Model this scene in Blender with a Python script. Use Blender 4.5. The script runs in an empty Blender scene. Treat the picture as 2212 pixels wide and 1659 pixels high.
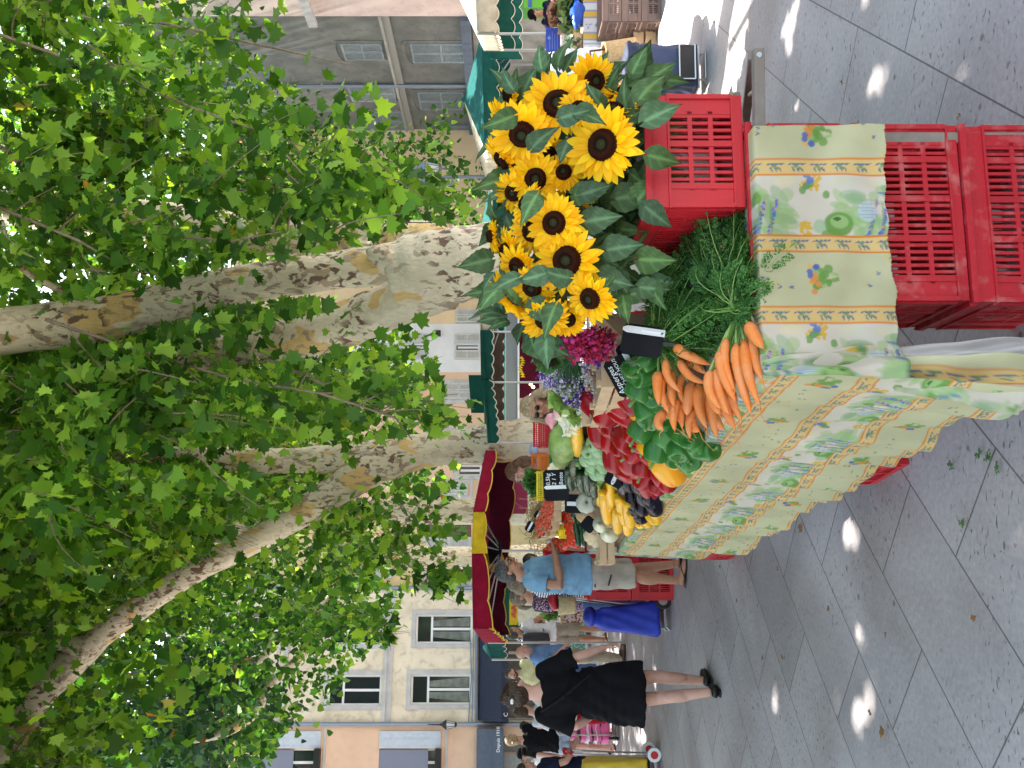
import bpy, bmesh, math, random
import numpy as np
from mathutils import Vector, Matrix, Euler
random.seed(7); RNG = np.random.default_rng(7)
F, H = 1912.0, 1.65
SC = bpy.context.scene
# ---------------------------------------------------------------- camera
cam = bpy.data.objects.new('camera', bpy.data.cameras.new('camera')); SC.collection.objects.link(cam)
cam.matrix_world = Matrix(((0, 1, 0, 0), (0, 0, -1, 0), (-1, 0, 0, H), (0, 0, 0, 1)))   # the phone was held upright, the file lies on its side
cam.data.sensor_fit = 'HORIZONTAL'; cam.data.sensor_width = 36; cam.data.lens = 36*F/2212
cam.data.shift_x = (1106-1085)/2212.0; cam.data.clip_start = .05; cam.data.clip_end = 500
SC.camera = cam
# ---------------------------------------------------------------- sky and sun
SUN = Vector((-.10, .38, .91)).normalized()
W = bpy.data.worlds.new('World'); SC.world = W; W.use_nodes = True
nt = W.node_tree; nt.nodes.clear()
sky = nt.nodes.new('ShaderNodeTexSky'); sky.sky_type = 'NISHITA'; sky.sun_disc = False
sky.sun_elevation = math.asin(SUN.z); sky.sun_rotation = math.atan2(SUN.x, SUN.y)
sky.air_density = 1.2; sky.dust_density = 2.5
bgn = nt.nodes.new('ShaderNodeBackground'); bgn.inputs[1].default_value = .15
out = nt.nodes.new('ShaderNodeOutputWorld')
tint = nt.nodes.new('ShaderNodeVectorMath'); tint.operation = 'MULTIPLY'; tint.inputs[1].default_value = (1.0, .90, .76)   # milky summer sky
nt.links.new(sky.outputs[0], tint.inputs[0]); nt.links.new(tint.outputs[0], bgn.inputs[0]); nt.links.new(bgn.outputs[0], out.inputs[0])
sl = bpy.data.lights.new('sun', 'SUN'); sl.energy = 5.0; sl.angle = math.radians(.55); sl.color = (1, .95, .87)
so = bpy.data.objects.new('sun', sl); SC.collection.objects.link(so)
so.rotation_euler = SUN.to_track_quat('Z', 'Y').to_euler(); so.location = (0, 0, 30)
SC.view_settings.view_transform = 'Standard'; SC.view_settings.look = 'None'
SC.view_settings.gamma = 1; SC.view_settings.exposure = 2.35
SC.render.engine = 'CYCLES'
SC.cycles.max_bounces = 6; SC.cycles.diffuse_bounces = 4; SC.cycles.glossy_bounces = 2; SC.cycles.transmission_bounces = 4
SC.cycles.use_denoising = True
# ---------------------------------------------------------------- helpers
def at(x, y, Y): return np.array([(829.5-y)/F*Y, Y, H+(1085-x)/F*Y])
def proj(p): return np.array([1085-(p[..., 2]-H)*F/p[..., 1], 829.5-p[..., 0]*F/p[..., 1]])
def nrm(v):
    v = np.asarray(v, float); return v/(np.linalg.norm(v)+1e-12)
def rot(rx=0, ry=0, rz=0): return np.array(Euler((rx, ry, rz)).to_matrix())
def rotdir(d, up=(0, 0, 1)):
    z = nrm(d); x = np.cross(up, z)
    if np.linalg.norm(x) < 1e-4: x = np.cross((1, 0, 0), z)
    x = nrm(x); return np.array([x, np.cross(z, x), z]).T      # columns
class MB:
    def __init__(s): s.v = []; s.f = []; s.n = 0; s.c = []
    def add(s, v, f, col=None):
        v = np.asarray(v, float); s.v.append(v); o = s.n
        s.f.extend([[i+o for i in q] for q in f]); s.n += len(v)
        s.c.append(np.tile(np.array(col if col is not None else (1, 1, 1)), (len(v), 1)) if col is None or np.ndim(col) == 1 else np.asarray(col))
        return s
    def box(s, c, d, R=None, col=None):
        v = np.array([[x, y, z] for x in (-.5, .5) for y in (-.5, .5) for z in (-.5, .5)])*np.array(d, float)
        if R is not None: v = v@np.asarray(R).T
        return s.add(v+np.array(c, float), [(0, 1, 3, 2), (4, 6, 7, 5), (0, 4, 5, 1), (2, 3, 7, 6), (0, 2, 6, 4), (1, 5, 7, 3)], col)
    def bx(s, x0, x1, y0, y1, z0, z1, col=None): return s.box(((x0+x1)/2, (y0+y1)/2, (z0+z1)/2), (x1-x0, y1-y0, z1-z0), None, col)
    def bar(s, a, b, w, t=None, col=None, up=(0, 0, 1)):
        a = np.array(a, float); b = np.array(b, float); R = rotdir(b-a, up)
        return s.box((a+b)/2, (w, t or w, np.linalg.norm(b-a)), R, col)
    def tube(s, pts, rad, n=8, ell=None, col=None, cap=True):
        pts = np.asarray(pts, float); k = len(pts); rad = np.broadcast_to(np.asarray(rad, float), (k,))
        t = np.gradient(pts, axis=0); u = None; V = []
        for i in range(k):
            d = nrm(t[i])
            if u is None:
                u = np.cross(d, (0, 0, 1) if abs(d[2]) < .9 else (0, 1, 0)); u = nrm(u)
            else: u = nrm(u-d*np.dot(u, d))
            w = np.cross(d, u); a = np.arange(n)*2*math.pi/n
            e = (1, 1) if ell is None else (ell[i] if np.ndim(ell) == 2 else ell)
            V.append(pts[i]+rad[i]*(e[0]*np.cos(a)[:, None]*u+e[1]*np.sin(a)[:, None]*w))
        V = np.concatenate(V); fs = [(i*n+j, i*n+(j+1) % n, (i+1)*n+(j+1) % n, (i+1)*n+j) for i in range(k-1) for j in range(n)]
        if cap: fs += [tuple(range(n))[::-1], tuple((k-1)*n+j for j in range(n))]
        return s.add(V, fs, col)
    def lathe(s, prof, n=16, c=(0, 0, 0), R=None, col=None, fx=None):
        V = []
        for r, z in prof:
            for j in range(n):
                a = 2*math.pi*j/n; q = r*(fx(a, z) if fx else 1)
                V.append((q*math.cos(a), q*math.sin(a), z))
        V = np.array(V)
        if R is not None: V = V@np.asarray(R).T
        k = len(prof); fs = [(i*n+j, i*n+(j+1) % n, (i+1)*n+(j+1) % n, (i+1)*n+j) for i in range(k-1) for j in range(n)]
        fs += [tuple(range(n))[::-1], tuple((k-1)*n+j for j in range(n))]
        return s.add(V+np.array(c, float), fs, col)
    def ell(s, c, r, R=None, n=12, m=8, col=None):
        r = np.broadcast_to(np.asarray(r, float), (3,)); V = []
        for i in range(1, m):
            p = math.pi*i/m
            for j in range(n):
                a = 2*math.pi*j/n; V.append((math.sin(p)*math.cos(a), math.sin(p)*math.sin(a), math.cos(p)))
        V += [(0, 0, 1), (0, 0, -1)]; V = np.array(V)*r
        if R is not None: V = V@np.asarray(R).T
        fs = [(i*n+j, (i+1)*n+j, (i+1)*n+(j+1) % n, i*n+(j+1) % n) for i in range(m-2) for j in range(n)]
        T = (m-1)*n; fs += [(T, j, (j+1) % n) for j in range(n)]+[(T+1, (m-2)*n+(j+1) % n, (m-2)*n+j) for j in range(n)]
        return s.add(V+np.array(c, float), fs, col)
    def grid(s, P, col=None, wrap=False):
        P = np.asarray(P, float); a, b = P.shape[:2]
        fs = [(i*b+j, (i+1)*b+j, (i+1)*b+(j+1) % b, i*b+(j+1) % b) for i in range(a-1) for j in range(b if wrap else b-1)]
        return s.add(P.reshape(-1, 3), fs, None if col is None else np.asarray(col).reshape(-1, 3))
    def poly(s, pts, th=None, d=(0, 1, 0), col=None):          # flat outline, optionally given thickness th along d
        pts = np.asarray(pts, float); n = len(pts)
        if not th: return s.add(pts, [tuple(range(n))], col)
        q = pts+np.array(d, float)*th
        return s.add(np.vstack([pts, q]), [tuple(range(n)), tuple(range(2*n-1, n-1, -1))]+[(i, i+n, (i+1) % n+n, (i+1) % n) for i in range(n)], col)
def tag(o, label=None, cat=None, group=None, kind=None):
    if label: o['label'] = label
    if cat: o['category'] = cat
    if group: o['group'] = group
    if kind: o['kind'] = kind
    return o
def thing(name, label, cat, loc=(0, 0, 0), rz=0, group=None):
    o = bpy.data.objects.new(name, None); SC.collection.objects.link(o); o.empty_display_size = .1
    o.location = loc; o.rotation_euler = (0, 0, rz); return tag(o, label, cat, group)
def obj(name, m, mat, parent=None, smooth=False, col=False, world=False, mods=(), thick=0, auto=None):
    me = bpy.data.meshes.new(name)
    V = np.concatenate(m.v) if m.v else np.zeros((0, 3))
    if world and parent is not None: V = V-np.array(parent.location)
    me.from_pydata(V.tolist(), [], m.f)
    if col:
        C = np.concatenate(m.c); C = np.hstack([C, np.ones((len(C), 1))]).astype(np.float32)
        ca = me.color_attributes.new('Col', 'FLOAT_COLOR', 'POINT'); ca.data.foreach_set('color', C.ravel())
    me.materials.append(mat); me.update()
    if smooth: me.polygons.foreach_set('use_smooth', np.ones(len(me.polygons), bool))
    o = bpy.data.objects.new(name, me); SC.collection.objects.link(o)
    if parent is not None: o.parent = parent
    for t, kw in mods:
        md = o.modifiers.new(t.lower(), t)
        for k, v in kw.items(): setattr(md, k, v)
    if thick:
        md = o.modifiers.new('solid', 'SOLIDIFY'); md.thickness = thick; md.offset = 0
    return o
BEV = lambda w, s=2: ('BEVEL', dict(width=w, segments=s, limit_method='ANGLE'))
def copy_tree(o, parent=None):
    c = o.copy(); SC.collection.objects.link(c)
    if parent is not None: c.parent = parent
    for ch in [k for k in bpy.data.objects if k.parent is o]: copy_tree(ch, c)
    return c
def baked(o):                                                  # evaluate modifiers once and keep the mesh
    dg = bpy.context.evaluated_depsgraph_get(); me = bpy.data.meshes.new_from_object(o.evaluated_get(dg)); o.modifiers.clear(); o.data = me; return o
def text_mesh(s, size, R, loc, bold=0, align='LEFT', shear=0):
    cu = bpy.data.curves.new('t', 'FONT'); cu.body = s; cu.size = size; cu.align_x = align; cu.extrude = .0006; cu.offset = bold; cu.shear = shear
    cu.resolution_u = 2
    o = bpy.data.objects.new('t', cu); SC.collection.objects.link(o); bpy.context.view_layer.update()
    me = bpy.data.meshes.new_from_object(o.evaluated_get(bpy.context.evaluated_depsgraph_get()))
    v = np.array([p.co[:] for p in me.vertices]).reshape(-1, 3); f = [list(p.vertices) for p in me.polygons]
    bpy.data.objects.remove(o); bpy.data.curves.remove(cu); bpy.data.meshes.remove(me)
    m = MB()
    if len(v): m.add(v@np.asarray(R).T+np.array(loc), f)
    return m
# ---------------------------------------------------------------- materials
def mat(name, c, c2=None, sc=8, rough=.6, bump=0, bsc=60, metal=0, trans=0, spec=.4, attr=None, det=4, dirt=0, sheen=0, coat=0, contrast=(.35, .65), noisemix=0):
    m = bpy.data.materials.new(name); m.use_nodes = True; N = m.node_tree.nodes; L = m.node_tree.links
    b = N['Principled BSDF']; b.inputs['Roughness'].default_value = rough; b.inputs['Metallic'].default_value = metal
    b.inputs['Specular IOR Level'].default_value = spec; b.inputs['Base Color'].default_value = (*c, 1)
    if sheen: b.inputs['Sheen Weight'].default_value = sheen
    if coat: b.inputs['Coat Weight'].default_value = coat; b.inputs['Coat Roughness'].default_value = .12
    tc = N.new('ShaderNodeTexCoord'); col = None
    def noise(s, d=det, dist=0):
        n = N.new('ShaderNodeTexNoise'); n.inputs['Scale'].default_value = s; n.inputs['Detail'].default_value = d; n.inputs['Distortion'].default_value = dist
        L.new(tc.outputs['Object'], n.inputs['Vector']); return n
    def mix(t, f, a, bb):
        x = N.new('ShaderNodeMix'); x.data_type = 'RGBA'; x.blend_type = t
        for k, v in ((0, f), (6, a), (7, bb)):
            if hasattr(v, 'links'): L.new(v, x.inputs[k])
            else: x.inputs[k].default_value = v
        return x.outputs[2]
    def ramp(s, lo, hi):
        r = N.new('ShaderNodeMapRange'); r.inputs[1].default_value = lo; r.inputs[2].default_value = hi; L.new(s, r.inputs[0]); return r.outputs[0]
    if attr:
        a = N.new('ShaderNodeAttribute'); a.attribute_name = attr; col = a.outputs['Color']
        if c2 is None and noisemix: col = mix('MULTIPLY', ramp(noise(sc).outputs[0], .3, .8), col, (1-noisemix, 1-noisemix, 1-noisemix*1.1, 1))
    elif c2 is not None: col = mix('MIX', ramp(noise(sc).outputs[0], *contrast), (*c, 1), (*c2, 1))
    if dirt: col = mix('MIX', ramp(noise(3.1, 8, .6).outputs[0], .5, .75), col if col is not None else (*c, 1), tuple(x*(1-dirt) for x in c)+(1,))
    if col is not None: L.new(col, b.inputs['Base Color'])
    if bump:
        bn = N.new('ShaderNodeBump'); bn.inputs['Strength'].default_value = bump; bn.inputs['Distance'].default_value = .01
        L.new(noise(bsc).outputs[0], bn.inputs['Height']); L.new(bn.outputs[0], b.inputs['Normal'])
    if trans:
        t = N.new('ShaderNodeBsdfTranslucent'); t.inputs[0].default_value = (*[min(1, x*1.3) for x in c], 1)
        if col is not None: L.new(col, t.inputs[0])
        ms = N.new('ShaderNodeMixShader'); ms.inputs[0].default_value = trans
        L.new(b.outputs[0], ms.inputs[1]); L.new(t.outputs[0], ms.inputs[2]); L.new(ms.outputs[0], N['Material Output'].inputs[0])
    return m
def leafmat(name, dark, light, yel=(.22, .3, .03), trans=.42, brown=0.9975, gl=.5):
    m = bpy.data.materials.new(name); m.use_nodes = True; N = m.node_tree.nodes; L = m.node_tree.links; b = N['Principled BSDF']
    g = N.new('ShaderNodeNewGeometry'); r = N.new('ShaderNodeValToRGB'); L.new(g.outputs['Random Per Island'], r.inputs[0])
    e = r.color_ramp.elements; e[0].position = 0; e[0].color = (*dark, 1); e[1].position = .6; e[1].color = (*light, 1)
    for p, c in ((.93, yel), (brown, yel), (min(.9995, brown+.001), (.42, .13, .03))):
        k = e.new(p); k.color = (*c, 1)
    tc = N.new('ShaderNodeTexCoord'); n = N.new('ShaderNodeTexNoise'); n.inputs['Scale'].default_value = .8; L.new(tc.outputs['Object'], n.inputs[0])
    mr = N.new('ShaderNodeMapRange'); mr.inputs[1].default_value = .3; mr.inputs[2].default_value = .7; mr.inputs[3].default_value = .65; mr.inputs[4].default_value = 1.35; L.new(n.outputs[0], mr.inputs[0])
    vm = N.new('ShaderNodeVectorMath'); vm.operation = 'SCALE'; L.new(r.outputs[0], vm.inputs[0]); L.new(mr.outputs[0], vm.inputs[3])
    L.new(vm.outputs[0], b.inputs['Base Color']); b.inputs['Roughness'].default_value = gl; b.inputs['Specular IOR Level'].default_value = .22
    t = N.new('ShaderNodeBsdfTranslucent'); v2 = N.new('ShaderNodeVectorMath'); v2.operation = 'MULTIPLY'; v2.inputs[1].default_value = (1.7, 1.5, .5); L.new(vm.outputs[0], v2.inputs[0]); L.new(v2.outputs[0], t.inputs[0])
    ms = N.new('ShaderNodeMixShader'); ms.inputs[0].default_value = trans
    L.new(b.outputs[0], ms.inputs[1]); L.new(t.outputs[0], ms.inputs[2]); L.new(ms.outputs[0], N['Material Output'].inputs[0])
    return m
# ================================================================ ground
def pavement_mat():
    m = bpy.data.materials.new('paving'); m.use_nodes = True; N = m.node_tree.nodes; L = m.node_tree.links; b = N['Principled BSDF']
    tc = N.new('ShaderNodeTexCoord'); mp = N.new('ShaderNodeMapping'); mp.inputs['Rotation'].default_value = (0, 0, math.radians(-(90-32)))
    mp.inputs['Location'].default_value = (.12, .21, 0)
    L.new(tc.outputs['Object'], mp.inputs[0])
    br = N.new('ShaderNodeTexBrick'); br.offset = .43; br.inputs['Scale'].default_value = 1; br.inputs['Mortar Size'].default_value = .0042
    br.inputs['Mortar Smooth'].default_value = .3; br.inputs['Brick Width'].default_value = .98; br.inputs['Row Height'].default_value = .49; br.inputs['Bias'].default_value = 0
    br.inputs['Color1'].default_value = (.355, .322, .328, 1); br.inputs['Color2'].default_value = (.44, .398, .40, 1); br.inputs['Mortar'].default_value = (.15, .135, .13, 1)
    L.new(mp.outputs[0], br.inputs[0])
    def noise(s, d, src=tc.outputs['Object'], dist=0):
        n = N.new('ShaderNodeTexNoise'); n.inputs['Scale'].default_value = s; n.inputs['Detail'].default_value = d; n.inputs['Distortion'].default_value = dist; L.new(src, n.inputs[0]); return n.outputs[0]
    def rng(s, a, c, lo=0, hi=1):
        r = N.new('ShaderNodeMapRange'); r.inputs[1].default_value = a; r.inputs[2].default_value = c; r.inputs[3].default_value = lo; r.inputs[4].default_value = hi; L.new(s, r.inputs[0]); return r.outputs[0]
    def mix(t, f, a, c):
        x = N.new('ShaderNodeMix'); x.data_type = 'RGBA'; x.blend_type = t
        for k, v in ((0, f), (6, a), (7, c)):
            if hasattr(v, 'links'): L.new(v, x.inputs[k])
            else: x.inputs[k].default_value = v
        return x.outputs[2]
    c = mix('MULTIPLY', .8, br.outputs[0], mix('MIX', rng(noise(.9, 7, tc.outputs['Object'], .5), .32, .68), (.70, .69, .68, 1), (1.15, 1.15, 1.15, 1)))
    c = mix('MULTIPLY', .5, c, mix('MIX', rng(noise(45, 5), .3, .7), (.75, .75, .75, 1), (1.15, 1.15, 1.15, 1)))
    # pits and dark spots of the stone, a little stretched along the slabs
    mp2 = N.new('ShaderNodeMapping'); mp2.inputs['Rotation'].default_value = (0, 0, .5); mp2.inputs['Scale'].default_value = (16, 34, 16); L.new(tc.outputs['Object'], mp2.inputs[0])
    pit = rng(noise(1.6, 7, mp2.outputs[0], .4), .615, .67); area = rng(noise(1.3, 3), .42, .58)
    mu = N.new('ShaderNodeMath'); mu.operation = 'MULTIPLY'; L.new(pit, mu.inputs[0]); L.new(area, mu.inputs[1])
    c = mix('MIX', mu.outputs[0], c, (.13, .118, .115, 1))
    big = rng(noise(.55, 5, tc.outputs['Object'], 1.2), .50, .66); c = mix('MULTIPLY', big, c, (.80, .78, .76, 1))
    spot = N.new('ShaderNodeTexVoronoi'); spot.inputs['Scale'].default_value = 5.5; L.new(tc.outputs['Object'], spot.inputs[0])
    c = mix('MIX', rng(spot.outputs[0], .09, .05), c, (.17, .15, .14, 1))
    L.new(c, b.inputs['Base Color']); b.inputs['Roughness'].default_value = .62; b.inputs['Specular IOR Level'].default_value = .35
    bn = N.new('ShaderNodeBump'); bn.inputs['Strength'].default_value = .5; bn.inputs['Distance'].default_value = .006
    s1 = N.new('ShaderNodeMath'); s1.operation = 'SUBTRACT'; L.new(noise(30, 6), s1.inputs[0]); L.new(mu.outputs[0], s1.inputs[1])
    s2 = N.new('ShaderNodeMath'); s2.operation = 'SUBTRACT'; L.new(s1.outputs[0], s2.inputs[0]); L.new(br.outputs[1], s2.inputs[1])
    L.new(s2.outputs[0], bn.inputs['Height']); L.new(bn.outputs[0], b.inputs['Normal'])
    return m
g = MB(); g.add([(-90, -30, 0), (90, -30, 0), (90, 120, 0), (-90, 120, 0)], [(0, 1, 2, 3)])
tag(obj('pavement', g, pavement_mat()), 'grey stone slab pavement of the market square', 'pavement', kind='structure')

# ================================================================ buildings
def stucco(name, c, c2, stain=.35):
    m = mat(name, c, c2, sc=1.1, rough=.9, bump=.25, bsc=35, dirt=stain, spec=.2); return m
M_cream = stucco('cream stucco', (.78, .69, .54), (.64, .56, .43), .42); M_peach = stucco('peach stucco', (.72, .50, .36), (.66, .45, .32), .12)
M_yel = stucco('yellow stucco', (.66, .52, .27), (.58, .46, .26), .25); M_white = stucco('white stucco', (.72, .73, .76), (.64, .66, .70), .1)
M_grey = stucco('grey stucco', (.20, .205, .19), (.14, .145, .14), .35); M_pink = stucco('pink stucco', (.7, .56, .52), (.62, .5, .47), .2)
M_stone = mat('pale stone trim', (.52, .51, .50), (.42, .42, .42), sc=3, rough=.85, bump=.2)
M_pane = mat('window glass', (.02, .025, .028), rough=.06, spec=.6); M_frame = mat('white window frame', (.74, .75, .78), rough=.5)
M_sh = mat('pale blue grey shutter', (.52, .58, .66), (.46, .52, .6), rough=.6); M_shg = mat('light grey shutter', (.55, .57, .56), (.47, .49, .49), rough=.6)
M_shd = mat('worn blue grey shutter', (.26, .31, .34), (.2, .25, .28), rough=.6)
M_curt = mat('net curtain', (.20, .225, .20), (.12, .14, .125), sc=5, rough=.9); M_blind = mat('blue grey roller blind', (.20, .22, .29), rough=.8)
M_navy = mat('navy awning cloth', (.014, .019, .038), (.02, .027, .05), rough=.8); M_slate = mat('slate blue fascia', (.10, .13, .18), (.085, .11, .155), rough=.7)
M_zinc = mat('zinc pipe', (.22, .26, .33), rough=.4, metal=.4); M_black = mat('black paint', (.015, .015, .017), rough=.4); M_brown = mat('brown timber frame', (.22, .07, .03), rough=.5)
M_dark = mat('dark shop interior', (.02, .018, .016), rough=.8); M_shop = mat('grey shop joinery', (.30, .31, .31), (.25, .26, .26), rough=.5)
M_lampglass = mat('lamp glass', (.72, .74, .76), rough=.25, trans=.3); M_lead = mat('lantern metal', (.16, .19, .22), rough=.45, metal=.3)
class Facade:
    def __init__(s, p0, deg): s.p0 = np.array(p0, float); th = math.radians(deg); s.th = th; s.b = np.array([math.cos(th), math.sin(th)]); s.n = np.array([-s.b[1], s.b[0]])
    def sz(s, x, y):
        d = np.array([(829.5-y)/F, 1.0]); t = s.n.dot(s.p0)/s.n.dot(d); return (t*d-s.p0).dot(s.b), H+(1085-x)/F*t
    def S(s, y): return s.sz(1000, y)[0]
    def start(s, name, label): return thing(name, label, 'building', (s.p0[0], s.p0[1], 0), s.th)
def wall(m, s0, s1, z0, z1, holes, th=.3):
    xs = sorted({s0, s1, *[h[0] for h in holes], *[h[1] for h in holes]}); zs = sorted({z0, z1, *[h[2] for h in holes], *[h[3] for h in holes]})
    xs = [x for x in xs if s0 <= x <= s1]; zs = [z for z in zs if z0 <= z <= z1]
    for i in range(len(xs)-1):
        for j in range(len(zs)-1):
            cx, cz = (xs[i]+xs[i+1])/2, (zs[j]+zs[j+1])/2
            if any(h[0] < cx < h[1] and h[2] < cz < h[3] for h in holes): continue
            m.add([(xs[i], 0, zs[j]), (xs[i+1], 0, zs[j]), (xs[i+1], 0, zs[j+1]), (xs[i], 0, zs[j+1])], [(0, 1, 2, 3)])
    for a, b, c, d in holes:
        for q in (((a, 0, c), (b, 0, c), (b, th, c), (a, th, c)), ((a, 0, d), (a, th, d), (b, th, d), (b, 0, d)), ((a, 0, c), (a, th, c), (a, th, d), (a, 0, d)), ((b, 0, c), (b, 0, d), (b, th, d), (b, th, c))):
            m.add(q, [(0, 1, 2, 3)])
    m.bx(s0, s1, 8, 8.3, z0, z1); m.bx(s0, s0+.01, .31, 8, z0, z1); m.bx(s1-.01, s1, .31, 8, z0, z1)
def window(par, h, transom=.28, curtain=True, surround=True, frame=None):
    a, b, c, d = h; f = MB(); t = .07; y0, y1 = .12, .18
    f.bx(a, a+t, y0, y1, c, d); f.bx(b-t, b, y0, y1, c, d); f.bx(a+t, b-t, y0, y1, c, c+t); f.bx(a+t, b-t, y0, y1, d-t, d)
    mx = (a+b)/2; zt = d-(d-c)*transom if transom else d-t
    if transom: f.bx(a+t, b-t, y0-.003, y1, zt-.05, zt+.03)
    f.bx(mx-.045, mx+.045, y0-.006, y1, c+t, zt-.05)
    w = obj('window', f, frame or M_frame, par)
    p = MB(); p.bx(a+.01, b-.01, y0+.03, y0+.04, c+.01, d-.01); obj('pane', p, M_pane, w)
    if curtain:
        k = MB()
        for s, e in ((mx-.09, -1), (mx+.09, 1)):
            n = 14; G = np.zeros((2, n, 3))
            for j in range(n):
                u = j/(n-1); G[0, j] = (s+e*u*.20, .148+.0*math.sin(j*2), zt-.02); G[1, j] = (s+e*(u*.34), .148, c+.1)
            k.grid(G+np.array([0, -.03, 0]))
        obj('curtain', k, M_curt, w, smooth=True)
    if surround:
        s = MB(); q = .16
        s.bx(a-q, a, -.03, .02, c-.1, d+q); s.bx(b, b+q, -.03, .02, c-.1, d+q); s.bx(a, b, -.03, .02, d, d+q); s.bx(a-q-.05, b+q+.05, -.08, .02, c-.2, c-.1)
        obj('window_surround', s, M_stone, par)
def shutter(par, a, b, c, d, mt, louvre=True, y=-.07):
    f = MB(); t = .06
    f.bx(a, a+t, y, y+.045, c, d); f.bx(b-t, b, y, y+.045, c, d)
    zs = [c, c+(d-c)*.5-t/2, d-t]
    for z in zs: f.bx(a+t, b-t, y+.002, y+.043, z, z+t)
    if louvre:
        for i in range(len(zs)-1):
            z = zs[i]+t; n = max(3, int((zs[i+1]-z)/.075))
            for k in range(n): f.box(((a+b)/2, y+.022, z+(k+.5)*(zs[i+1]-z)/n), (b-a-2*t, .012, (zs[i+1]-z)/n*1.0), rot(.6, 0, 0))
    else:
        f.bx(a+t, b-t, y+.018, y+.028, c+t, d-t); f.bx((a+b)/2-.02, (a+b)/2+.02, y+.004, y+.018, c+t, d-t); f.bx(a+t, b-t, y+.006, y+.018, c+(d-c)*.25, c+(d-c)*.25+.04); f.bx(a+t, b-t, y+.006, y+.018, c+(d-c)*.77, c+(d-c)*.77+.04)
    return obj('shutter', f, mt, par)
FL = Facade((-8.1, 33.0), 18.4)
def hole(F_, x0, x1, y0, y1):                                   # pixel box -> opening on the facade
    s1, _ = F_.sz(x0, y0); s0, _ = F_.sz(x0, y1); ym = (y0+y1)/2
    return (s0, s1, F_.sz(x1, ym)[1], F_.sz(x0, ym)[1])
# cream building
S = FL.S
t = FL.start('cream_building', 'stained cream stucco building with white framed windows above a navy awning')
hs = [hole(FL, 708, 823, 1458, 1524), hole(FL, 887, 1018, 1457, 1522), hole(FL, 898, 1020, 1327, 1390), hole(FL, 712, 830, 1330, 1392)]
up = [(h[0], h[1], h[2]+3.6, h[3]+3.6) for h in (hs[0], hs[3])]
shop = (S(1556), S(1362), 0.02, 1.66)
m = MB(); wall(m, S(1569), S(1275), 0, 14, hs+up+[shop]); obj('wall', m, M_cream, t)
for i, h in enumerate(hs+up): window(t, h, curtain=i in (1, 2), surround=True)
m = MB(); zc = FL.sz(831, 1400)[1]
m.bx(S(1569), S(1275), -.10, .02, zc-.12, zc); m.bx(S(1569), S(1275), -.05, .02, zc-.32, zc-.121); obj('string_course', m, M_stone, t); m = MB(); m.bx(S(1569), S(1275), -.10, .02, zc+3.5, zc+3.62); obj('string_course', m, M_stone, t)
z1 = FL.sz(1033, 1450)[1]; z0 = FL.sz(1086, 1450)[1]
m = MB(); m.poly([(S(1556), -.02, z1), (S(1556), -1.2, z0+.05), (S(1556), -1.2, z0-.2), (S(1556), -.02, z0-.2)], S(1362)-S(1556), (1, 0, 0)); obj('awning', m, M_navy, t)
m = MB(); m.tube([(S(1558), -.1, z1+.06), (S(1360), -.1, z1+.06)], .05, 8); m.tube([(S(1558), -.12, z1+.2), (S(1360), -.14, z1+.17)], .02, 6); m.tube([(S(1560), -.1, z1+.33), (S(1460), -.1, z1+.24), (S(1360), -.1, z1+.31)], .02, 6); obj('cable', m, M_zinc, t)
m = MB(); m.bx(shop[0], shop[1], .6, .7, 0, 2.4); obj('shop_front', m, mat('shop front glass', (.10, .10, .09), (.03, .03, .03), sc=1.5, rough=.2), t)
m = MB()
for k in range(5): m.bx(shop[0]+k*(shop[1]-shop[0])/4-.05, shop[0]+k*(shop[1]-shop[0])/4+.05, .5, .62, 0, 2.0)
obj('shop_post', m, M_stone, t)
m = MB(); m.tube([(S(1569)+.08, -.1, 14), (S(1569)+.08, -.1, .1)], .07, 8); obj('drainpipe', m, M_zinc, t)
obj('fascia_lettering', text_mesh('C', .2, rot(math.pi/2, 0, 0), (S(1552)+.1, -1.21, z0-.17)), M_frame, t)
# peach building on the left
t = FL.start('peach_building', 'peach stucco building with pale blue shutters over a slate shop fascia')
h1 = hole(FL, 563, 690, 1617, 1659+20); h2 = hole(FL, 818, 951, 1617, 1659+20); h3 = (h1[0], h1[1], h1[2]+3.7, h1[3]+3.7)
door = (S(1625), S(1590), .02, 1.70)
m = MB(); wall(m, S(1569)-14, S(1569), 0, 14, [h1, h2, h3, door]); obj('wall', m, M_peach, t)
for h in (h1, h2, h3):
    window(t, h, 0, False, False); w = h[1]-h[0]
    shutter(t, h[1]+.02, h[1]+.58, h[2], h[3], M_sh, False); shutter(t, h[0]-.6, h[0]-.02, h[2], h[3], M_sh, False)
    m = MB(); zb = h[2]+(h[3]-h[2])*(.45 if h is h1 else .2); m.bx(h[0]+.03, h[1]-.03, .02, .03, zb, h[3]); obj('roller_blind', m, M_blind, t)
    m = MB(); m.bx(h[0], h[1], -.22, 0, h[2]-.04, h[2]+.18); obj('planter', m, M_black, t)
m = MB()
for z in (FL.sz(700, 1600)[1], FL.sz(962, 1600)[1]): m = MB(); m.bx(S(1569)-14, S(1569), -.05, .02, z-.08, z); obj('string_course', m, M_stone, t)
za, zb = FL.sz(1030, 1600)[1], FL.sz(1085, 1600)[1]
m = MB(); m.bx(S(1569)-14, S(1573), -.35, .0, zb+.30, za); m.bx(S(1569)-14, S(1573), -.5, -.35, zb-.04, zb+.33); obj('fascia', m, M_slate, t)
obj('fascia_lettering', text_mesh('Depuis 1918', .165, rot(math.pi/2, 0, 0), (S(1623), -.503, zb+.09), bold=.003), M_frame, t)
m = MB(); m.bx(door[0], door[1], .3, .36, 0, 1.7); m.bx(S(1569)-12, door[0]-.05, -.06, 0, .1, zb-.05)
for s_ in (door[0]+.25, door[0]+.75): m.bx(s_, s_+.35, .25, .3, .2, 1.45)
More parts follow.
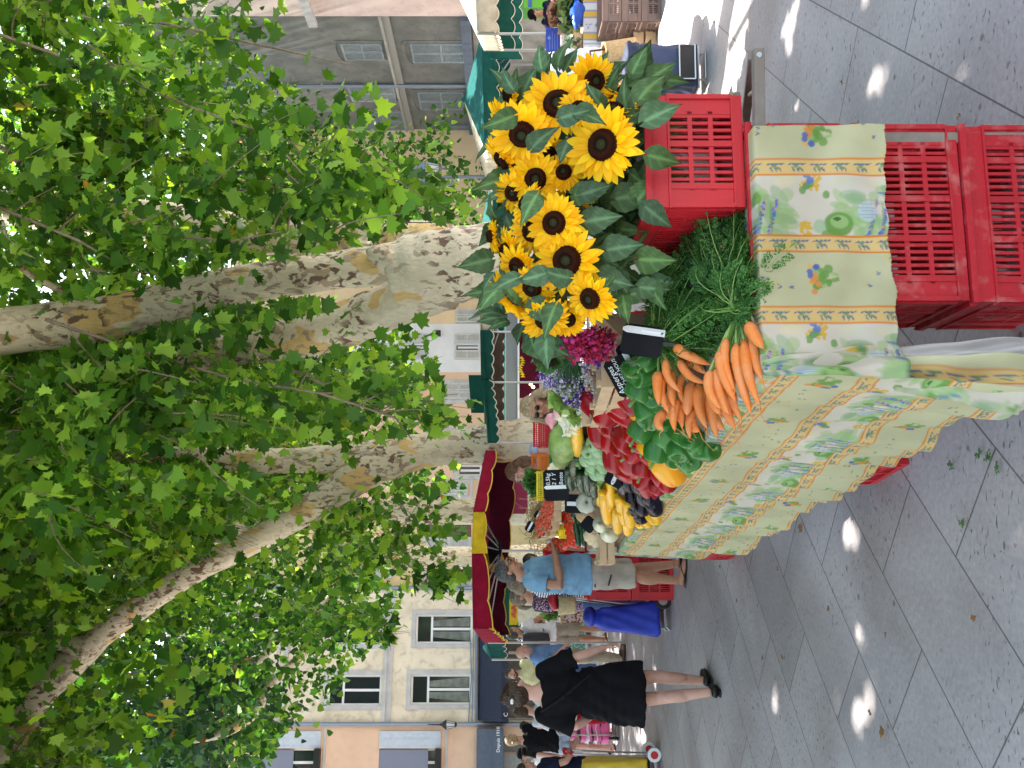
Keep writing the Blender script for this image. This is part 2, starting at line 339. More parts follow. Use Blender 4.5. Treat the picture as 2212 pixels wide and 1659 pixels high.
obj('shop_joinery', m, M_shop, t)
m = MB(); m.bx(S(1568), S(1560), -.02, -.005, 1.95+.2, 2.15+.2)
# yellow building
t = FL.start('yellow_building', 'ochre yellow building with a brown framed gridded window and white shutters')
h = hole(FL, 921, 1018, 1217, 1252); h4 = hole(FL, 740, 850, 1200, 1228); h4b = hole(FL, 921, 1018, 1130, 1160)
m = MB(); wall(m, S(1275), S(1090), 0, 14, [h, h4, h4b]); obj('wall', m, M_yel, t)
window(t, h, .25, False, True, M_brown); window(t, h4, .25, False, True, M_brown); window(t, h4b, .25, False, True, M_brown)
m = MB()
for k in range(1, 6): m.bx(h[0]+(h[1]-h[0])*k/6-.012, h[0]+(h[1]-h[0])*k/6+.012, -.02, 0, h[2], h[3])
for k in range(1, 9): m.bx(h[0], h[1], -.023, -.003, h[2]+(h[3]-h[2])*k/9-.012, h[2]+(h[3]-h[2])*k/9+.012)
obj('window_grille', m, M_black, t)
for hh, sg in ((h, -1), (h4, -1), (h4b, 1)):
    w = hh[1]-hh[0]
    shutter(t, hh[0]-w*.75, hh[0]-.03, hh[2], hh[3], M_shg); shutter(t, hh[1]+.03, hh[1]+w*.75, hh[2], hh[3], M_shg)
m = MB(); m.tube([(S(1270), -.12, 14), (S(1270), -.12, .1)], .07, 8); obj('drainpipe', m, M_zinc, t)
# central peach building
t = FL.start('apricot_building', 'apricot rendered building with louvred shutters behind the leaning plane tree')
hs = [hole(FL, 955, 1030, 828, 863), hole(FL, 850, 900, 824, 846), hole(FL, 988, 1040, 1003, 1027), hole(FL, 960, 1010, 1046, 1070), hole(FL, 955, 1030, 930, 958)]
m = MB(); wall(m, S(1090), S(804), 0, 14, hs); obj('wall', m, M_peach, t)
for i, h in enumerate(hs):
    window(t, h, 0, False, True); mx = (h[0]+h[1])/2
    if i != 2: shutter(t, h[0]+.01, mx-.01, h[2], h[3], M_shg); shutter(t, mx+.01, h[1]-.01, h[2], h[3], M_shg)
# white building
t = FL.start('white_building', 'smooth white building with grey louvred shutters beside the large plane trunk')
hs = [hole(FL, 982, 1036, 740, 757), hole(FL, 870, 925, 740, 757)]
m = MB(); wall(m, S(804), S(700), 0, 14, hs); obj('wall', m, M_white, t)
for h in hs:
    window(t, h, 0, False, False); w = h[1]-h[0]
    shutter(t, h[0]-w*1.15, h[0]-.02, h[2], h[3], M_shg); shutter(t, h[1]+.02, h[1]+w*1.1, h[2], h[3], M_shg)
m = MB(); m.box((S(722), -.1, FL.sz(945, 722)[1]), (.2, .2, .28)); obj('wall_lamp', m, M_black, t)
# end building
t = FL.start('ochre_building', 'pale ochre building at the end of the square behind the plane trunk')
h = hole(FL, 985, 1036, 668, 698)
m = MB(); wall(m, S(700), S(700)+22, 0, 13, [h]); obj('wall', m, stucco('warm ochre stucco', (.72, .56, .36), (.66, .5, .33), .1), t)
window(t, h, 0, False, False); mx = (h[0]+h[1])/2; shutter(t, h[0]+.01, mx-.01, h[2], h[3], M_shg); shutter(t, mx+.01, h[1]-.01, h[2], h[3], M_shg)
# long grey building down the right side
FR = Facade((12.4, 33.0), -80.9)
t = FR.start('grey_building', 'long weathered grey building with arched shuttered windows down the right side')
hs = [hole(FR, 889, 1016, 133, 92), hole(FR, 905, 1002, 235, 197), hole(FR, 948, 1026, 303, 271), hole(FR, 740, 827, 127, 92), hole(FR, 755, 853, 217, 183), hole(FR, 785, 872, 279, 239), hole(FR, 840, 905, 340, 310), hole(FR, 960, 1030, 340, 318)]
hs = [(min(h[0], h[1]), max(h[0], h[1]), h[2], h[3]) for h in hs]
sE = FR.S(28)
m = MB(); wall(m, -40, sE, 0, 15, hs); obj('wall', m, M_grey, t)
for i, h in enumerate(hs):
    window(t, h, 0, False, False); mx = (h[0]+h[1])/2
    shutter(t, h[0]+.01, mx-.01, h[2], h[3], M_shd); shutter(t, mx+.01, h[1]-.01, h[2], h[3], M_shd)
    s = MB(); s.bx(h[0]-.16, h[0], -.03, .01, h[2]-.1, h[3]); s.bx(h[1], h[1]+.16, -.03, .01, h[2]-.1, h[3])
    n = 8; 
    for k in range(n):
        a0, a1 = math.pi*k/n, math.pi*(k+1)/n; r = (h[1]-h[0])/2+.16
        pa = [(mx-math.cos(a0)*r, -.03, h[3]+.22*math.sin(a0)), (mx-math.cos(a1)*r, -.03, h[3]+.22*math.sin(a1)), (mx-math.cos(a1)*r, -.03, h[3]+.22*math.sin(a1)+.16), (mx-math.cos(a0)*r, -.03, h[3]+.22*math.sin(a0)+.16)]
        s.poly(pa, .04)
    obj('window_surround', s, M_grey, t)
zc = FR.sz(817, 32)[1]
m = MB(); m.bx(-40, sE, -.14, .02, zc-.1, zc); m.bx(-40, sE, -.07, .02, zc-.36, zc-.101); obj('string_course', m, mat('grey trim', (.3, .3, .28), rough=.9), t)
m = MB(); sp = FR.S(180); m.tube([(sp, -.12, 15), (sp, -.12, .1)], .08, 8); obj('drainpipe', m, M_zinc, t)
m = MB(); m.bx(-18, sE, -.3, 0, 2.75, 3.1); obj('shop_fascia', m, M_slate, t)
m = MB(); m.bx(-18, sE, -.05, 0, .1, 2.7); obj('shop_window', m, mat('shop window', (.12, .13, .13), (.3, .3, .28), sc=.9, rough=.15), t)
t = FR.start('pink_building', 'pinkish stucco building at the right edge in sunlight')
m = MB(); m.bx(sE, sE+14, -.12, 8, 0, 15); obj('wall', m, M_pink, t)
m = MB(); m.bx(sE+.01, sE+14, -.55, -.4, 8, 8.3); obj('string_course', m, M_stone, t)
m = MB(); m.bx(sE+.4, sE+1.9, -.46, -.4, .1, 2.5); obj('shop_door', m, mat('green shop door', (.06, .25, .05), rough=.4), t)
# street lamps
def lantern(m, g, c, s=1.0):
    x, y, z = c
    g.lathe([(.10*s, 0), (.17*s, .34*s)], 6, (x, y, z)); m.lathe([(.06*s, -.08*s), (.115*s, -.01), (.115*s, .0)], 6, (x, y, z))
    m.lathe([(.20*s, .34*s), (.19*s, .38*s), (.13*s, .48*s), (.05*s, .55*s), (.05*s, .6*s), (.01, .66*s)], 12, (x, y, z))
    for k in range(6):
        a = k*math.pi/3; m.bar((x+.10*s*math.cos(a), y+.10*s*math.sin(a), z), (x+.17*s*math.cos(a), y+.17*s*math.sin(a), z+.34*s), .018)
Y = 23; p = at(1000, 382, Y)
t = thing('street_lamp', 'double lantern street lamp above the green market tent', 'street lamp', (p[0], p[1], 0))
m = MB(); g = MB(); zt = at(962, 382, Y)[2]; m.lathe([(.09, 0), (.09, .4), (.055, .6), (.045, zt), (.02, zt+.1)], 10)
l1, l2 = at(948, 364, Y), at(948, 400, Y); 
for l in (l1, l2): m.tube([(0, 0, zt-.2), ((l[0]-p[0])*.9, 0, zt-.15), (l[0]-p[0], 0, l[2]-.08)], [.04, .03, .025], 8)
obj('post', m, M_lead, t)
for l in (l1, l2):
    m = MB(); g = MB(); lantern(m, g, (l[0]-p[0], 0, l[2]), 1.0); o = obj('lantern', m, M_lead, t); obj('lamp_glass', g, M_lampglass, o)
sA, zA = FL.sz(984, 1564)
t = thing('wall_lantern', 'black bracket lantern on the cream building wall', 'lantern', tuple(np.append(FL.p0+FL.b*sA-FL.n*.45, zA)), FL.th)
m = MB(); g = MB(); lantern(m, g, (0, 0, 0), .85); m.tube([(0, .45, .9), (0, .2, .95), (0, 0, .8), (0, 0, .55)], .02, 6); o = obj('lantern_frame', m, M_black, t); obj('lamp_glass', g, M_lampglass, t)
# ================================================================ plane trees
def bark():
    m = bpy.data.materials.new('plane bark'); m.use_nodes = True; N = m.node_tree.nodes; L = m.node_tree.links; b = N['Principled BSDF']
    tc = N.new('ShaderNodeTexCoord')
    def noise(s, d=3, src=None, zsc=1):
        mp = N.new('ShaderNodeMapping'); mp.inputs['Scale'].default_value = (1, 1, zsc); L.new(tc.outputs['Object'], mp.inputs[0])
        n = N.new('ShaderNodeTexNoise'); n.inputs['Scale'].default_value = s; n.inputs['Detail'].default_value = d; n.inputs['Distortion'].default_value = .4; L.new(mp.outputs[0], n.inputs[0]); return n.outputs[0]
    def rng(s, a, c, lo=0, hi=1):
        r = N.new('ShaderNodeMapRange'); r.inputs[1].default_value = a; r.inputs[2].default_value = c; r.inputs[3].default_value = lo; r.inputs[4].default_value = hi; L.new(s, r.inputs[0]); return r.outputs[0]
    def mix(f, a, c):
        x = N.new('ShaderNodeMix'); x.data_type = 'RGBA'
        for k, v in ((0, f), (6, a), (7, c)):
            if hasattr(v, 'links'): L.new(v, x.inputs[k])
            else: x.inputs[k].default_value = v
        return x.outputs[2]
    def mul(a, c):
        x = N.new('ShaderNodeMath'); x.operation = 'MULTIPLY'; L.new(a, x.inputs[0]); L.new(c, x.inputs[1]); return x.outputs[0]
    c = mix(rng(noise(2.2, 3), .38, .62), (.74, .66, .50, 1), (.64, .57, .42, 1))
    big = rng(noise(.9, 2, None, .6), .44, .56)
    f1 = noise(14, 2, None, .55); f2 = noise(8.5, 2, None, .5); f3 = noise(2.6, 2, None, .45)
    c = mix(rng(f3, .595, .605), c, (.66, .46, .19, 1))                      # fresh ochre patches
    c = mix(mul(rng(f2, .61, .62), rng(noise(1.1, 1), .4, .5)), c, (.42, .33, .23, 1))                 # grey brown plates
    c = mix(mul(rng(f1, .60, .61), big), c, (.34, .265, .195, 1))
    c = mix(mul(rng(noise(16, 4, None, .6), .54, .60), rng(noise(1.1, 2), .46, .56)), c, (.16, .095, .065, 1))
    c = mix(rng(noise(40, 5, None, .3), .35, .75, 0, .25), c, (.2, .17, .13, 1))
    L.new(c, b.inputs['Base Color']); b.inputs['Roughness'].default_value = .75; b.inputs['Specular IOR Level'].default_value = .25
    bn = N.new('ShaderNodeBump'); bn.inputs['Strength'].default_value = .4; bn.inputs['Distance'].default_value = .015
    s = N.new('ShaderNodeMath'); s.operation = 'ADD'; L.new(rng(f1, .5, .58, 1, 0), s.inputs[0]); L.new(noise(14, 6, None, .5), s.inputs[1]); L.new(s.outputs[0], bn.inputs['Height']); L.new(bn.outputs[0], b.inputs['Normal'])
    return m
M_bark = bark()
M_leafN = leafmat('plane leaves', (.018, .070, .009), (.082, .215, .022), (.24, .43, .05), .42, brown=.998, gl=.48)
M_leafF = leafmat('far plane leaves', (.012, .058, .014), (.050, .155, .030), (.18, .36, .05), .45, brown=.999, gl=.6)
M_twig = mat('twig', (.16, .12, .08), (.25, .2, .14), sc=30, rough=.8)
LEAF = np.array([(0, 0), (.20, -.04), (.50, -.08), (.44, .16), (.68, .36), (.43, .42), (.38, .66), (.20, .60), (0, 1.0), (-.20, .60), (-.38, .66), (-.43, .42), (-.68, .36), (-.44, .16), (-.50, -.08), (-.20, -.04)])
LEAF3 = np.column_stack([LEAF, -.28*np.abs(LEAF[:, 0])+.02*np.sin(LEAF[:, 1]*9)-.12*LEAF[:, 1]**2])
LEAFS = np.array([(0, 0, 0), (.5, .05, -.12), (.42, .5, -.12), (0, 1, -.1), (-.42, .5, -.12), (-.5, .05, -.12)])
def leaves_mesh(name, C, D, Sz, shape, mt, parent, base, spin=None):
    """one leaf per centre C: tip direction D, size Sz; written straight into the mesh"""
    n = len(C); k = len(shape)
    D = D/np.linalg.norm(D, axis=1, keepdims=True)
    nn = RNG.normal(size=(n, 3))*.55+np.array([0, 0, 1]); X = np.cross(D, nn); X /= np.linalg.norm(X, axis=1, keepdims=True); Z = np.cross(X, D)
    V = C[:, None, :]+Sz[:, None, None]*(shape[None, :, 0:1]*X[:, None, :]+shape[None, :, 1:2]*D[:, None, :]+shape[None, :, 2:3]*Z[:, None, :])
    V = (V-np.array(base)).reshape(-1, 3).astype(np.float32)
    me = bpy.data.meshes.new(name); me.vertices.add(n*k); me.vertices.foreach_set('co', V.ravel())
    me.loops.add(n*k); me.loops.foreach_set('vertex_index', np.arange(n*k, dtype=np.int32))
    me.polygons.add(n); me.polygons.foreach_set('loop_start', np.arange(0, n*k, k, dtype=np.int32))
    me.polygons.foreach_set('loop_total', np.full(n, k, np.int32)); me.update(calc_edges=True)
    me.materials.append(mt); o = bpy.data.objects.new(name, me); SC.collection.objects.link(o)
    if parent is not None: o.parent = parent
    return o
def inpoly(p, poly):
    x, y = p; r = False; j = len(poly)-1
    for i in range(len(poly)):
        if (poly[i][1] > y) != (poly[j][1] > y) and x < (poly[j][0]-poly[i][0])*(y-poly[i][1])/(poly[j][1]-poly[i][1])+poly[i][0]: r = not r
        j = i
    return r
SUNN = np.array(SUN)
# gaps in the roof of leaves along the sun's rays: the sunlit ground and cloth of the photo
GAPS = [((2.9, 7.3, 0), 1.0), ((2.6, 6.6, 0), .7), ((2.7, 6.7, 0), .5), ((3.4, 6.5, 0), .65), ((2.4, 7.3, 0), .35), ((3.0, 7.3, 0), .7), ((4.2, 7.0, 0), .8), ((3.3, 8.2, 3.4), 1.3), ((4.2, 9.5, 3.8), 1.3), ((2.6, 7.6, 4.6), .7), ((1.6, 9.5, 5.0), .5), ((-1.0, 10, 5.6), .35), ((7.0, 20.5, 2.6), .4), ((3.9, 7.3, 0), .9), ((3.2, 6.9, 0), .8), ((4.8, 6.6, 0), .9), ((3.6, 8.1, 0), .8), ((5.4, 7.8, 0), 1.0), ((3.3, 7.6, 0), .75), ((4.3, 8.8, 0), .9), ((5.5, 9.0, 0), 1.2), ((4.6, 7.4, 0), .7), ((6.5, 12, 0), 1.6), ((7.5, 16, 0), 2), ((4.4, 12.5, 2.6), .5), ((2.95, 5.9, 0), .16), ((2.2, 5.0, 0), .12), ((2.6, 4.4, 0), .10), ((1.8, 4.0, 0), .12), ((1.2, 4.0, 0), .1), ((3, 5.2, 0), .13),
        ((-.95, 4.1, 0), .12), ((-1.35, 4.6, 0), .13), ((-1.15, 3.6, 0), .10), ((-2.0, 5.2, 0), .12), ((-.6, 3.3, 0), .08), ((-3.3, 9.5, 0), .2), ((-3.0, 8.2, 0), .14), ((-4.2, 12.5, 0), .3), ((-4.0, 10.4, 0), .22), ((-5.5, 15, 0), .5), ((-2.4, 6.0, 0), .12), ((-1.5, 5.6, 0), .1), ((-3.6, 7.4, 0), .15)]
_g = np.random.default_rng(21)
GAPS += [((_g.uniform(-3.4, -.7), _g.uniform(3.2, 8.0), 0), _g.uniform(.10, .17)) for _ in range(16)]+[((_g.uniform(1.4, 3.4), _g.uniform(3.4, 6.0), 0), _g.uniform(.09, .15)) for _ in range(8)]
def sungap(C):
    keep = np.ones(len(C), bool)
    for p, r in GAPS:
        if r < .3: p = np.array(p)+np.array([RNG.normal()*.12, RNG.normal()*.12, 0]); r = r*RNG.uniform(.35, .95)
        d = C-np.array(p); t = d@SUNN; q = d-t[:, None]*SUNN; rr = r*RNG.uniform(.8, 1.15, len(C)); keep &= ~((np.linalg.norm(q, axis=1) < rr+.07) & (t > 1.5))
    return keep
LIMBS = [(8.25, .06, [(880, 563, 58), (790, 577, 50), (640, 598, 48), (505, 616, 50), (350, 655, 52), (202, 694, 56), (0, 717, 58), (-100, 730, 60)]), (8.3, .05, [(760, 590, 60), (880, 575, 84), (1060, 566, 92)]), (9.3, .08, [(820, 660, 44), (700, 715, 50), (600, 740, 46), (505, 752, 44), (400, 772, 36)]), (8.8, .5, [(860, 520, 40), (741, 508, 40), (505, 500, 40), (300, 475, 36)]),
         (11.9, .10, [(1080, 955, 46), (1000, 962, 42), (874, 984, 44), (800, 1010, 48), (740, 1050, 42), (678, 1092, 34), (640, 1118, 30), (505, 1190, 30), (420, 1235, 29), (337, 1288, 28), (236, 1356, 30), (162, 1425, 34), (84, 1500, 36), (0, 1625, 34)]), (11.6, .08, [(700, 993, 34), (573, 997, 31), (450, 990, 28), (371, 982, 26), (240, 984, 24)]), (15.9, .35, [(1000, 1106, 26), (860, 1108, 26)])]
OPEN = [(.03, [(800, -80), (1060, -80), (1060, 320), (930, 300), (870, 240), (790, 205), (805, 100)]), (.04, [(1060, 1740), (545, 1740), (600, 1600), (660, 1545), (730, 1500), (760, 1440), (850, 1392), (858, 1290), (1060, 1285)]), (.12, [(945, 700), (1060, 680), (1060, 900), (960, 890)]), (.1, [(1000, 900), (1200, 900), (1200, 1300), (1000, 1300)])]
def bare(C, tr):
    # the limbs stand clear of their own foliage and the facades show below the crowns
    q = np.column_stack([1085-(C[:, 2]-H)*F/C[:, 1], 829.5-C[:, 0]*F/C[:, 1]]); r = RNG.random(len(C)); keep = np.ones(len(C), bool)
    for Ym, pk, l in LIMBS:
        on = np.zeros(len(C), bool)
        for a, b in zip(l[:-1], l[1:]):
            A, B_ = np.array(a[:2], float), np.array(b[:2], float); d = B_-A; t = np.clip(((q-A)@d)/d.dot(d), 0, 1); on |= np.linalg.norm(A+t[:, None]*d-q, axis=1) < a[2]*(1-t)+b[2]*t
        keep &= ~(on & (C[:, 1] < Ym) & (r > pk))
    if tr.far: return keep
    for pk, poly in OPEN:
        ins = np.zeros(len(C), bool); j = len(poly)-1
        for i in range(len(poly)):
            (xi, yi), (xj, yj) = poly[i], poly[j]
            if yi != yj: ins ^= ((yi > q[:, 1]) != (yj > q[:, 1])) & (q[:, 0] < (xj-xi)*(q[:, 1]-yi)/(yj-yi)+xi)
            j = i
        keep &= ~(ins & (r > pk))
    return keep
class Tree:
    far = False
    def __init__(s, label, name='plane_tree', cat='tree', group='plane trees of the square', base=(0, 0)):
        s.t = thing(name, label, cat, (base[0], base[1], 0), 0, group); s.base = np.array([base[0], base[1], 0]); s.tr = MB(); s.tw = MB(); s.C = []; s.D = []; s.S = []; s.TW = []
    def limb(s, pts, Y, n=18, bumpy=.03):
        """pts: (x, y, half width[, depth]) in photo pixels, turned into world points at their own depth"""
        P = []; R = []
        for q in pts:
            y = q[3] if len(q) > 3 else Y; P.append(at(q[0], q[1], y)); R.append(q[2]/F*y)
        P = np.array(P); R = np.array(R); k = len(P); u = np.linspace(0, k-1, (k-1)*7+1)
        # smooth the polyline
        def cr(A, t):
            i = int(min(t, k-1.0001)); f = t-i; a = A[max(i-1, 0)]; b = A[i]; c = A[min(i+1, k-1)]; d = A[min(i+2, k-1)]
            return .5*((2*b)+(-a+c)*f+(2*a-5*b+4*c-d)*f*f+(-a+3*b-3*c+d)*f**3)
        Q = np.array([cr(P, t) for t in u]); RR = np.array([cr(R, t) for t in u])
        RR = RR*(1+bumpy*np.sin(np.arange(len(RR))*1.3+len(s.tr.v))+bumpy*.6*np.sin(np.arange(len(RR))*.61))
        m = MB(); m.tube(Q, np.maximum(RR, .01), n); V = m.v[0]; ang = np.tile(np.arange(n)*2*math.pi/n, len(Q)); lev = np.repeat(np.arange(len(Q)), n)
        cc = np.repeat(Q, n, axis=0); V[:] = cc+(V-cc)*(1+.035*np.sin(3*ang+lev*.28)+.018*np.sin(5*ang-lev*.4)+.006*RNG.normal(size=len(ang)))[:, None]
        s.tr.add(V-s.base, m.f); return Q
    def knot(s, p, r, Y):
        c = at(p[0], p[1], Y); m = MB(); m.ell(c-s.base, (r, r*.8, r*1.15), None, 16, 10); v = m.v[0]; v += RNG.normal(size=v.shape)*r*.07; s.tr.add(v, m.f)
    def spray(s, c, d, L, n, size, twig=True):
        c = np.array(c, float); d = nrm(d); k = 6; u = np.linspace(0, 1, k); side = nrm(RNG.normal(size=3))
        P = c+d*(u*L)[:, None]+np.array([0, 0, -1])*(u**2*L*.45)[:, None]+side*(np.sin(u*3)*.06*L)[:, None]
        s.TW.append((len(s.C), P-s.base, L) if twig and RNG.random() < .55 else None)
        i = RNG.uniform(.08, 1, n); idx = i*(k-1); a = idx.astype(int).clip(0, k-2); f = (idx-a)[:, None]
        B = P[a]*(1-f)+P[a+1]*f; off = RNG.normal(size=(n, 3))*size*.75; s.C.append(B+off)
        D = off/size*.6+d*.35+np.array([0, 0, -.75])+RNG.normal(size=(n, 3))*.35; s.D.append(D); s.S.append(size*RNG.uniform(.45, 1.2, n))
    def finish(s, shape=LEAF3, mt=None, clear=True):
        tr = obj('trunk', s.tr, M_bark, s.t, smooth=True)
        C = np.concatenate(s.C); D = np.concatenate(s.D); S_ = np.concatenate(s.S); k = sungap(C) & bare(C, s); o = np.cumsum([0]+[len(c) for c in s.C])
        for w in s.TW:
            if w and k[o[w[0]]:o[w[0]+1]].mean() > .6: s.tw.tube(w[1], np.linspace(.007, .002, 6)*max(1, w[2]), 4, cap=False)
        if s.tw.v: tag(obj('twigs', s.tw, M_twig, tr), kind='stuff')
        C, D, S_ = C[k], D[k], S_[k]
        leaves_mesh('crown', C, D, S_, shape, mt or M_leafN, s.t, s.base); return len(C)
def blob(tr, c, r, nspray, L, n, size, down=.3, twig=False, shell=0):
    """leaf sprays filling an uneven ellipsoid"""
    c = np.array(c, float); r = np.broadcast_to(np.array(r, float), (3,))
    cl = [(RNG.normal(size=3)*.5, RNG.uniform(.28, .5)) for _ in range(max(3, nspray//14))]
    for i in range(nspray):
        q, w = cl[RNG.integers(len(cl))]; p = q+RNG.normal(size=3)*w*.55
        if np.linalg.norm(p) > 1.25: continue
        d = nrm(p+RNG.normal(size=3)*.5)+np.array([0, 0, -down]); tr.spray(c+p*r, d, L*RNG.uniform(.6, 1.3), n, size, twig)
def roof(tr, x0, x1, y0, y1, n, size=.27):  # even layer of sprays added above the frame to block the sun
    for i in range(n):
        y = RNG.uniform(y0, y1); tr.spray((RNG.uniform(x0, x1), y, max(7.6, 3.4+.62*y)+RNG.uniform(0, 2.4)), (RNG.normal(), RNG.normal(), -.2), 1.1, 16, size, False)
LIMBS1 = [[(880, 563, 56), (790, 577, 52), (640, 598, 52), (505, 616, 56), (350, 655, 58), (202, 694, 62), (0, 717, 64), (-100, 730, 60)]]
LIMBS2 = [[(1000, 962, 40), (874, 984, 44), (800, 1010, 50), (740, 1050, 44), (678, 1092, 34), (640, 1118, 30), (505, 1190, 30), (420, 1235, 30), (337, 1288, 28), (236, 1356, 30), (162, 1425, 36), (84, 1500, 40), (0, 1625, 38)], [(700, 993, 26), (573, 997, 26), (450, 990, 22)], [(800, 600, 80), (1000, 600, 95)], [(780, 690, 40), (600, 735, 34)]]
def onlimb(q, LL):
    for l in LL:
        for a, b in zip(l[:-1], l[1:]):
            d = np.array(b[:2], float)-a[:2]; t = np.clip(np.dot(np.array(q)-a[:2], d)/d.dot(d), 0, 1)
            if np.linalg.norm(np.array(a[:2])+d*t-q) < a[2]*(1-t)+b[2]*t: return True
    return False
# screen shapes of the foliage edge, used only to choose where the sprays grow
NEAR = [(-60, -60), (430, -60), (700, 10), (790, 30), (800, 110), (760, 190), (840, 250), (880, 330), (900, 460), (880, 520), (780, 560), (790, 640), (740, 760), (850, 810), (900, 880), (820, 900), (700, 880), (600, 960), (420, 1010), (200, 1100), (-60, 1150)]
def fill(tr, poly, Y0, Y1, nspray, L, n, size, down=.5, twig=True, clump=26, spread=60):
    xs = [p[0] for p in poly]; ys = [p[1] for p in poly]; cs = []
    while len(cs) < clump:
        q = (RNG.uniform(min(xs), max(xs)), RNG.uniform(min(ys), max(ys)))
        if inpoly(q, poly): cs.append((*q, RNG.uniform(Y0, Y1)))
    k = 0; tries = 0
    while k < nspray and tries < nspray*6:
        tries += 1; x, y, Yc = cs[RNG.integers(len(cs))]; Y = np.clip(Yc+RNG.normal()*.7, Y0, Y1)
        q = (x+RNG.normal()*spread, y+RNG.normal()*spread)
        if not inpoly(q, poly): continue
        if Y < 8.2 and onlimb((q[0]+25, q[1]), LIMBS1): continue
        if Y < 11.6 and onlimb((q[0]+10, q[1]), LIMBS2) and RNG.random() < .93: continue
        d = np.array([RNG.normal()*.8, RNG.normal()*.8, -.2-down*RNG.random()]); tr.spray(at(q[0]-20, q[1], Y), d, L*RNG.uniform(.6, 1.3), n, size, twig); k += 1
# ---- T1, the big one behind the sunflowers
b1 = at(1479, 565, 8.0)
T1 = Tree('large mottled plane tree rising behind the sunflowers, nearest of the square', base=(b1[0], b1[1]))
T1.limb([(1500, 565, 105), (1440, 565, 92), (1200, 562, 84), (1050, 566, 80), (960, 572, 80), (890, 585, 74), (840, 600, 60)], 8, 26)
T1.limb([(960, 560, 60), (880, 563, 48), (790, 577, 43), (640, 598, 41), (505, 616, 42), (350, 655, 45), (202, 694, 50), (0, 717, 50), (-260, 765, 45), (-600, 820, 38), (-1000, 880, 26), (-1500, 930, 8)], 8, 20)
T1.limb([(960, 610, 60, 8.1), (880, 645, 50, 8.3), (800, 680, 50, 8.5), (725, 706, 50, 8.7), (505, 752, 43, 9.2), (337, 783, 38, 9.5), (101, 835, 34, 10), (-150, 880, 28, 10.4), (-600, 950, 20, 11), (-1000, 1000, 6, 12)], 8.5, 18)
T1.limb([(960, 540, 55, 8.1), (860, 520, 46, 8.5), (741, 508, 45, 8.8), (505, 500, 48, 9.0), (202, 463, 42, 9.2), (0, 445, 38, 9.5), (-300, 420, 30, 9.8), (-800, 330, 16, 10.5)], 9, 18)
T1.knot((832, 560), .10, 7.80); T1.knot((815, 548), .08, 7.80); T1.knot((850, 575), .07, 7.78); T1.knot((1000, 600), .08, 7.74)
T1.limb([(130, 455, 10, 9), (60, 380, 8, 8), (20, 330, 6, 7.5), (-40, 300, 5, 7)], 8, 8)
T1.limb([(160, 640, 9, 8), (60, 590, 7, 7.6), (20, 540, 6, 7.2), (5, 480, 5, 7)], 8, 8)
for pl in ([(180, 440), (230, 480), (330, 510), (500, 520), (620, 500)], [(-20, 440), (170, 520), (250, 570)], [(400, 380), (560, 420), (700, 470), (820, 500)], [(-30, 60), (200, 150), (420, 230), (700, 330)], [(300, 40), (520, 90), (760, 140)], [(100, 690), (300, 760), (500, 820), (690, 850), (850, 905)], [(330, 740), (420, 760), (620, 790)], [(-20, 200), (150, 250), (330, 330), (560, 400), (800, 440)], [(560, 770), (700, 830), (860, 905), (900, 950)]):
    Yp = RNG.uniform(6.2, 7.6); T1.tw.tube(np.array([at(a+RNG.normal()*8, b, Yp+RNG.normal()*.1) for a, b in pl])-T1.base, np.linspace(.014, .005, len(pl)), 6)
    for i in range(len(pl)-1):
        for u in np.linspace(0, 1, 5): T1.spray(at(pl[i][0]*(1-u)+pl[i+1][0]*u, pl[i][1]*(1-u)+pl[i+1][1]*u, Yp), (RNG.normal()*.7, RNG.normal()*.5, -.5), .45, 9, .125)
fill(T1, NEAR, 6.2, 8.0, 520, .5, 15, .122, clump=26, spread=70)
fill(T1, [(-60, -60), (760, -60), (800, 100), (700, 330), (850, 430), (700, 520), (-60, 560)], 7.2, 10.5, 640, .7, 16, .126, clump=26, spread=70)
fill(T1, [(-60, 640), (420, 700), (800, 730), (860, 860), (500, 1100), (-60, 1300)], 8.2, 11.5, 600, .7, 16, .126, clump=24, spread=70)
blob(T1, (1.2, 8.5, 9.0), (5.5, 4.5, 2.6), 520, 1.1, 15, .19)
blob(T1, (3.6, 4.5, 8.6), (3.2, 4, 2.0), 250, 1.1, 15, .19)
blob(T1, (0.2, 3.2, 7.6), (3.5, 2.6, 1.4), 240, 1.1, 15, .19)
roof(T1, -2.5, 5.0, 3, 13, 900); n1 = T1.finish()
# ---- T2, leaning one behind the stall
b2 = at(1359, 955, 11.5)
T2 = Tree('leaning plane tree with a bare forked limb between the green and red awnings', base=(b2[0], b2[1]))
T2.limb([(1375, 955, 62), (1300, 955, 54), (1150, 953, 48), (1080, 955, 44), (996, 962, 38), (930, 972, 38), (874, 984, 40), (800, 1010, 42), (740, 1050, 36), (678, 1092, 32), (640, 1118, 27), (505, 1190, 27), (420, 1235, 26), (337, 1288, 25), (236, 1356, 28), (162, 1425, 32), (84, 1500, 35, 11.3), (40, 1555, 32, 11.2), (0, 1625, 30, 11), (-80, 1720, 26, 10.8), (-300, 1850, 20, 10.5)], 11.5, 20)
T2.limb([(860, 985, 38), (790, 985, 34), (700, 993, 30), (573, 997, 27), (450, 990, 27), (371, 980, 25), (240, 984, 21), (135, 987, 19), (0, 983, 17), (-300, 970, 14), (-800, 960, 6)], 11.6, 14)
T2.limb([(190, 1400, 26), (135, 1390, 16), (60, 1389, 14), (0, 1392, 13), (-300, 1400, 10)], 11.4, 12)
T2.limb([(371, 985, 16), (330, 930, 12), (300, 880, 9), (220, 800, 6)], 11.8, 8)
T2.limb([(680, 975, 16, 13), (580, 936, 22, 13), (505, 916, 25, 13), (404, 880, 30, 13), (330, 850, 22, 13), (200, 800, 14, 13)], 13, 12)
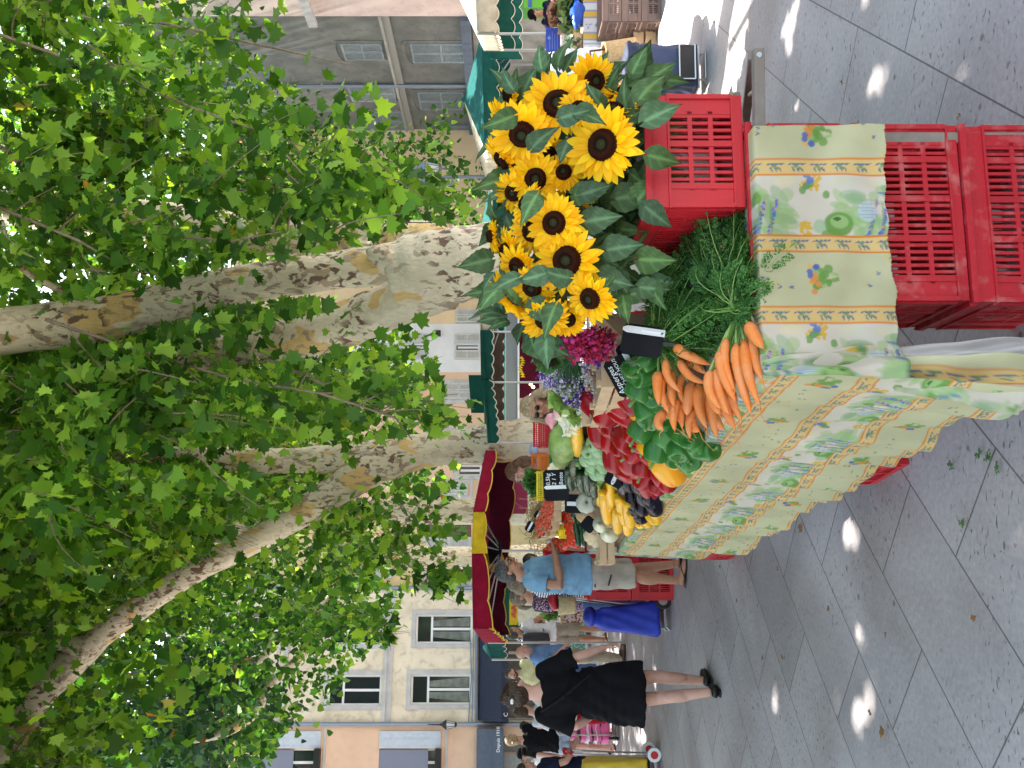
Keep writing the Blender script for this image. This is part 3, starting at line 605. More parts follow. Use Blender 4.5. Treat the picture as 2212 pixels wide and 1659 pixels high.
T2.knot((62, 1583), .16, 11.0); T2.knot((520, 1175), .1, 11.5)
fill(T2, [(-60, 1000), (300, 900), (640, 870), (900, 880), (1000, 930), (940, 1010), (990, 1180), (860, 1220), (760, 1250), (600, 1170), (420, 1220), (230, 1330), (100, 1400), (-60, 1500)], 9.5, 13.5, 600, .75, 14, .125, clump=34, spread=55)
fill(T2, [(-60, 1330), (120, 1360), (60, 1470), (180, 1500), (120, 1700), (-60, 1700)], 9.5, 11.5, 140, .7, 13, .125, clump=12, spread=50)
for pl in ([(640, 780), (760, 830), (880, 865), (900, 900), (935, 935)], [(860, 1240), (920, 1255), (950, 1290), (945, 1310)], [(600, 1290), (720, 1330), (800, 1370), (830, 1385)]):
    for i in range(len(pl)-1):
        for u in np.linspace(0, 1, 6): T2.spray(at(pl[i][0]*(1-u)+pl[i+1][0]*u, pl[i][1]*(1-u)+pl[i+1][1]*u, 9.6), (RNG.normal()*.5, RNG.normal()*.5, -.6), .3, 6, .13)
blob(T2, (-1.5, 13.5, 10.6), (6.0, 4.0, 2.8), 200, 1.2, 15, .2)
blob(T2, (-4.5, 8.5, 8.6), (3.5, 3.5, 2), 330, 1.1, 15, .19)
roof(T2, -3.5, 3.5, 13, 24, 130); roof(T2, -7, -1.5, 8, 18, 600); n2 = T2.finish()
# ---- T3, T4 and T5 behind
b3 = at(1282, 1105, 16)
T3 = Tree('pale straight plane trunk behind the red and yellow awning', base=(b3[0], b3[1]))
T3.limb([(1285, 1105, 34), (1100, 1105, 29), (1000, 1106, 28), (880, 1108, 28), (760, 1110, 28), (660, 1118, 28), (560, 1140, 26), (400, 1150, 24), (200, 1130, 20), (-200, 1120, 12)], 16, 14)
T3.limb([(600, 1130, 20), (480, 1080, 16), (380, 1060, 12), (200, 1030, 8)], 16, 10)
fill(T3, [(-60, 700), (500, 690), (960, 760), (1010, 800), (960, 900), (1010, 1080), (930, 1180), (800, 1250), (700, 1230), (400, 1200), (-60, 1250)], 14, 19, 400, 1.0, 12, .16, twig=False, clump=34, spread=60)
n3 = T3.finish(LEAFS, M_leafF)
b4 = at(1243, 1206, 20)
T4 = Tree('thick scaly plane trunk standing before the yellow building', base=(b4[0], b4[1]))
T4.limb([(1245, 1206, 36), (1100, 1206, 28), (1018, 1206, 24), (900, 1205, 25), (830, 1196, 26), (760, 1150, 24), (700, 1120, 18), (600, 1090, 12)], 20, 14)
T4.limb([(850, 1200, 24), (780, 1215, 15), (735, 1265, 13), (700, 1320, 13), (674, 1349, 13), (640, 1365, 13), (600, 1380, 12), (560, 1423, 9), (480, 1450, 6)], 20, 12)
T4.limb([(690, 1330, 11), (660, 1403, 9), (600, 1464, 10), (570, 1500, 9), (553, 1538, 11), (489, 1582, 9), (420, 1600, 6)], 19.5, 10)
T4.limb([(700, 1315, 12), (520, 1330, 9), (400, 1400, 7), (330, 1480, 5)], 20, 8)
fill(T4, [(-60, 1150), (600, 1180), (820, 1190), (840, 1290), (830, 1370), (790, 1400), (740, 1440), (700, 1480), (640, 1530), (600, 1600), (560, 1700), (470, 1700), (450, 1480), (330, 1400), (-60, 1400)], 16, 22, 760, 1.1, 13, .155, twig=False, clump=60, spread=55)
n4 = T4.finish(LEAFS, M_leafF)
b5 = at(1200, 1780, 27)
T5 = Tree('dark plane crown in front of the cream building, upper left behind the leaning limb', base=(b5[0], b5[1]))
T5.limb([(1200, 1780, 30), (800, 1760, 26), (500, 1720, 20), (300, 1650, 12), (150, 1600, 6)], 27, 12)
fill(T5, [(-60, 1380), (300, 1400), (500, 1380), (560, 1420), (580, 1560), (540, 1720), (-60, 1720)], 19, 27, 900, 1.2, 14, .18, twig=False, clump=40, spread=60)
roof(T5, -18, -7, 18, 36, 600); n5 = T5.finish(LEAFS, leafmat('shaded plane leaves', (.016, .055, .028), (.035, .10, .045), (.08, .2, .06), .3, brown=.998, gl=.5))  # deep shade of this crown is put into its leaf colours
b6 = at(1195, 520, 27)
T6 = Tree('bushy distant plane tree behind the street lamp and right of the large trunk', base=(b6[0], b6[1]))
T6.limb([(1195, 520, 22), (1000, 515, 18), (850, 500, 14), (700, 460, 10), (500, 430, 6)], 27, 12)
T6.limb([(950, 515, 12), (900, 400, 8), (820, 330, 5)], 27, 8)
fill(T6, [(-60, 150), (420, 120), (560, 220), (700, 270), (780, 250), (900, 270), (1045, 330), (1050, 420), (1060, 505), (900, 520), (600, 560), (-60, 560)], 23, 30, 1500, 1.1, 14, .17, twig=False, clump=80, spread=48)
T6.far = True; n6 = T6.finish(LEAFS, M_leafF)
b7 = at(1165, 60, 38)
T7 = Tree('distant sunlit plane crown high at the right over the grey building', base=(b7[0]+2, b7[1]))
T7.limb([(1165, 60, 20), (800, 90, 16), (500, 200, 12), (200, 300, 6)], 36, 10)
fill(T7, [(-60, -60), (330, -60), (520, 40), (560, 180), (420, 330), (300, 420), (-60, 420)], 28, 38, 420, 1.6, 13, .24, twig=False, clump=30, spread=60)
n7 = T7.finish(LEAFS, M_leafF)
# roof of leaves beyond the frame that shades the market (the square is lined with the same trees)
T8 = Tree('plane tree of the row whose crown roofs the market from the left', base=(-9.5, 9))
T8.limb([(1700, 3000, 110, 9), (800, 2700, 90, 9), (0, 2500, 60, 9), (-800, 2400, 20, 9)], 9, 12)
blob(T8, (-7.5, 11, 9.8), (4.5, 6.5, 2.4), 480, 1.2, 15, .21); blob(T8, (-4, 4, 9.0), (4, 4, 1.8), 300, 1.2, 15, .21)
roof(T8, -10, -2, 2, 14, 1300); roof(T8, -12, -5, 14, 26, 120); n8 = T8.finish(LEAFS, M_leafF)
print('LEAVES', n1, n2, n3, n4, n5, n6, n7, n8)
# ================================================================ the stall in front
A_ = np.array([-.335, .942]); B_ = np.array([.942, .335]); C0 = np.array([.05, 2.49]); TZ = .92; TANG = math.atan2(.335, .942)
def tp(t, s, z): p = C0+A_*t+B_*s; return np.array([p[0], p[1], z])      # along the table, across it, height
def surf(x, y, k=1.1, z0=TZ+.02):                                          # where the sight line meets the sloping display
    r = np.array([(829.5-y)/F, 1., (1085-x)/F]); c = .942*(-C0[0])+.335*(-C0[1]); g = .942*r[0]+.335*r[1]
    Y = (H-z0-k*c)/(k*g-r[2]); return np.array([0, 0, H])+Y*r
def cq(cx, cy): return 1016.5+.3063*cx, 677.7+.3063*cy                    # notes taken on an enlarged crop
def c5(cx, cy): return 1355.4+.3881*cx, 203.3+.3881*cy
def c6(cx, cy): return 1355.4+.3881*cx, 677.7+.3881*cy
ORD = 'first second third fourth fifth sixth seventh eighth ninth tenth eleventh twelfth thirteenth fourteenth fifteenth sixteenth seventeenth eighteenth nineteenth twentieth'.split()
ORD += ['twenty-'+w for w in ORD[:9]]+['thirtieth']+['thirty-'+w for w in ORD[:9]]+['fortieth']+['forty-'+w for w in ORD[:9]]+['fiftieth']
def label_row(items, text, axis=1):
    """single each one out by its order in the photo, counted up from the foot of the picture"""
    L = sorted(items, key=lambda o: -proj(np.array(o.matrix_world.translation if o.parent else o.location))[axis])
    for i, o in enumerate(L): o['label'] = text % ORD[i] if '%s' in text else text
class Proto:
    def __init__(s, fn, n): s.p = [fn(i) for i in range(n)]; s.used = [False]*n; s.n = n; s.k = 0
    def place(s, p, r=(0, 0, 0), sc=1, R=None, which=None):
        i = s.k % s.n if which is None else which; s.k += 1
        o = s.p[i] if not s.used[i] else copy_tree(s.p[i]); s.used[i] = True
        o.location = Vector(p); o.rotation_euler = Matrix(R).to_euler() if R is not None else r; o.scale = (sc,)*3 if np.ndim(sc) == 0 else sc; return o
M_red = mat('red crate plastic', (.52, .012, .022), (.42, .012, .02), sc=4, rough=.42, spec=.45, bump=.05, bsc=120)
M_redd = mat('scuffed red crate plastic', (.46, .014, .022), (.52, .12, .11), sc=16, rough=.55, bump=.15, bsc=90, contrast=(.52, .72), dirt=.35, det=8)
M_wood = mat('pale crate wood', (.56, .39, .23), (.46, .31, .18), sc=14, rough=.75, bump=.1)
M_oldwood = mat('grey weathered plank', (.26, .22, .18), (.18, .15, .13), sc=12, rough=.8, bump=.2, dirt=.3)
M_steel = mat('galvanised steel', (.35, .36, .37), rough=.4, metal=.7); M_dkplast = mat('black plastic', (.012, .012, .014), rough=.4)
def red_crate(label, loc, rz, w=.53, d=.35, h=.31, mt=None, group='red plastic crates of the stall', name='plastic_crate', rows=3, cat='crate'):
    t = thing(name, label, cat, loc, rz, group); mt = mt or M_red
    th = .012
    def side(L, cx, cy, ang):
        m = MB(); R = rot(0, 0, ang)
        def b(x0, x1, y0, y1, z0, z1): m.box(R@np.array([(x0+x1)/2, (y0+y1)/2, (z0+z1)/2])+np.array([cx, cy, 0]), (x1-x0, y1-y0, z1-z0), R)
        x0, x1 = -L/2, L/2; b(x0, x1, 0, th, h-.075, h-.001); b(x0, x1, 0, th, 0.002, .035)
        zs = np.linspace(.035, h-.075, rows+1)
        for z in zs[1:-1]: b(x0+.05, x1-.05, .001, th, z-.007, z+.007)
        n = int((L-.12)/.0195); xs = np.linspace(x0+.065, x1-.065, n)
        for i, x in enumerate(xs):
            wd = .0045 if i % 6 else .009
            b(x-wd, x+wd, .002 if i % 6 else -.002, th-.001, .035, h-.075)
        b(x0, x0+.06, .001, th, .035, h-.075); b(x1-.06, x1, .001, th, .035, h-.075)
        b(x0-.004, x1+.004, -.010, 0, h-.018, h); b(x0-.004, x1+.004, -.007, 0, h-.075, h-.068); b(x0, x1, -.006, 0, .03, .036)
        b(x0-.002, x0+.012, -.006, 0, .036, h-.075); b(x1-.012, x1+.002, -.006, 0, .036, h-.075)
        obj('side_panel', m, mt, t)
    side(w, 0, 0, 0); side(w, 0, d, math.pi); side(d-.03, -w/2, d/2, -math.pi/2); side(d-.03, w/2, d/2, math.pi/2)
    m = MB(); m.bx(-w/2+.012, w/2-.012, .012, d-.012, 0, .01); obj('base', m, mt, t)
    return t
def xy(p): return (p[0], p[1])
# crates that carry the near end of the cloth
rzc = math.radians(9)
k0 = np.array([.235+.265*math.cos(rzc), 2.525+.265*math.sin(rzc)])
for i, (z, lb) in enumerate(((0.0, 'scuffed red crate at the very foot of the near stack, cut by the picture edge'), (.312, 'scuffed red crate halfway up the near stack, half under the cloth'), (.624, 'red crate on top of the near stack, hidden behind the hanging cloth'))):
    red_crate(lb, (k0[0]+.004*i, k0[1]+.004*i, z-.04*(i == 0)+0.0), rzc, mt=M_redd, h=.311 if i else .35)
# crate of sunflowers on the table
red_crate('bright red crate holding the sunflower buckets at the near end of the table', (.50+.175*math.cos(.16)+.02, 2.60+.175*.16, TZ+.012), .16, w=.35, d=.53, h=.295)
red_crate('red crate of flowers behind the sunflower crate, mostly hidden by leaves', tuple(tp(.95, .42, TZ+.012)), TANG, w=.35, d=.53, h=.25)
# ---------------- table, cloth
t = thing('trestle_table', 'long trestle table hidden under the printed cloth', 'table', (C0[0], C0[1], 0))
m = MB(); R = rot(0, 0, TANG)
m.box(tp(1.66, .48, TZ-.02)-np.array([C0[0], C0[1], 0]), (.94, 3.26, .025), R); obj('tabletop', m, M_oldwood, t)
for tt in (.5, 1.7, 3.0):
    for ss in (.12, .85):
        m = MB(); a = tp(tt, ss, 0)-np.array([*C0, 0]); m.tube([a, a+np.array([0, 0, TZ-.035])], .016, 8); obj('leg', m, M_steel, t)
# frame of a folding trestle that sticks out on the right
t = thing('folding_frame', 'weathered wooden folding frame sticking out right of the near cloth', 'trestle', (.6, 2.5, 0))
m = MB()
m.bar(at(1640, 330, 2.58)-np.array([.6, 2.5, 0]), at(1637, 108, 2.58)-np.array([.6, 2.5, 0]), .035, .03); obj('front_rail', m, M_oldwood, t, mods=(BEV(.003),))
m = MB(); m.bar(at(1628, 118, 2.62)-np.array([.6, 2.5, 0]), at(1605, 300, 3.6)-np.array([.6, 2.5, 0]), .03, .03); obj('side_rail', m, M_oldwood, t, mods=(BEV(.003),))
m = MB(); m.tube([at(1632, 195, 2.62)-np.array([.6, 2.5, 0]), at(1618, 205, 3.0)-np.array([.6, 2.5, 0])], .007, 8); m.tube([at(1640, 118, 2.56)-np.array([.6, 2.5, 0]), at(1640, 118, 2.6)-np.array([.6, 2.5, 0])], .008, 10); obj('brace', m, M_steel, t)
for yy, Y_ in ((300, 2.62), (300, 3.6)):
    m = MB(); p = at(1640, yy, Y_)-np.array([.6, 2.5, 0]); p[2] = TZ-.03; m.bar((p[0], p[1], 0), p, .03, .03); obj('leg', m, M_oldwood, t)
# cloth print, painted into the weave
def dots(col, U, V, cx, cy, rx, ry, c, ang=0, soft=.15, al=1.0):
    ca, sa = math.cos(ang), math.sin(ang); a = ((U-cx)*ca+(V-cy)*sa)/rx; b = (-(U-cx)*sa+(V-cy)*ca)/ry
    w = np.clip((1-np.sqrt(a*a+b*b))/soft+.5, 0, 1)*al; col[:] = col*(1-w[..., None])+np.array(c)*w[..., None]
CR = random.Random(3)
G1, G2, BL, OR, WH = (.16, .32, .07), (.32, .48, .18), (.10, .15, .42), (.72, .28, .07), (.70, .64, .60)
def motifs():
    """one repeat of the print: (band, u, v, rx, ry, colour, angle, alpha); u across the bands, v along them"""
    R = CR; out = []
    # olive sprigs on the yellow ribbons (v repeats every 60 mm)
    sp = [(0, 0, .0022, .020, (.20, .24, .30), .5, .8)]
    for i in range(7):
        v = -.018+i*.006; s = 1 if i % 2 else -1; sp.append((.008*s, v, .0022, .0085, (.09, .14, .30), .7*s+.4, .9))
    sp += [(-.004, .004, .0045, .005, (.17, .30, .10), 0, .95), (.005, -.006, .004, .0045, (.17, .30, .10), 0, .95), (.002, .010, .0035, .004, (.3, .42, .16), 0, .95)]
    # bouquet and straw stars on the lime bands (v repeats every 420 mm)
    bq = [(.0, -.035, .006, .05, G1, .25, .8), (.01, -.03, .005, .045, G2, -.3, .8)]
    for i in range(16): bq.append((R.uniform(-.032, .032), R.uniform(-.005, .035), R.uniform(.008, .014), R.uniform(.008, .014), R.choice((G1, G1, G2)), R.random()*3, .85))
    for i in range(11): bq.append((R.uniform(-.038, .038), R.uniform(.018, .05), .008, .009, R.choice((OR, OR, BL, (.78, .45, .12))), 0, .9))
    for i in range(9):
        cu, cv = R.uniform(-.07, .07), R.uniform(.075, .34)
        for k in range(7): bq.append((cu+R.uniform(-.010, .010), cv+R.uniform(-.008, .012), .0012, .008, (.66, .50, .16), (k-3)*.35, .7))
        for k in range(4): bq.append((cu+R.uniform(-.005, .005), cv-.006, .0012, .007, (.12, .2, .36), (k-1.5)*.45, .9))
    # landscape on the white bands (v repeats every 420 mm)
    sc = []
    for i in range(14): sc.append((R.uniform(-.085, -.055), R.uniform(-.03, .40), .012, .03, R.choice(((.66, .60, .38), (.6, .64, .45), (.74, .62, .40))), 0, .35))
    for i in range(80): sc.append((R.uniform(-.045, .09), R.uniform(0, .28), R.uniform(.006, .02), R.uniform(.015, .04), R.choice((G2, (.36, .48, .20), (.28, .42, .22))), R.random(), .55))
    for r in range(5):
        for k in range(34): sc.append((-.01+k*.0030+R.uniform(-.002, .002), .035+r*.034+k*.0008+R.uniform(-.004, .004), .0045, .0045, R.choice((BL, (.12, .18, .5), (.2, .25, .55), (.65, .35, .2))), 0, .95))
        sc.append((.04, .052+r*.034, .05, .004, G1, 0, .55))
    sc += [(-.018, .09, .016, .012, G1, 0, .8), (-.03, .09, .010, .006, G1, 0, .8), (-.03, .14, .004, .03, BL, .2, .7), (.02, .20, .03, .028, (.55, .58, .62), 0, .7)]
    for k in range(5): sc.append((.0+k*.01, .2, .0015, .028, (.25, .33, .5), 0, .7))
    sc += [(.055, .280, .034, .042, G1, .1, .95), (.048, .278, .018, .026, (.36, .52, .2), .1, .8), (.04, .285, .005, .012, (.05, .13, .03), 0, .9), (.062, .335, .02, .018, (.36, .50, .30), 0, .8), (.085, .30, .016, .03, G1, 0, .85)]
    for i in range(26): sc.append((R.uniform(-.085, -.045)+.0, .33+R.uniform(0, .07), .0055, .0055, (.70, .42, .06), 0, .95)); sc.append((R.uniform(.05, .09), .36+R.uniform(0, .04), .0055, .0055, (.70, .42, .06), 0, .95))
    for i in range(7): sc.append((R.uniform(-.09, -.03), .31+R.uniform(-.01, .1), .012, .010, R.choice(((.12, .2, .5), G1, (.14, .22, .52))), R.random()*3, .85))
    return sp, bq, sc
SP_, BQ_, SC_ = motifs()
def cloth_print(U, V):
    P = .43; u = np.mod(U, P); col = np.zeros(U.shape+(3,))
    lime, yel = np.array((.56, .53, .32)), np.array((.72, .50, .20))
    col[:] = lime; wsc = (u > .206) & (u < .384); col[wsc] = (.66, .585, .48)
    rib = ((u > .160) & (u < .206)) | (u > .384); col[rib] = yel
    v6 = np.mod(V, .062)-.031; ui = lambda c: u-c
    for c in (.183, .407):
        msk = np.abs(u-c) < .021; cc = col[msk]; a, b = (u-c)[msk], v6[msk]
        for q in SP_: dots(cc, a, b, *q[:6], al=q[6])
        col[msk] = cc
    for ph, c, L in ((.12, .08, BQ_), (.02, .295, SC_)):
        msk = (np.abs(u-c) < (.079 if c < .1 else .088)); cc = col[msk]; a = (u-c)[msk]; b = np.mod(V[msk]+ph, .42)-.03
        flip = np.mod(np.floor((V[msk]+ph)/.42)+np.floor(U[msk]/P), 2) > .5; a = np.where(flip, a*(-1 if c < .1 else 1), a)
        for q in L: dots(cc, a, b, *q[:6], al=q[6])
        col[msk] = cc
    for e in (.160, .206, .384, .43):
        w = np.clip((.0030-np.abs(u-e))/.0015+.3, 0, 1)[..., None]; col = col*(1-w)+np.array((.70, .22, .04))*w
    w = np.clip((.0030-u)/.0015+.3, 0, 1)[..., None]; col = col*(1-w)+np.array((.70, .22, .04))*w
    return np.clip(col, 0, 1)
def clothmat():
    m = mat('printed cotton tablecloth', (.6, .6, .4), attr='Col', rough=.9, bump=.5, bsc=9, dirt=0, spec=.1, sheen=.05, sc=3.1, noisemix=.34, trans=.1); return m
M_cloth = clothmat(); M_back = mat('pale reverse of the cloth', (.54, .50, .47), (.46, .42, .40), sc=4, rough=.9)  # reverse toned down, the shade of the folded corner put into its colour
t_cl = thing('tablecloth', 'provencal print tablecloth with yellow ribbons and lavender scenes over the long table', 'tablecloth', (C0[0], C0[1], 0))
O0 = np.array([*C0, 0])
# top, lies 12 mm above the boards
nu = 24; G = np.array([[tp(t_, s_, TZ+.004) for s_ in np.linspace(-.005, .95, nu)] for t_ in np.linspace(-.01, 3.33, 60)])-O0
Ug = np.array([[ -s_+.12+.43 for s_ in np.linspace(-.005, .95, nu)] for t_ in range(60)]); Vg = np.array([[t_]*nu for t_ in np.linspace(-.01, 3.33, 60)])
m = MB(); m.grid(G, cloth_print(Ug, Vg)); obj('top_panel', m, M_cloth, t_cl, smooth=True, col=True)
# long side that hangs towards the walkway
ts = [-.02]
while ts[-1] < 3.34: ts.append(ts[-1]+.0045+.0022*(ts[-1]+.02))
ts = np.array(ts); nv = 190; G = np.zeros((len(ts), nv, 3)); UU = np.zeros((len(ts), nv)); VV = np.zeros((len(ts), nv))
for i, t_ in enumerate(ts):
    drop = .74+.015*math.sin(t_*2.3)+.008*math.sin(t_*9)+.003*math.sin(t_*23+2*math.sin(t_*5))
    if t_ < .32: drop += .16*(1-t_/.32)
    if t_ > 2.9: drop -= .22*((t_-2.9)/.44)
    v = np.linspace(0, 1, nv)*drop; f = v/.75
    fold = .012*np.sin(t_*9.5+1.2*np.sin(t_*1.7)+f*.6)+.006*np.sin(t_*21+2*f)+.007*np.sin(t_*37-f)+.004*np.sin(f*17+t_*13)*np.sin(t_*5)+.002*np.sin(t_*70+f*9)
    near = max(0, 1-t_/.30); o = .012+f*(.045+fold*1.3)+near*.05*f; tt = t_-near*.10*f**1.2+.003*np.sin(t_*30)*f
    r = np.clip(v/.018, 0, 1); zz = TZ+.004-np.where(v < .018, .004*r, v-.014)
    p = C0[None]+A_[None]*tt[:, None]-B_[None]*(o*np.clip(v/.02, 0, 1))[:, None]
    G[i, :, 0] = p[:, 0]; G[i, :, 1] = p[:, 1]; G[i, :, 2] = np.maximum(zz, .012+.004*np.sin(t_*40)); UU[i] = v+.43-.092+.34-.06; VV[i] = t_*1.02+.03*0
UU = UU-.43*0
m = MB(); m.grid(G-O0, cloth_print(UU-.305+.0, VV+.3)); obj('side_panel', m, M_cloth, t_cl, smooth=True, col=True, mods=(('SOLIDIFY', dict(thickness=.002, offset=-1)),))
# near end, a shorter fall with a frayed hem
p0 = at(1648, 803, 2.475); p1 = at(1634, 279, 2.475+.09); nx, nv = 250, 130; G = np.zeros((nx, nv, 3)); UU = np.zeros((nx, nv)); VV = np.zeros((nx, nv)); Ln = np.linalg.norm((p1-p0)[:2])
e = (p1-p0)[:2]/Ln; nn_ = np.array([e[1], -e[0]])
for i, s_ in enumerate(np.linspace(0, Ln, nx)):
    drop = .372+.006*math.sin(s_*9)+.0025*RNG.normal()*.4+.004*math.sin(s_*61)+.03*max(0, 1-s_/.08)
    v = np.linspace(-.03, drop, nv); f = np.clip(v, 0, 1)/.37
    o = .022+.010*f*np.sin(s_*11+1)+.006*f*np.sin(s_*27+f*2)+.005*np.sin(v*38+s_*5+2*np.sin(s_*14))*f+.004*np.sin(s_*63+v*21)*f
    base = p0[:2]+e*s_; back = np.clip(-v, 0, 1)
    xyv = base[None]+nn_[None]*np.where(v < 0, -back*4+.008, o)[:, None]
    G[i, :, 0] = xyv[:, 0]; G[i, :, 1] = xyv[:, 1]; G[i, :, 2] = np.where(v < 0, TZ+.007, TZ+.006-np.clip(v, 0, 1)+.0*f)
    UU[i] = s_; VV[i] = -v
m = MB(); m.grid(G-O0, cloth_print(-(UU)+.43*2+.30+.04, VV+.10+.42)); obj('front_panel', m, M_cloth, t_cl, smooth=True, col=True, mods=(('SOLIDIFY', dict(thickness=.0015)),))
# corner where the cloth doubles over itself, its pale reverse showing
def flap(pts, n=26):
    a, b, c, d = [np.array(p) for p in pts]; G = np.zeros((n, n, 3)); uu = np.linspace(0, 1, n)
    for i, u in enumerate(uu):
        for j, v in enumerate(uu): G[i, j] = (a*(1-u)+b*u)*(1-v)+(d*(1-u)+c*u)*v+np.array([.006, -.018, 0])*(math.sin(u*8+v*3)+.5*math.sin(v*11-u*4))*min(1, v*2+.2)
    return G
U_, V_ = np.meshgrid(np.linspace(0, .12, 26), np.linspace(0, .38, 26), indexing='ij')
G = flap([at(1646, 775, 2.462), at(1652, 812, 2.44), at(1972, 812, 2.36), at(1930, 745, 2.46)]); m = MB(); m.grid(G-O0, cloth_print(U_+.23, V_+.1)); obj('corner_fold', m, M_cloth, t_cl, smooth=True, col=True, thick=.002)
G = flap([at(1930, 752, 2.52), at(1965, 778, 2.46), at(2240, 768, 2.42), at(2240, 728, 2.54)]); m = MB(); m.grid(G-O0); obj('cloth_reverse', m, M_back, t_cl, smooth=True, thick=.002)
G = flap([at(1945, 772, 2.43), at(1930, 846, 2.46), at(2205, 893, 2.40), at(2245, 766, 2.36)]); m = MB(); m.grid(G-O0, cloth_print(U_*1.3+.12, V_*.9)); obj('corner_fold', m, M_cloth, t_cl, smooth=True, col=True, thick=.002)
# sloping crates under the vegetables
M_slope = mat('brown crate board', (.25, .16, .09), (.18, .11, .07), sc=9, rough=.8)  # darker brown wood for the boards under the heaps
def wood_crate(label, loc, rz, w, d, h, name='wooden_crate', slats=3, group=None, tilt=0, mt=None):
    t = thing(name, label, 'crate', loc, rz, group); t.rotation_euler[0] = tilt; mt = mt or M_wood; g = h/slats
    for L, R_, c in ((w, 0, (0, 0)), (w, math.pi, (0, d)), (d, -math.pi/2, (-w/2, d/2)), (d, math.pi/2, (w/2, d/2))):
        m = MB(); R = rot(0, 0, R_); Lx = L if L == w else L-.02
        for i in range(slats): m.box(R@np.array([0, .004, g*(i+.5)])+np.array([c[0], c[1], 0]), (Lx, .007, g*.82), R)
        obj('slatted_side', m, mt, t)
    for sx in (-1, 1):
        for y in (.018, d-.018): m = MB(); m.box((sx*(w/2-.018), y, h*.54), (.022, .022, h*1.08)); obj('corner_post', m, mt, t)
    m = MB(); m.bx(-w/2+.01, w/2-.01, .01, d-.01, .004, .012); obj('base', m, mt, t); return t
t = thing('display_slope', 'brown sloping crate boards carrying the heap of vegetables', 'display stand', (C0[0], C0[1], 0))
m = MB(); q = [tp(.62, .02, TZ+.01)-O0, tp(.62, .44, TZ+.01)-O0, tp(.62, .44, TZ+.38)-O0]
m.poly(q, 2.68, (A_[0], A_[1], 0)); obj('sloping_board', m, M_slope, t)
# ================================================================ produce
def vegmat(n, c, c2=None, rough=.24, sc=30, coat=.0, **k): return mat(n, c, c2, rough=rough, sc=sc, coat=coat, spec=.32, **k)
M_rp = vegmat('red pepper skin', (.38, .004, .005), (.26, .003, .006), sc=9); M_rpd = vegmat('dark red pepper skin', (.26, .006, .012), (.36, .012, .008), sc=9); M_gp = vegmat('green pepper skin', (.022, .115, .016), (.05, .20, .03), sc=9)
M_yp = vegmat('yellow pepper skin', (.80, .38, .008), (.78, .30, .006), sc=7); M_stem = mat('green stem', (.16, .28, .07), rough=.5)
M_egg = mat('aubergine skin', (.005, .002, .010), rough=.14, spec=.16); M_yz = vegmat('yellow courgette skin', (.82, .46, .02), (.76, .38, .015), sc=18)
M_gz = vegmat('dark courgette skin', (.008, .035, .010), (.02, .065, .018), sc=60, contrast=(.5, .7)); M_round = vegmat('pale round courgette skin', (.22, .36, .17), (.32, .45, .24), sc=40, rough=.4)
M_marrow = vegmat('striped marrow skin', (.10, .20, .03), (.30, .40, .11), sc=26, rough=.35); M_car = mat('carrot skin', (.76, .21, .035), (.72, .27, .09), sc=22, rough=.55, bump=.35, bsc=80, dirt=.3)
M_tom = vegmat('tomato skin', (.58, .03, .012), (.50, .05, .015), sc=8); M_onion = vegmat('cream onion skin', (.72, .68, .50), (.62, .60, .38), sc=12, rough=.35); M_shallot = vegmat('pink onion skin', (.62, .22, .26), (.66, .4, .38), sc=15, rough=.35)
M_melon = mat('netted melon rind', (.50, .32, .16), (.35, .2, .1), sc=45, rough=.8, bump=.5, bsc=70); M_pale = mat('pale pumpkin rind', (.62, .46, .26), (.7, .56, .36), sc=8, rough=.6)
M_chalk = mat('chalk', (.75, .77, .76), rough=.9); M_slateb = mat('black price slate', (.006, .007, .009), (.012, .012, .014), sc=5, rough=.6, spec=.08); M_holder = mat('white plastic holder', (.62, .63, .62), rough=.35)
def pepper(mt, seed, rnd=False):
    def fn(i):
        rr = random.Random(seed+i); t = thing('bell_pepper', 'x', 'pepper'); L = .060 if rnd else rr.uniform(.065, .08)
        k = rr.choice((3, 4, 4)); ph = rr.random()*6; am = rr.uniform(.05, .085)
        m = MB(); prof = [(.001, .78), (.010, .79), (.019, .86), (.029, .92), (.037, .88), (.043, .73), (.046, .45), (.0455, .1), (.042, -.3), (.036, -.62), (.028, -.84), (.018, -.93), (.008, -.91), (.001, -.88)]
        pr = np.array(prof); pr = pr[np.repeat(True, len(pr))]; tt = np.linspace(0, len(pr)-1, 34); ii = tt.astype(int).clip(0, len(pr)-2); ff = (tt-ii)[:, None]; pr = pr[ii]*(1-ff)+pr[ii+1]*ff
        for _ in range(3): pr[1:-1] = (pr[:-2]+2*pr[1:-1]+pr[2:])/4
        m.lathe([(r, z*L) for r, z in pr], 48, fx=lambda a, z: 1+am*(1.3*abs(math.cos((k*a+ph)/2))**.55-.75)*(1.25-.5*z/L)+.04*math.sin(a+1)+.02*math.sin(2*a+z*30))
        b = obj('fruit', m, mt, t, smooth=True)
        s = MB(); s.tube([(0, 0, .70*L), (.002, 0, .80*L), (.006, .002, 1.05*L), (.016, .004, 1.28*L)], [.013, .006, .005, .006], 7); obj('stalk', s, M_stem, t, smooth=True); return t
    return fn
def heap(proto, L, label, group, k=1.1, sc=1.0, z0=TZ+.02, lift=.0, tilt=None, jit=.9, cat=None):
    items = []
    for q in L:
        p = surf(*cq(*q[:2]), k, z0)+np.array([0, 0, lift]); s = (q[2] if len(q) > 2 else 1)*sc
        r = (RNG.uniform(-1, 1)*jit+1.4, RNG.uniform(-1, 1)*jit, RNG.uniform(0, 6.28)) if tilt is None else (tilt[0]+RNG.uniform(-.2, .2), tilt[1]+RNG.uniform(-.2, .2), tilt[2]+RNG.uniform(-.3, .3))
        o = proto.place(p, r, s); o['group'] = group; items.append(o)
    label_row(items, label); return items
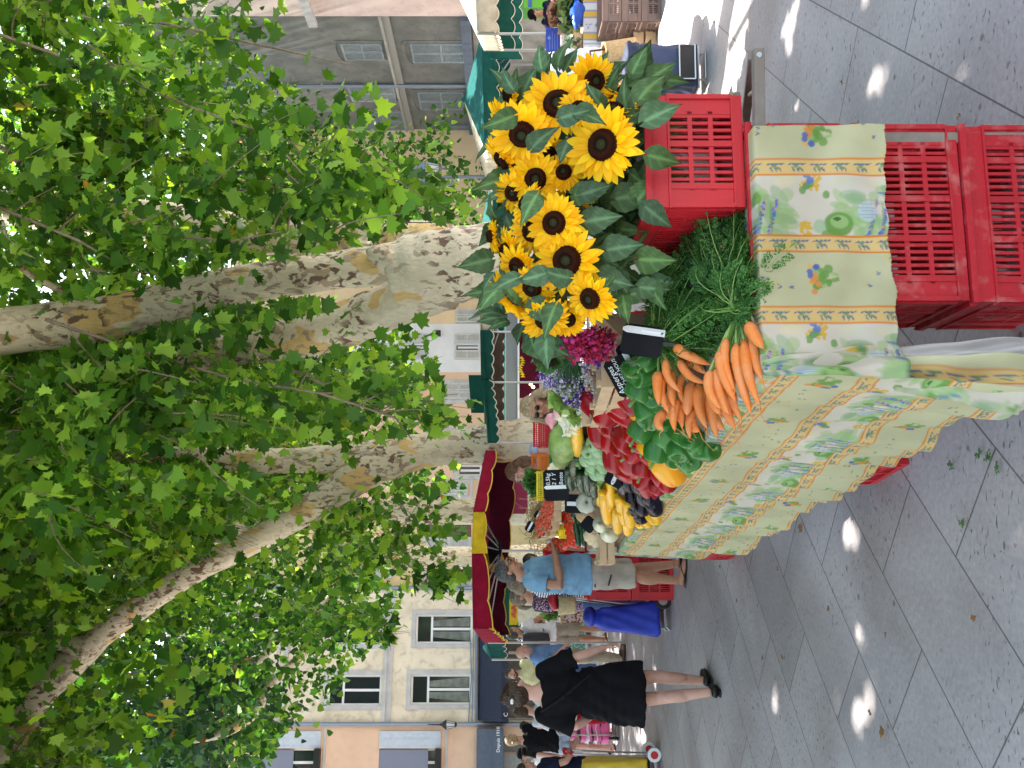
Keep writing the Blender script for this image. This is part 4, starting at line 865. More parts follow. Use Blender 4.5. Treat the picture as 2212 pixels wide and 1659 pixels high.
PR = Proto(pepper(M_rp, 1), 4); PD = Proto(pepper(M_rpd, 9), 2)
heap(PR, [(1000, 640, 1.45), (1110, 580, 1.0), (1120, 700, 1.2), (1000, 790, 1.1), (900, 820, .95), (925, 890, .9), (1210, 890, .9), (1125, 1000, 1.2), (1290, 1000, 1.0), (1110, 1110, 1.15), (1240, 1150, 1.0), (1330, 1210, .9), (1380, 1160, .85), (980, 880, .8), (1060, 620, 1.1), (1190, 1090, 1), (1345, 1130, .9), (1250, 1220, .9), (1050, 930, .9), (950, 740, 1), (1150, 800, 1), (1200, 960, .9)], 'glossy red bell pepper in the red heap, %s up from the photo foot', 'red bell peppers heaped on the stall', sc=1.1)
heap(PD, [(880, 650, 1.15), (1090, 840, 1.4), (1010, 1000, 1.15), (1225, 1045, 1.0)], 'dark crimson bell pepper among brighter ones, %s up from the photo foot', 'red bell peppers heaped on the stall')
PG = Proto(pepper(M_gp, 20), 4)
heap(PG, [(1180, 400, 1.1), (1230, 480, 1.2), (1280, 310, .7), (1240, 600, 1.2), (1190, 540, 1), (1290, 690, 1.1), (1240, 770, 1.1), (1350, 760, 1.0), (1330, 900, 1.15), (1400, 830, 1.1), (1480, 900, 1.05), (1540, 960, 1.1), (1600, 900, 1.0), (1500, 1010, 1.05), (1420, 960, 1.0), (1570, 870, 1), (1640, 960, .95), (1310, 560, 1), (1340, 640, .95), (1480, 830, 1), (1260, 410, 1), (1560, 1010, .9), (1410, 900, 1)], 'dark green bell pepper beside the carrots, %s up from the photo foot', 'green bell peppers heaped on the stall')
PY = Proto(pepper(M_yp, 31, True), 3)
heap(PY, [(1275, 905, 1.0), (1430, 1010, .95), (1400, 1085, 1.55), (1172, 780, .8), (1170, 650, .7), (1175, 700, .7)], 'yellow bell pepper beside the green heap, %s up from the photo foot', 'yellow bell peppers on the stall')
def lathe_veg(name, cat, mt, prof, n=14, stem=None, bend=0, part='fruit', fx=None):
    def fn(i):
        t = thing(name, 'x', cat); m = MB(); m.lathe(prof, n, fx=fx)
        v = m.v[0]; v[:, 0] += bend*(1 if i % 2 else -1)*(v[:, 2]**2)*8
        obj(part, m, mt, t, smooth=True)
        if stem: s = MB(); s.lathe(stem, 7); obj('stalk', s, M_stem, t, smooth=True)
        return t
    return fn
def capsule(L, r, k=1.0, neck=.8): return [(.002, -L), (r*.6, -L*.97), (r*.95, -L*.85), (r*k, -L*.5), (r*.98, 0), (r*neck, L*.6), (r*neck*.85, L*.9), (r*neck*.5, L*.985), (.002, L)]
PE = Proto(lathe_veg('aubergine', 'aubergine', M_egg, capsule(.095, .040, 1.05, .62), 18, [(.030, .075), (.022, .092), (.007, .1), (.007, .125)]), 1)
heap(PE, [(1105, 1215), (1200, 1195), (1235, 1260), (1275, 1250, .9), (1180, 1335), (1310, 1320), (1200, 1375), (1285, 1290, .9), (1220, 1310), (1150, 1270), (1120, 1160, .9)], 'glossy black aubergine beside yellow courgettes, %s up from the photo foot', 'aubergines on the stall', tilt=(1.2, 1.0, .3), lift=.01)
PZ = Proto(lathe_veg('yellow_courgette', 'courgette', M_yz, capsule(.115, .026, 1.1, .72), 14, [(.014, .112), (.012, .13)], .5), 2)
def lying(proto, segs, label, group, up=0.0, sc=None, k=1.1, L0=.115, z0=TZ+.02):
    it = []
    for (a, b, c, d) in segs:
        p, q = surf(*cq(a, b), k, z0)+(0, 0, up), surf(*cq(c, d), k, z0)+(0, 0, up); v = q-p; l = np.linalg.norm(v)
        s = l/2/L0; o = proto.place((p+q)/2, R=rotdir(-v), sc=(max(.75, min(1.25, s)),)*2+(s,)); o['group'] = group; it.append(o)
    label_row(it, label); return it
lying(PZ, [(950, 1180, 990, 1400), (1010, 1185, 1030, 1420), (1060, 1220, 1110, 1400), (1110, 1310, 1090, 1440), (1130, 1260, 1150, 1420), (990, 1250, 1010, 1450), (1070, 1330, 1060, 1460), (940, 1210, 960, 1390), (1160, 1340, 1130, 1470)], 'bright yellow courgette behind the aubergines, %s up from the photo foot', 'yellow courgettes on the stall', .02)
PB = Proto(lathe_veg('small_squash', 'squash', M_yz, capsule(.030, .026, 1.0, .75), 12, [(.010, .028), (.006, .04)]), 1)
heap(PB, [(1180, 1430), (1230, 1380), (1265, 1430), (1305, 1420), (1200, 1485), (1245, 1475), (1290, 1460), (1320, 1385), (1270, 1370), (1215, 1425), (1180, 1460), (1310, 1450)], 'small egg-shaped yellow squash by the cloth, %s up from the photo foot', 'small yellow squashes on the stall')
PGZ = Proto(lathe_veg('green_courgette', 'courgette', M_gz, capsule(.10, .024, 1.1, .8), 14, [(.012, .098), (.010, .115)], .4), 2)
lying(PGZ, [(700, 1050, 720, 1190), (740, 1040, 760, 1200), (780, 1080, 800, 1200), (835, 1120, 850, 1310), (880, 1130, 890, 1240), (760, 1140, 770, 1230), (800, 1180, 810, 1240), (915, 1180, 905, 1390), (690, 1110, 700, 1180), (800, 900, 790, 1080), (770, 960, 740, 1090), (850, 1200, 870, 1290), (950, 1400, 965, 1440)], 'dark green courgette behind round ones, %s up from the photo foot', 'green courgettes on the stall', .01, L0=.10)
lying(PGZ, [(960, 1440, 1000, 1490), (1010, 1450, 1040, 1520), (1060, 1470, 1080, 1530), (1110, 1450, 1120, 1520)], 'dark green courgette tip under yellow ones, %s up from the photo foot', 'green courgettes on the stall', .0, L0=.10)
PRD = Proto(lathe_veg('round_courgette', 'courgette', M_round, [(.002, -.045), (.02, -.044), (.04, -.03), (.048, 0), (.043, .028), (.025, .044), (.008, .046)], 16, [(.012, .042), (.008, .062)], fx=lambda a, z: 1+.03*math.cos(8*a)), 1)
heap(PRD, [(870, 1000, 1.1), (905, 950), (870, 1065), (895, 1115), (935, 1110), (825, 1015), (880, 915, .9), (940, 1060), (930, 1000), (840, 960, .9)], 'pale round courgette by the red peppers, %s up from the photo foot', 'round courgettes on the stall')
lying(Proto(lathe_veg('striped_marrow', 'marrow', M_marrow, capsule(.115, .062, 1.05, .62), 20, [(.02, .11), (.01, .15)], fx=lambda a, z: 1+.03*math.cos(9*a)), 1), [(680, 1045, 740, 830)], 'big pale striped marrow on top of the dark courgettes', None, .04)
lying(Proto(lathe_veg('yellow_courgette', 'courgette', M_yz, capsule(.115, .022, 1.1, .72), 14, [(.014, .112), (.012, .13)], .3), 1), [(825, 1050, 828, 815)], 'single slim yellow courgette lying across the round green ones', None, .05)
# onions
PO = Proto(lathe_veg('white_onion', 'onion', M_onion, [(.002, -.026), (.018, -.023), (.029, -.006), (.028, .012), (.012, .028), (.006, .045), (.004, .06)], 12, part='bulb'), 1)
heap(PO, [(680, 690), (700, 740), (730, 700), (760, 720), (690, 790), (740, 780), (720, 830), (660, 760), (770, 760), (700, 830), (640, 720), (745, 820), (790, 690)], 'cream onion bulb between lettuce and marrow, %s up from the photo foot', 'white onions on the stall', z0=TZ+.05)
PS = Proto(lathe_veg('pink_onion', 'onion', M_shallot, [(.002, -.03), (.02, -.026), (.034, -.004), (.032, .014), (.014, .032), (.006, .05)], 12, part='bulb'), 1)
heap(PS, [(572, 745, 1.0), (620, 690, .8), (650, 680, .8), (610, 720, .7)], 'pink onion bulb beside the cream onions, %s up from the photo foot', 'pink onions on the stall', z0=TZ+.05)
# ---------------- carrots
M_fern = leafmat('carrot leaves', (.022, .085, .018), (.055, .17, .035), (.10, .24, .05), .3, brown=.999, gl=.5); M_raf = mat('raffia tie', (.66, .62, .44), rough=.8); M_cstem = mat('carrot stems', (.16, .30, .06), (.24, .38, .10), sc=20, rough=.5)
def carrot_mesh(a, b, r, seed):
    rr = random.Random(seed); a, b = np.array(a), np.array(b); k = 12; u = np.linspace(0, 1, k); sd = np.array([rr.uniform(-1, 1), rr.uniform(-.6, .6), rr.uniform(-.5, .5)])
    P = a+(b-a)*u[:, None]+sd*.018*np.sin(u*3.1)[:, None]+np.array([0, 0, .01])*np.sin(u*3.1)[:, None]
    prof = np.array([.25, .80, .98, 1, .96, .92, .87, .80, .72, .58, .38, .06])*r*(1+np.array([rr.uniform(-.03, .03) for _ in u])); m = MB(); m.tube(P, prof, 12)
    h = P[-1]; m.tube([h, h+(b-a)*.12+sd*.02, h+(b-a)*.25+sd*.05+np.array([0, 0, -.02])], [.0018, .0011, .0006], 4); return m
def fronds(m, stems, origin, tips, n, seed, L=.17):
    """feathery leaves: stalk from the tie, then twice-divided leaflets"""
    R = np.random.default_rng(seed)
    for i in range(n):
        c = tips[R.integers(len(tips))]; e = np.array(c)+R.normal(size=3)*np.array([.045, .05, .04]); o = np.array(origin)+R.normal(size=3)*.012
        mid = (o+e)/2+np.array([0, 0, .05])+R.normal(size=3)*.025; u = np.linspace(0, 1, 7)[:, None]; P = (1-u)**2*o+2*u*(1-u)*mid+u*u*e
        stems.tube(P, np.linspace(.0022, .0008, 7), 4, cap=False)
        T = nrm(P[-1]-P[-2]); up = nrm(R.normal(size=3)+np.array([0, -.5, .8])); S = nrm(np.cross(T, up))
        for j in range(9):
            f = .40+.6*j/9; idx = f*6; a = int(min(idx, 5)); b = P[a]+(P[a+1]-P[a])*(idx-a); ll = .055*(1.15-.75*f)*R.uniform(.8, 1.2)
            for sg in (-1, 1):
                d = nrm(T*.7+S*sg*1.0+R.normal(size=3)*.2)
                for q in range(5):
                    g = b+d*ll*(.3+.18*q); 
                    for s2 in (-1, 1):
                        dd = nrm(d*.8+np.cross(d, up)*s2*.9+R.normal(size=3)*.25)*(.013-.0016*q); w = nrm(np.cross(dd, up))*.0024
                        m.add([g-w*.3, g+dd*.55-w, g+dd, g+dd*.55+w], [(0, 1, 2, 3)])
        m.add([e, e+T*.015+S*.004, e+T*.03, e+T*.015-S*.004], [(0, 1, 2, 3)])
def bunch(label, cars, Yh, Yt, tie, tips, n, seed, r=.0172):
    t = thing('carrot_bunch', label, 'carrots', tuple(at(*tie)), 0, 'bunches of carrots')
    o = np.array(t.location)
    for i, c in enumerate(cars):
        yy = c[4] if len(c) > 4 else 0
        a, b = at(*c6(c[0], c[1]), Yh+yy), at(*c6(c[2], c[3]), Yt+yy); w = r*(.8+.35*((i*37) % 10)/10); obj('carrot', carrot_mesh(a-o, b-o, w, seed+i), M_car, t, smooth=True)
        s = MB(); tt = at(*tie)-o; s.tube([a-o, (a-o)*.55+tt*.45+np.array([0, 0, .01]), tt], [.005, .0035, .003], 5); obj('stalk', s, M_cstem, t)
    m = MB(); st = MB(); fronds(m, st, np.zeros(3), [np.array(p)-o for p in tips], n, seed)
    g = obj('leaves', m, M_fern, t); obj('leaf_stems', st, M_cstem, g)
    b = MB(); 
    for k in range(3): b.tube([np.array([math.cos(a)*.016, math.sin(a)*.006+.004*k, math.sin(a)*.016]) for a in np.linspace(0, 6.28, 12)], .003, 5)
    b.tube([(0, -.016, 0), (.03, -.02, .03), (.05, -.015, .02)], [.004, .004, .002], 5); b.tube([(0, -.016, 0), (-.03, -.02, -.02), (-.06, -.02, -.04)], [.004, .004, .002], 5); obj('tie', b, M_raf, t)
    return t
near = [(550, 135, 600, 430), (605, 165, 690, 560, -.02), (650, 145, 738, 510, -.04), (695, 120, 752, 370, -.05), (668, 50, 758, 195, -.06), (510, 205, 603, 490, .0), (460, 315, 520, 530), (500, 300, 565, 560, .01), (545, 380, 603, 640, .02), (590, 420, 625, 560, .03), (630, 300, 690, 520, .0), (470, 400, 520, 560, .04), (585, 300, 640, 600, .02), (560, 250, 580, 520, .04)]
far = [(215, 250, 300, 440, -.03), (172, 325, 175, 510), (205, 335, 232, 555), (285, 250, 437, 385, -.05), (262, 180, 465, 285, -.07), (310, 235, 440, 335, -.03), (250, 310, 262, 515, .01), (360, 370, 332, 565), (400, 390, 445, 640, -.02), (432, 400, 440, 620), (318, 330, 312, 500, .02), (212, 540, 200, 645, .02), (282, 480, 265, 655, .0), (385, 520, 350, 695, .0), (470, 540, 540, 640, -.02), (300, 400, 305, 640, .02), (240, 420, 245, 600, .03), (450, 450, 500, 690, -.01), (345, 540, 400, 650, 0)]
gp = lambda L: [at(*c5(*p[:2]), p[2]) for p in L]
bunch('nearest bunch of carrots, thick roots pointing left over the cloth corner with its raffia tie', near, 2.55, 2.50, (1585+22, 668, 2.56), gp([(560, 620, 2.85), (650, 640, 2.8), (620, 760, 2.72), (690, 780, 2.65), (600, 900, 2.68), (690, 920, 2.6), (530, 850, 2.8), (640, 1050, 2.58), (540, 1000, 2.7), (480, 1100, 2.7), (700, 1050, 2.55), (430, 700, 2.85), (470, 800, 2.8), (560, 720, 2.75), (600, 560, 2.8), (680, 690, 2.7), (560, 950, 2.65), (650, 870, 2.62), (590, 1080, 2.6)]), 430, 5)
bunch('farther bunch of carrots, shorter roots piled against the green peppers', far, 2.85, 2.80, (1436, 745, 2.88), gp([(300, 900, 3.1), (230, 1000, 3.05), (360, 960, 2.95), (420, 900, 2.92), (260, 1150, 3.0), (340, 1100, 2.92), (420, 1080, 2.85), (300, 1300, 2.9), (400, 1250, 2.85), (450, 1350, 2.8), (380, 1400, 2.8), (480, 1200, 2.8), (250, 1350, 2.95), (500, 1000, 2.8), (330, 1000, 2.9), (440, 1300, 2.78), (300, 1220, 2.88), (550, 1150, 2.72)]), 430, 25)
m = MB(); o_ = tp(.30, .40, TZ); m.ell((0, 0, .05), (.20, .25, .10), R, 20, 12); m.v[0] += RNG.normal(size=m.v[0].shape)*.008
tag(obj('leaf_shade_core', m, mat('dark green leaf shade', (.012, .03, .010), rough=.9)), 'dark green core added as shade inside the carrot leaves', 'filler').location = Vector(o_)  # added dark core, stands in for the shade between the carrot fronds
# wisps of frond and roots hanging over the cloth
# ---------------- sunflowers
M_pet = leafmat('sunflower petals', (.86, .48, .003), (.92, .60, .006), (.93, .66, .012), .25, brown=.999, gl=.5)
M_disc = mat('sunflower disc', (.05, .02, .01), attr='Col', rough=.95, bump=.8, bsc=260, spec=.03); M_sfl = mat('sunflower leaf', (.05, .12, .05), attr='Col', rough=.6, trans=.12, bump=.2, bsc=40, spec=.2)
def sf_leaf(m, base, d, up, L, Wd, seed):
    r = random.Random(seed); n = 15; W = np.interp(np.linspace(0, 10, 16), range(11), [.10, .70, .97, 1, .92, .79, .62, .45, .28, .13, 0]); d = nrm(d); x = nrm(np.cross(d, up)); z = np.cross(x, d); G = np.zeros((n+1, 9, 3)); C = np.zeros((n+1, 9, 3)); curl = r.uniform(.1, 1.1); fold = r.uniform(-.15, .45); c0 = np.array((.066, .125, .050))*r.uniform(.65, 1.3); c0[2] *= r.uniform(.7, 1.3)
    for i in range(n+1):
        u = i/n
        for j in range(9):
            s = (j-4)/4; w = W[i]*Wd*.5*(1+.04*(-1)**i*(abs(s) > .9)); back = -.16*L*abs(s)**1.5*max(0, 1-u*2.5)
            G[i, j] = base+d*(u*L+back)+x*s*w+z*(-curl*L*u*u*.6+fold*abs(s)**1.6*w+.045*L*math.sin(u*9+s*4+seed)*abs(s)-.12*w*math.sin(u*6+seed)*s)
            C[i, j] = c0*(1.0 if j != 4 else 2.3)*(1.45 if (abs(j-4) > 0 and (i-abs(j-4)) % 4 == 0) else 1)*(1-.15*abs(s))
    m.grid(G, C)
def sunflower(label, px, R_, face, seed, stemto, Y=2.75, leaves=4, droop=0):
    """px: centre in the photo, R_: petal radius in pixels, face: direction the disc looks (right, towards the lens, up)"""
    r = random.Random(seed); c = at(px[0], px[1], Y); t = thing('sunflower', label, 'sunflower', tuple(c), 0, 'sunflowers in the red crate')
    f = nrm((face[0], -face[1], face[2])); Rm = rotdir(f, (0.1, .2, 1)); Rp = R_*1.27/F*Y; rd = Rp*.44
    m = MB(); prof = [(.001, .016), (rd*.25, .013), (rd*.35, .017), (rd*.62, .022), (rd*.85, .014), (rd, -.004), (rd*.9, -.012)]; V = []; C = []; n = 40
    for i, (q, z) in enumerate(prof):
        for j in range(n):
            a = 2*math.pi*j/n; jj = r.uniform(-.0018, .0018) if 0 < i < 6 else 0; V.append((q*math.cos(a)*(1+jj*8), q*math.sin(a)*(1+jj*8), z+jj)); C.append(((.06, .06, .025), (.045, .045, .02), (.012, .008, .005), (.045, .014, .007), (.028, .008, .005), (.085, .032, .008), (.05, .03, .01))[i])
    k = len(prof); fs = [(i*n+j, i*n+(j+1) % n, (i+1)*n+(j+1) % n, (i+1)*n+j) for i in range(k-1) for j in range(n)]
    m.add(np.array(V)@Rm.T, fs, C); obj('disc', m, M_disc, t, smooth=True, col=True)
    m = MB()
    for lay in range(3):
        N_ = (21, 19, 14)[lay]
        for j in range(N_):
            a = 2*math.pi*(j+.5*lay+r.uniform(-.25, .25))/N_; L = (Rp-rd*.85)*r.uniform(.82, 1.12)*(1, .95, .7)[lay]; w = L*r.uniform(.34, .46)*.5; lift = (.05, .28, .75)[lay]+r.uniform(-.2, .25)-droop*.3*math.cos(a); tw = r.uniform(-.3, .3)
            ca, sa = math.cos(a), math.sin(a); rad = np.array([ca, sa, 0]); tan = np.array([-sa, ca, 0]); G = np.zeros((6, 3, 3))
            for i, (u, ww) in enumerate(((0, .45), (.2, .8), (.45, 1), (.7, .85), (.88, .45), (1, .03))):
                cc = rad*(rd*(.93-.12*(lay == 2))+L*u*math.cos(lift*(1-u*.5)))+np.array([0, 0, L*(u*math.sin(lift)-.25*u*u)+.002*(2-lay)])
                for q in range(3): G[i, q] = cc+(tan*math.cos(tw*u)+np.array([0, 0, math.sin(tw*u)]))*(q-1)*w*ww+np.array([0, 0, -.006 if q == 1 else .0])*ww
            m.grid(G@Rm.T)
    obj('petals', m, M_pet, t, smooth=True)
    m = MB(); m.lathe([(rd*.5, -.03), (rd*.95, -.014), (rd*1.02, -.004)], 16, R=Rm)
    for j in range(16):
        a = 2*math.pi*j/16+r.uniform(-.1, .1); rad = np.array([math.cos(a), math.sin(a), 0]); tan = np.array([-math.sin(a), math.cos(a), 0]); q = [rad*rd*.8-tan*.010+np.array([0, 0, -.014]), rad*rd*.8+tan*.010+np.array([0, 0, -.014]), rad*(rd+.035)+np.array([0, 0, -.016+r.uniform(-.015, .01)])]
        m.add(np.array(q)@Rm.T, [(0, 1, 2)])
    obj('calyx', m, M_stem2, t)
    e = np.array(stemto)-c; b0 = -f*.02; P = [b0, b0-f*.05+np.array([0, 0, -.02]), (b0-f*.07)*.6+e*.4, e*.75, e]
    m = MB(); u = np.linspace(0, 1, 12)[:, None]; P = np.array(P); Q = (1-u)**4*P[0]+4*u*(1-u)**3*P[1]+6*u**2*(1-u)**2*P[2]+4*u**3*(1-u)*P[3]+u**4*P[4]; m.tube(Q, .0075, 7); obj('stem', m, M_stem2, t, smooth=True)
    m = MB()
    for j in range(leaves):
        i = 3+j*2 % 8; b = Q[min(i, 10)]; d = np.array([r.uniform(-1, 1), r.uniform(-1.1, .4), r.uniform(-.9, .6)]); L = r.uniform(.07, .115); sf_leaf(m, b, d, (r.uniform(-.4, .4), -.7, r.uniform(.2, 1)), L, L*r.uniform(.62, .85), seed*31+j)
    if leaves: obj('leaves', m, M_sfl, t, smooth=True, col=True)
    return t
M_stem2 = mat('hairy green stem', (.08, .16, .05), (.12, .22, .07), sc=40, rough=.7)
bk = (.68, 2.98); bk2 = (.80, 3.30); bk3 = tuple(tp(1.1, .42, 0)[:2])
M_buck = mat('white bucket plastic', (.60, .61, .60), (.54, .55, .55), sc=5, rough=.4)
for (x, y), lb in ((bk, 'white plastic bucket of sunflowers showing its rim over the red crate corner'), (bk2, 'second white bucket deeper in the crate behind the sunflower leaves')):
    t = thing('bucket', lb, 'bucket', (x, y, TZ+.03), 0, 'flower buckets')
    m = MB(); m.lathe([(.10, 0), (.118, .23), (.125, .235), (.125, .265), (.118, .265), (.112, .26), (.095, .02)], 28); obj('pail', m, M_buck, t, smooth=False)
    m = MB(); m.tube([(-.13, 0, .235), (-.12, -.09, .17), (-.03, -.145, .10), (.05, -.14, .12), (.12, -.06, .2), (.13, 0, .235)], .003, 5); obj('handle', m, M_steel, t)
SF = [('largest sunflower facing the lens, lowest of the group above the crate grid', (1302, 313), 66, (-.1, .75, .45), 2.62), ('big sunflower behind the topmost leaves, its disc part covered by a curled leaf', (1205, 225), 62, (.1, .95, .15), 2.72), ('sunflower tilted left and up in front of the green tent', (1128, 290), 56, (-.45, .7, .15), 2.74),
      ('round dark-disced sunflower in the middle of the leaf mass', (1197, 482), 50, (-.05, .85, .25), 2.66), ('sunflower next to the tent valance with a half hidden disc', (1157, 387), 46, (-.1, .8, .1), 2.78), ('small sunflower tucked beside the biggest one', (1218, 373), 34, (.1, .8, .2), 2.76),
      ('sunflower seen nearly edge on, turned up above the middle one', (1139, 440), 38, (.35, .4, .75), 2.72), ('sunflower in profile beside the white-shirted shopper', (1283, 175), 46, (-.1, .4, -.15), 2.78), ('sunflower in profile looking right over the navy trolley', (1352, 205), 48, (.75, .45, -.1), 2.80),
      ('wide sunflower lower left whose disc is half covered by a leaf', (1225, 563), 62, (-.1, .8, .35), 2.66), ('sunflower turned to the left over the chalk slates', (1276, 644), 46, (-.35, .6, .5), 2.62), ('sunflower hanging face down beside the pink zinnias', (1178, 690), 44, (-.6, .6, -.1), 2.72),
      ('sunflower seen from behind with its green calyx, highest on the left', (1108, 640), 48, (-.55, -.5, .6), 2.78), ('ruffled sunflower against the plane trunk', (1097, 545), 42, (-.2, .35, .8), 2.82), ('small sunflower bud opening at the trunk, highest of all', (1066, 510), 28, (-.1, .2, .9), 2.86),
      ('sunflower cut off by leaves beside the tent fringe, left of the tilted one', (1088, 345), 44, (-.5, .1, .6), 2.84), ('sunflower behind the tilted one, petals only', (1102, 205), 36, (-.2, .2, .8), 2.86), ('sunflower peeping between the two big ones', (1250, 238), 38, (.3, .7, -.2), 2.66),
      ('sunflower pressed between the middle bloom and the wide one', (1150, 500), 44, (-.3, .7, .4), 2.74), ('sunflower turned up beside the ruffled one near the trunk', (1120, 575), 42, (-.4, .5, .6), 2.76), ('sunflower under the green calyx of the one seen from behind', (1150, 620), 42, (-.5, .6, .3), 2.72), ('sunflower hidden behind the small one next to the biggest', (1240, 430), 36, (.2, .8, .4), 2.78), ('sunflower leaning on the tent fringe above the tilted one', (1082, 262), 38, (-.3, .3, .7), 2.84), ('sunflower between the middle bloom and the edge-on one', (1110, 415), 38, (-.4, .6, .4), 2.82),
      ('sunflower whose petals show under the round dark-disced one', (1185, 335), 36, (0, .8, .1), 2.84), ('small sunflower tucked under the face-down one', (1228, 690), 32, (-.2, .7, .2), 2.76), ('sunflower whose petals show behind the biggest bloom', (1325, 240), 44, (.5, .5, .1), 2.72)]
for i, (lb, px, R_, f, Y) in enumerate(SF):
    bb = bk if px[1] > 420 else bk2; sunflower(lb, px, R_, f, 100+i, (bb[0]+RNG.uniform(-.05, .05), bb[1]+RNG.uniform(-.05, .05), TZ+.10), Y)
t = thing('sunflower_foliage', 'thick cut sunflower leaves packed between the blooms and over the crate rim', 'leaves', (.7, 2.9, TZ))
m = MB(); O = np.array([.7, 2.9, TZ]); RL = np.random.default_rng(11); poly = [(1075, 190), (1200, 120), (1420, 170), (1440, 330), (1410, 480), (1425, 600), (1440, 700), (1300, 760), (1180, 750), (1060, 700), (1040, 560), (1080, 400)]; k = 0
while k < 210:
    x, y = RL.uniform(1050, 1430), RL.uniform(130, 750)
    if not inpoly((x, y), poly): continue
    if (x > 1340 and 440 < y < 570) or (y > 700 and x > 1190) or (x > 1300 and y > 640): continue
    cx, cy = 1240, 430; out = np.array([-(y-cy)/300, 0, -(x-cx)/190]); Y = RL.uniform(2.80, 3.1)-.12*(x > 1330)
    d = out*RL.uniform(.5, 1.2)+np.array([RL.normal()*.5, -.5+RL.normal()*.3, -.35+RL.normal()*.5]); L = RL.uniform(.065, .125); sf_leaf(m, at(x, y, Y)-O, d, (RL.normal()*.6, -.9, .7+RL.normal()*.5), L, L*RL.uniform(.6, .85), 500+k); k += 1
for (x, y, dx, dz, L) in ((1400, 175, .5, -.7, .17), (1365, 160, .7, -.3, .16), (1420, 290, .3, -1, .18), (1400, 250, .8, -.8, .16), (1110, 195, .5, .5, .12), (1170, 150, .9, .3, .12), (1060, 560, -.3, 1, .18), (1080, 620, -.6, .7, .15), (1180, 730, -.9, .1, .17), (1380, 620, -.2, -1, .16), (1380, 560, -.1, -1, .2), (1390, 380, .1, -1, .2), (1260, 480, .1, -.7, .2), (1310, 540, .1, -.8, .2), (1330, 430, .1, -.8, .21), (1290, 600, -.2, -.9, .2), (1185, 600, -.2, -.5, .16), (1150, 650, -.4, -.2, .17), (1240, 420, 0, -.6, .18), (1230, 300, -.6, .3, .16), (1300, 230, .3, .4, .14)):
    L *= .58; sf_leaf(m, at(x, y, 2.70)-O, (dx, -.35, dz), (.3*math.sin(x), -.9, .5), L, L*.75, int(x*3+y))
for (x, y, dx, dz, L) in ((1392, 262, .5, -1, .12), (1400, 335, -.3, -1, .10), (1380, 215, .8, -.6, .12), (1392, 445, -.7, -.8, .10)):
    sf_leaf(m, at(x, y, 2.53)-O, (dx, -.12, dz), (.2*math.sin(x), -.9, .4), L, L*.7, int(x+y))
for (x, y, dx, dz) in ((1210, 255, .1, -.6), (1160, 420, -.5, .3), (1230, 600, .1, .9), (1245, 240, -.3, -.7), (1150, 320, .6, -.5), (1180, 590, -.3, .8), (1120, 600, -.3, .8), (1200, 660, -.6, .3), (1255, 420, .2, -.9), (1110, 250, -.4, .8)):
    sf_leaf(m, at(x, y, 2.56)-O, (dx, -.25, dz), (.5*math.sin(x), -.9, .3), .095, .065, int(x+y))
obj('leaves', m, M_sfl, t, smooth=True, col=True)
# ---------------- cut flowers and salads between the sunflowers and the marrow
def leafy(name, label, cat, p, r, n, c1, c2, size=.05, seed=1, ruff=.3):
    R = np.random.default_rng(seed); t = thing(name, label, cat, tuple(p)); m = MB()
    for i in range(n):
        d = nrm(R.normal(size=3)+np.array([0, -.3, .5])); b = d*np.array(r)*R.uniform(.3, .75); L = size*R.uniform(.7, 1.3); x = nrm(np.cross(d, R.normal(size=3))); G = np.zeros((5, 5, 3))
        for a in range(5):
            for q in range(5): u = a/4; s = (q-2)/2; G[a, q] = b+d*L*u+x*s*L*(.25+.5*u)+np.cross(d, x)*(s*s*.3*L+ruff*L*.35*math.sin(q*2.6+a*1.7)*u)
        m.grid(G)
    obj('leaves', m, mat(cat+' leaf '+name, c1, c2, sc=20, rough=.5, trans=.2), t, smooth=True); return t
leafy('lettuce', 'pale green curly lettuce under the white statice', 'lettuce', surf(*cq(665, 600), 1.1, TZ+.08), (.05, .05, .035), 60, (.25, .42, .08), (.40, .55, .16), .04, 3)
leafy('lettuce', 'second pale curly lettuce nearer the red peppers', 'lettuce', surf(*cq(775, 690), 1.1, TZ+.04), (.045, .045, .03), 50, (.26, .42, .08), (.42, .56, .16), .035, 4)
leafy('red_lettuce', 'dark red leaved lettuce behind the sunflowers', 'lettuce', surf(*cq(600, 210), 1.1, TZ+.08), (.07, .06, .06), 60, (.05, .015, .015), (.06, .08, .03), .055, 5)
leafy('herb_bunch', 'green leafy herbs in front of the red lettuce', 'herbs', surf(*cq(560, 280), 1.1, TZ+.08), (.06, .06, .05), 60, (.06, .16, .03), (.10, .22, .05), .04, 6)
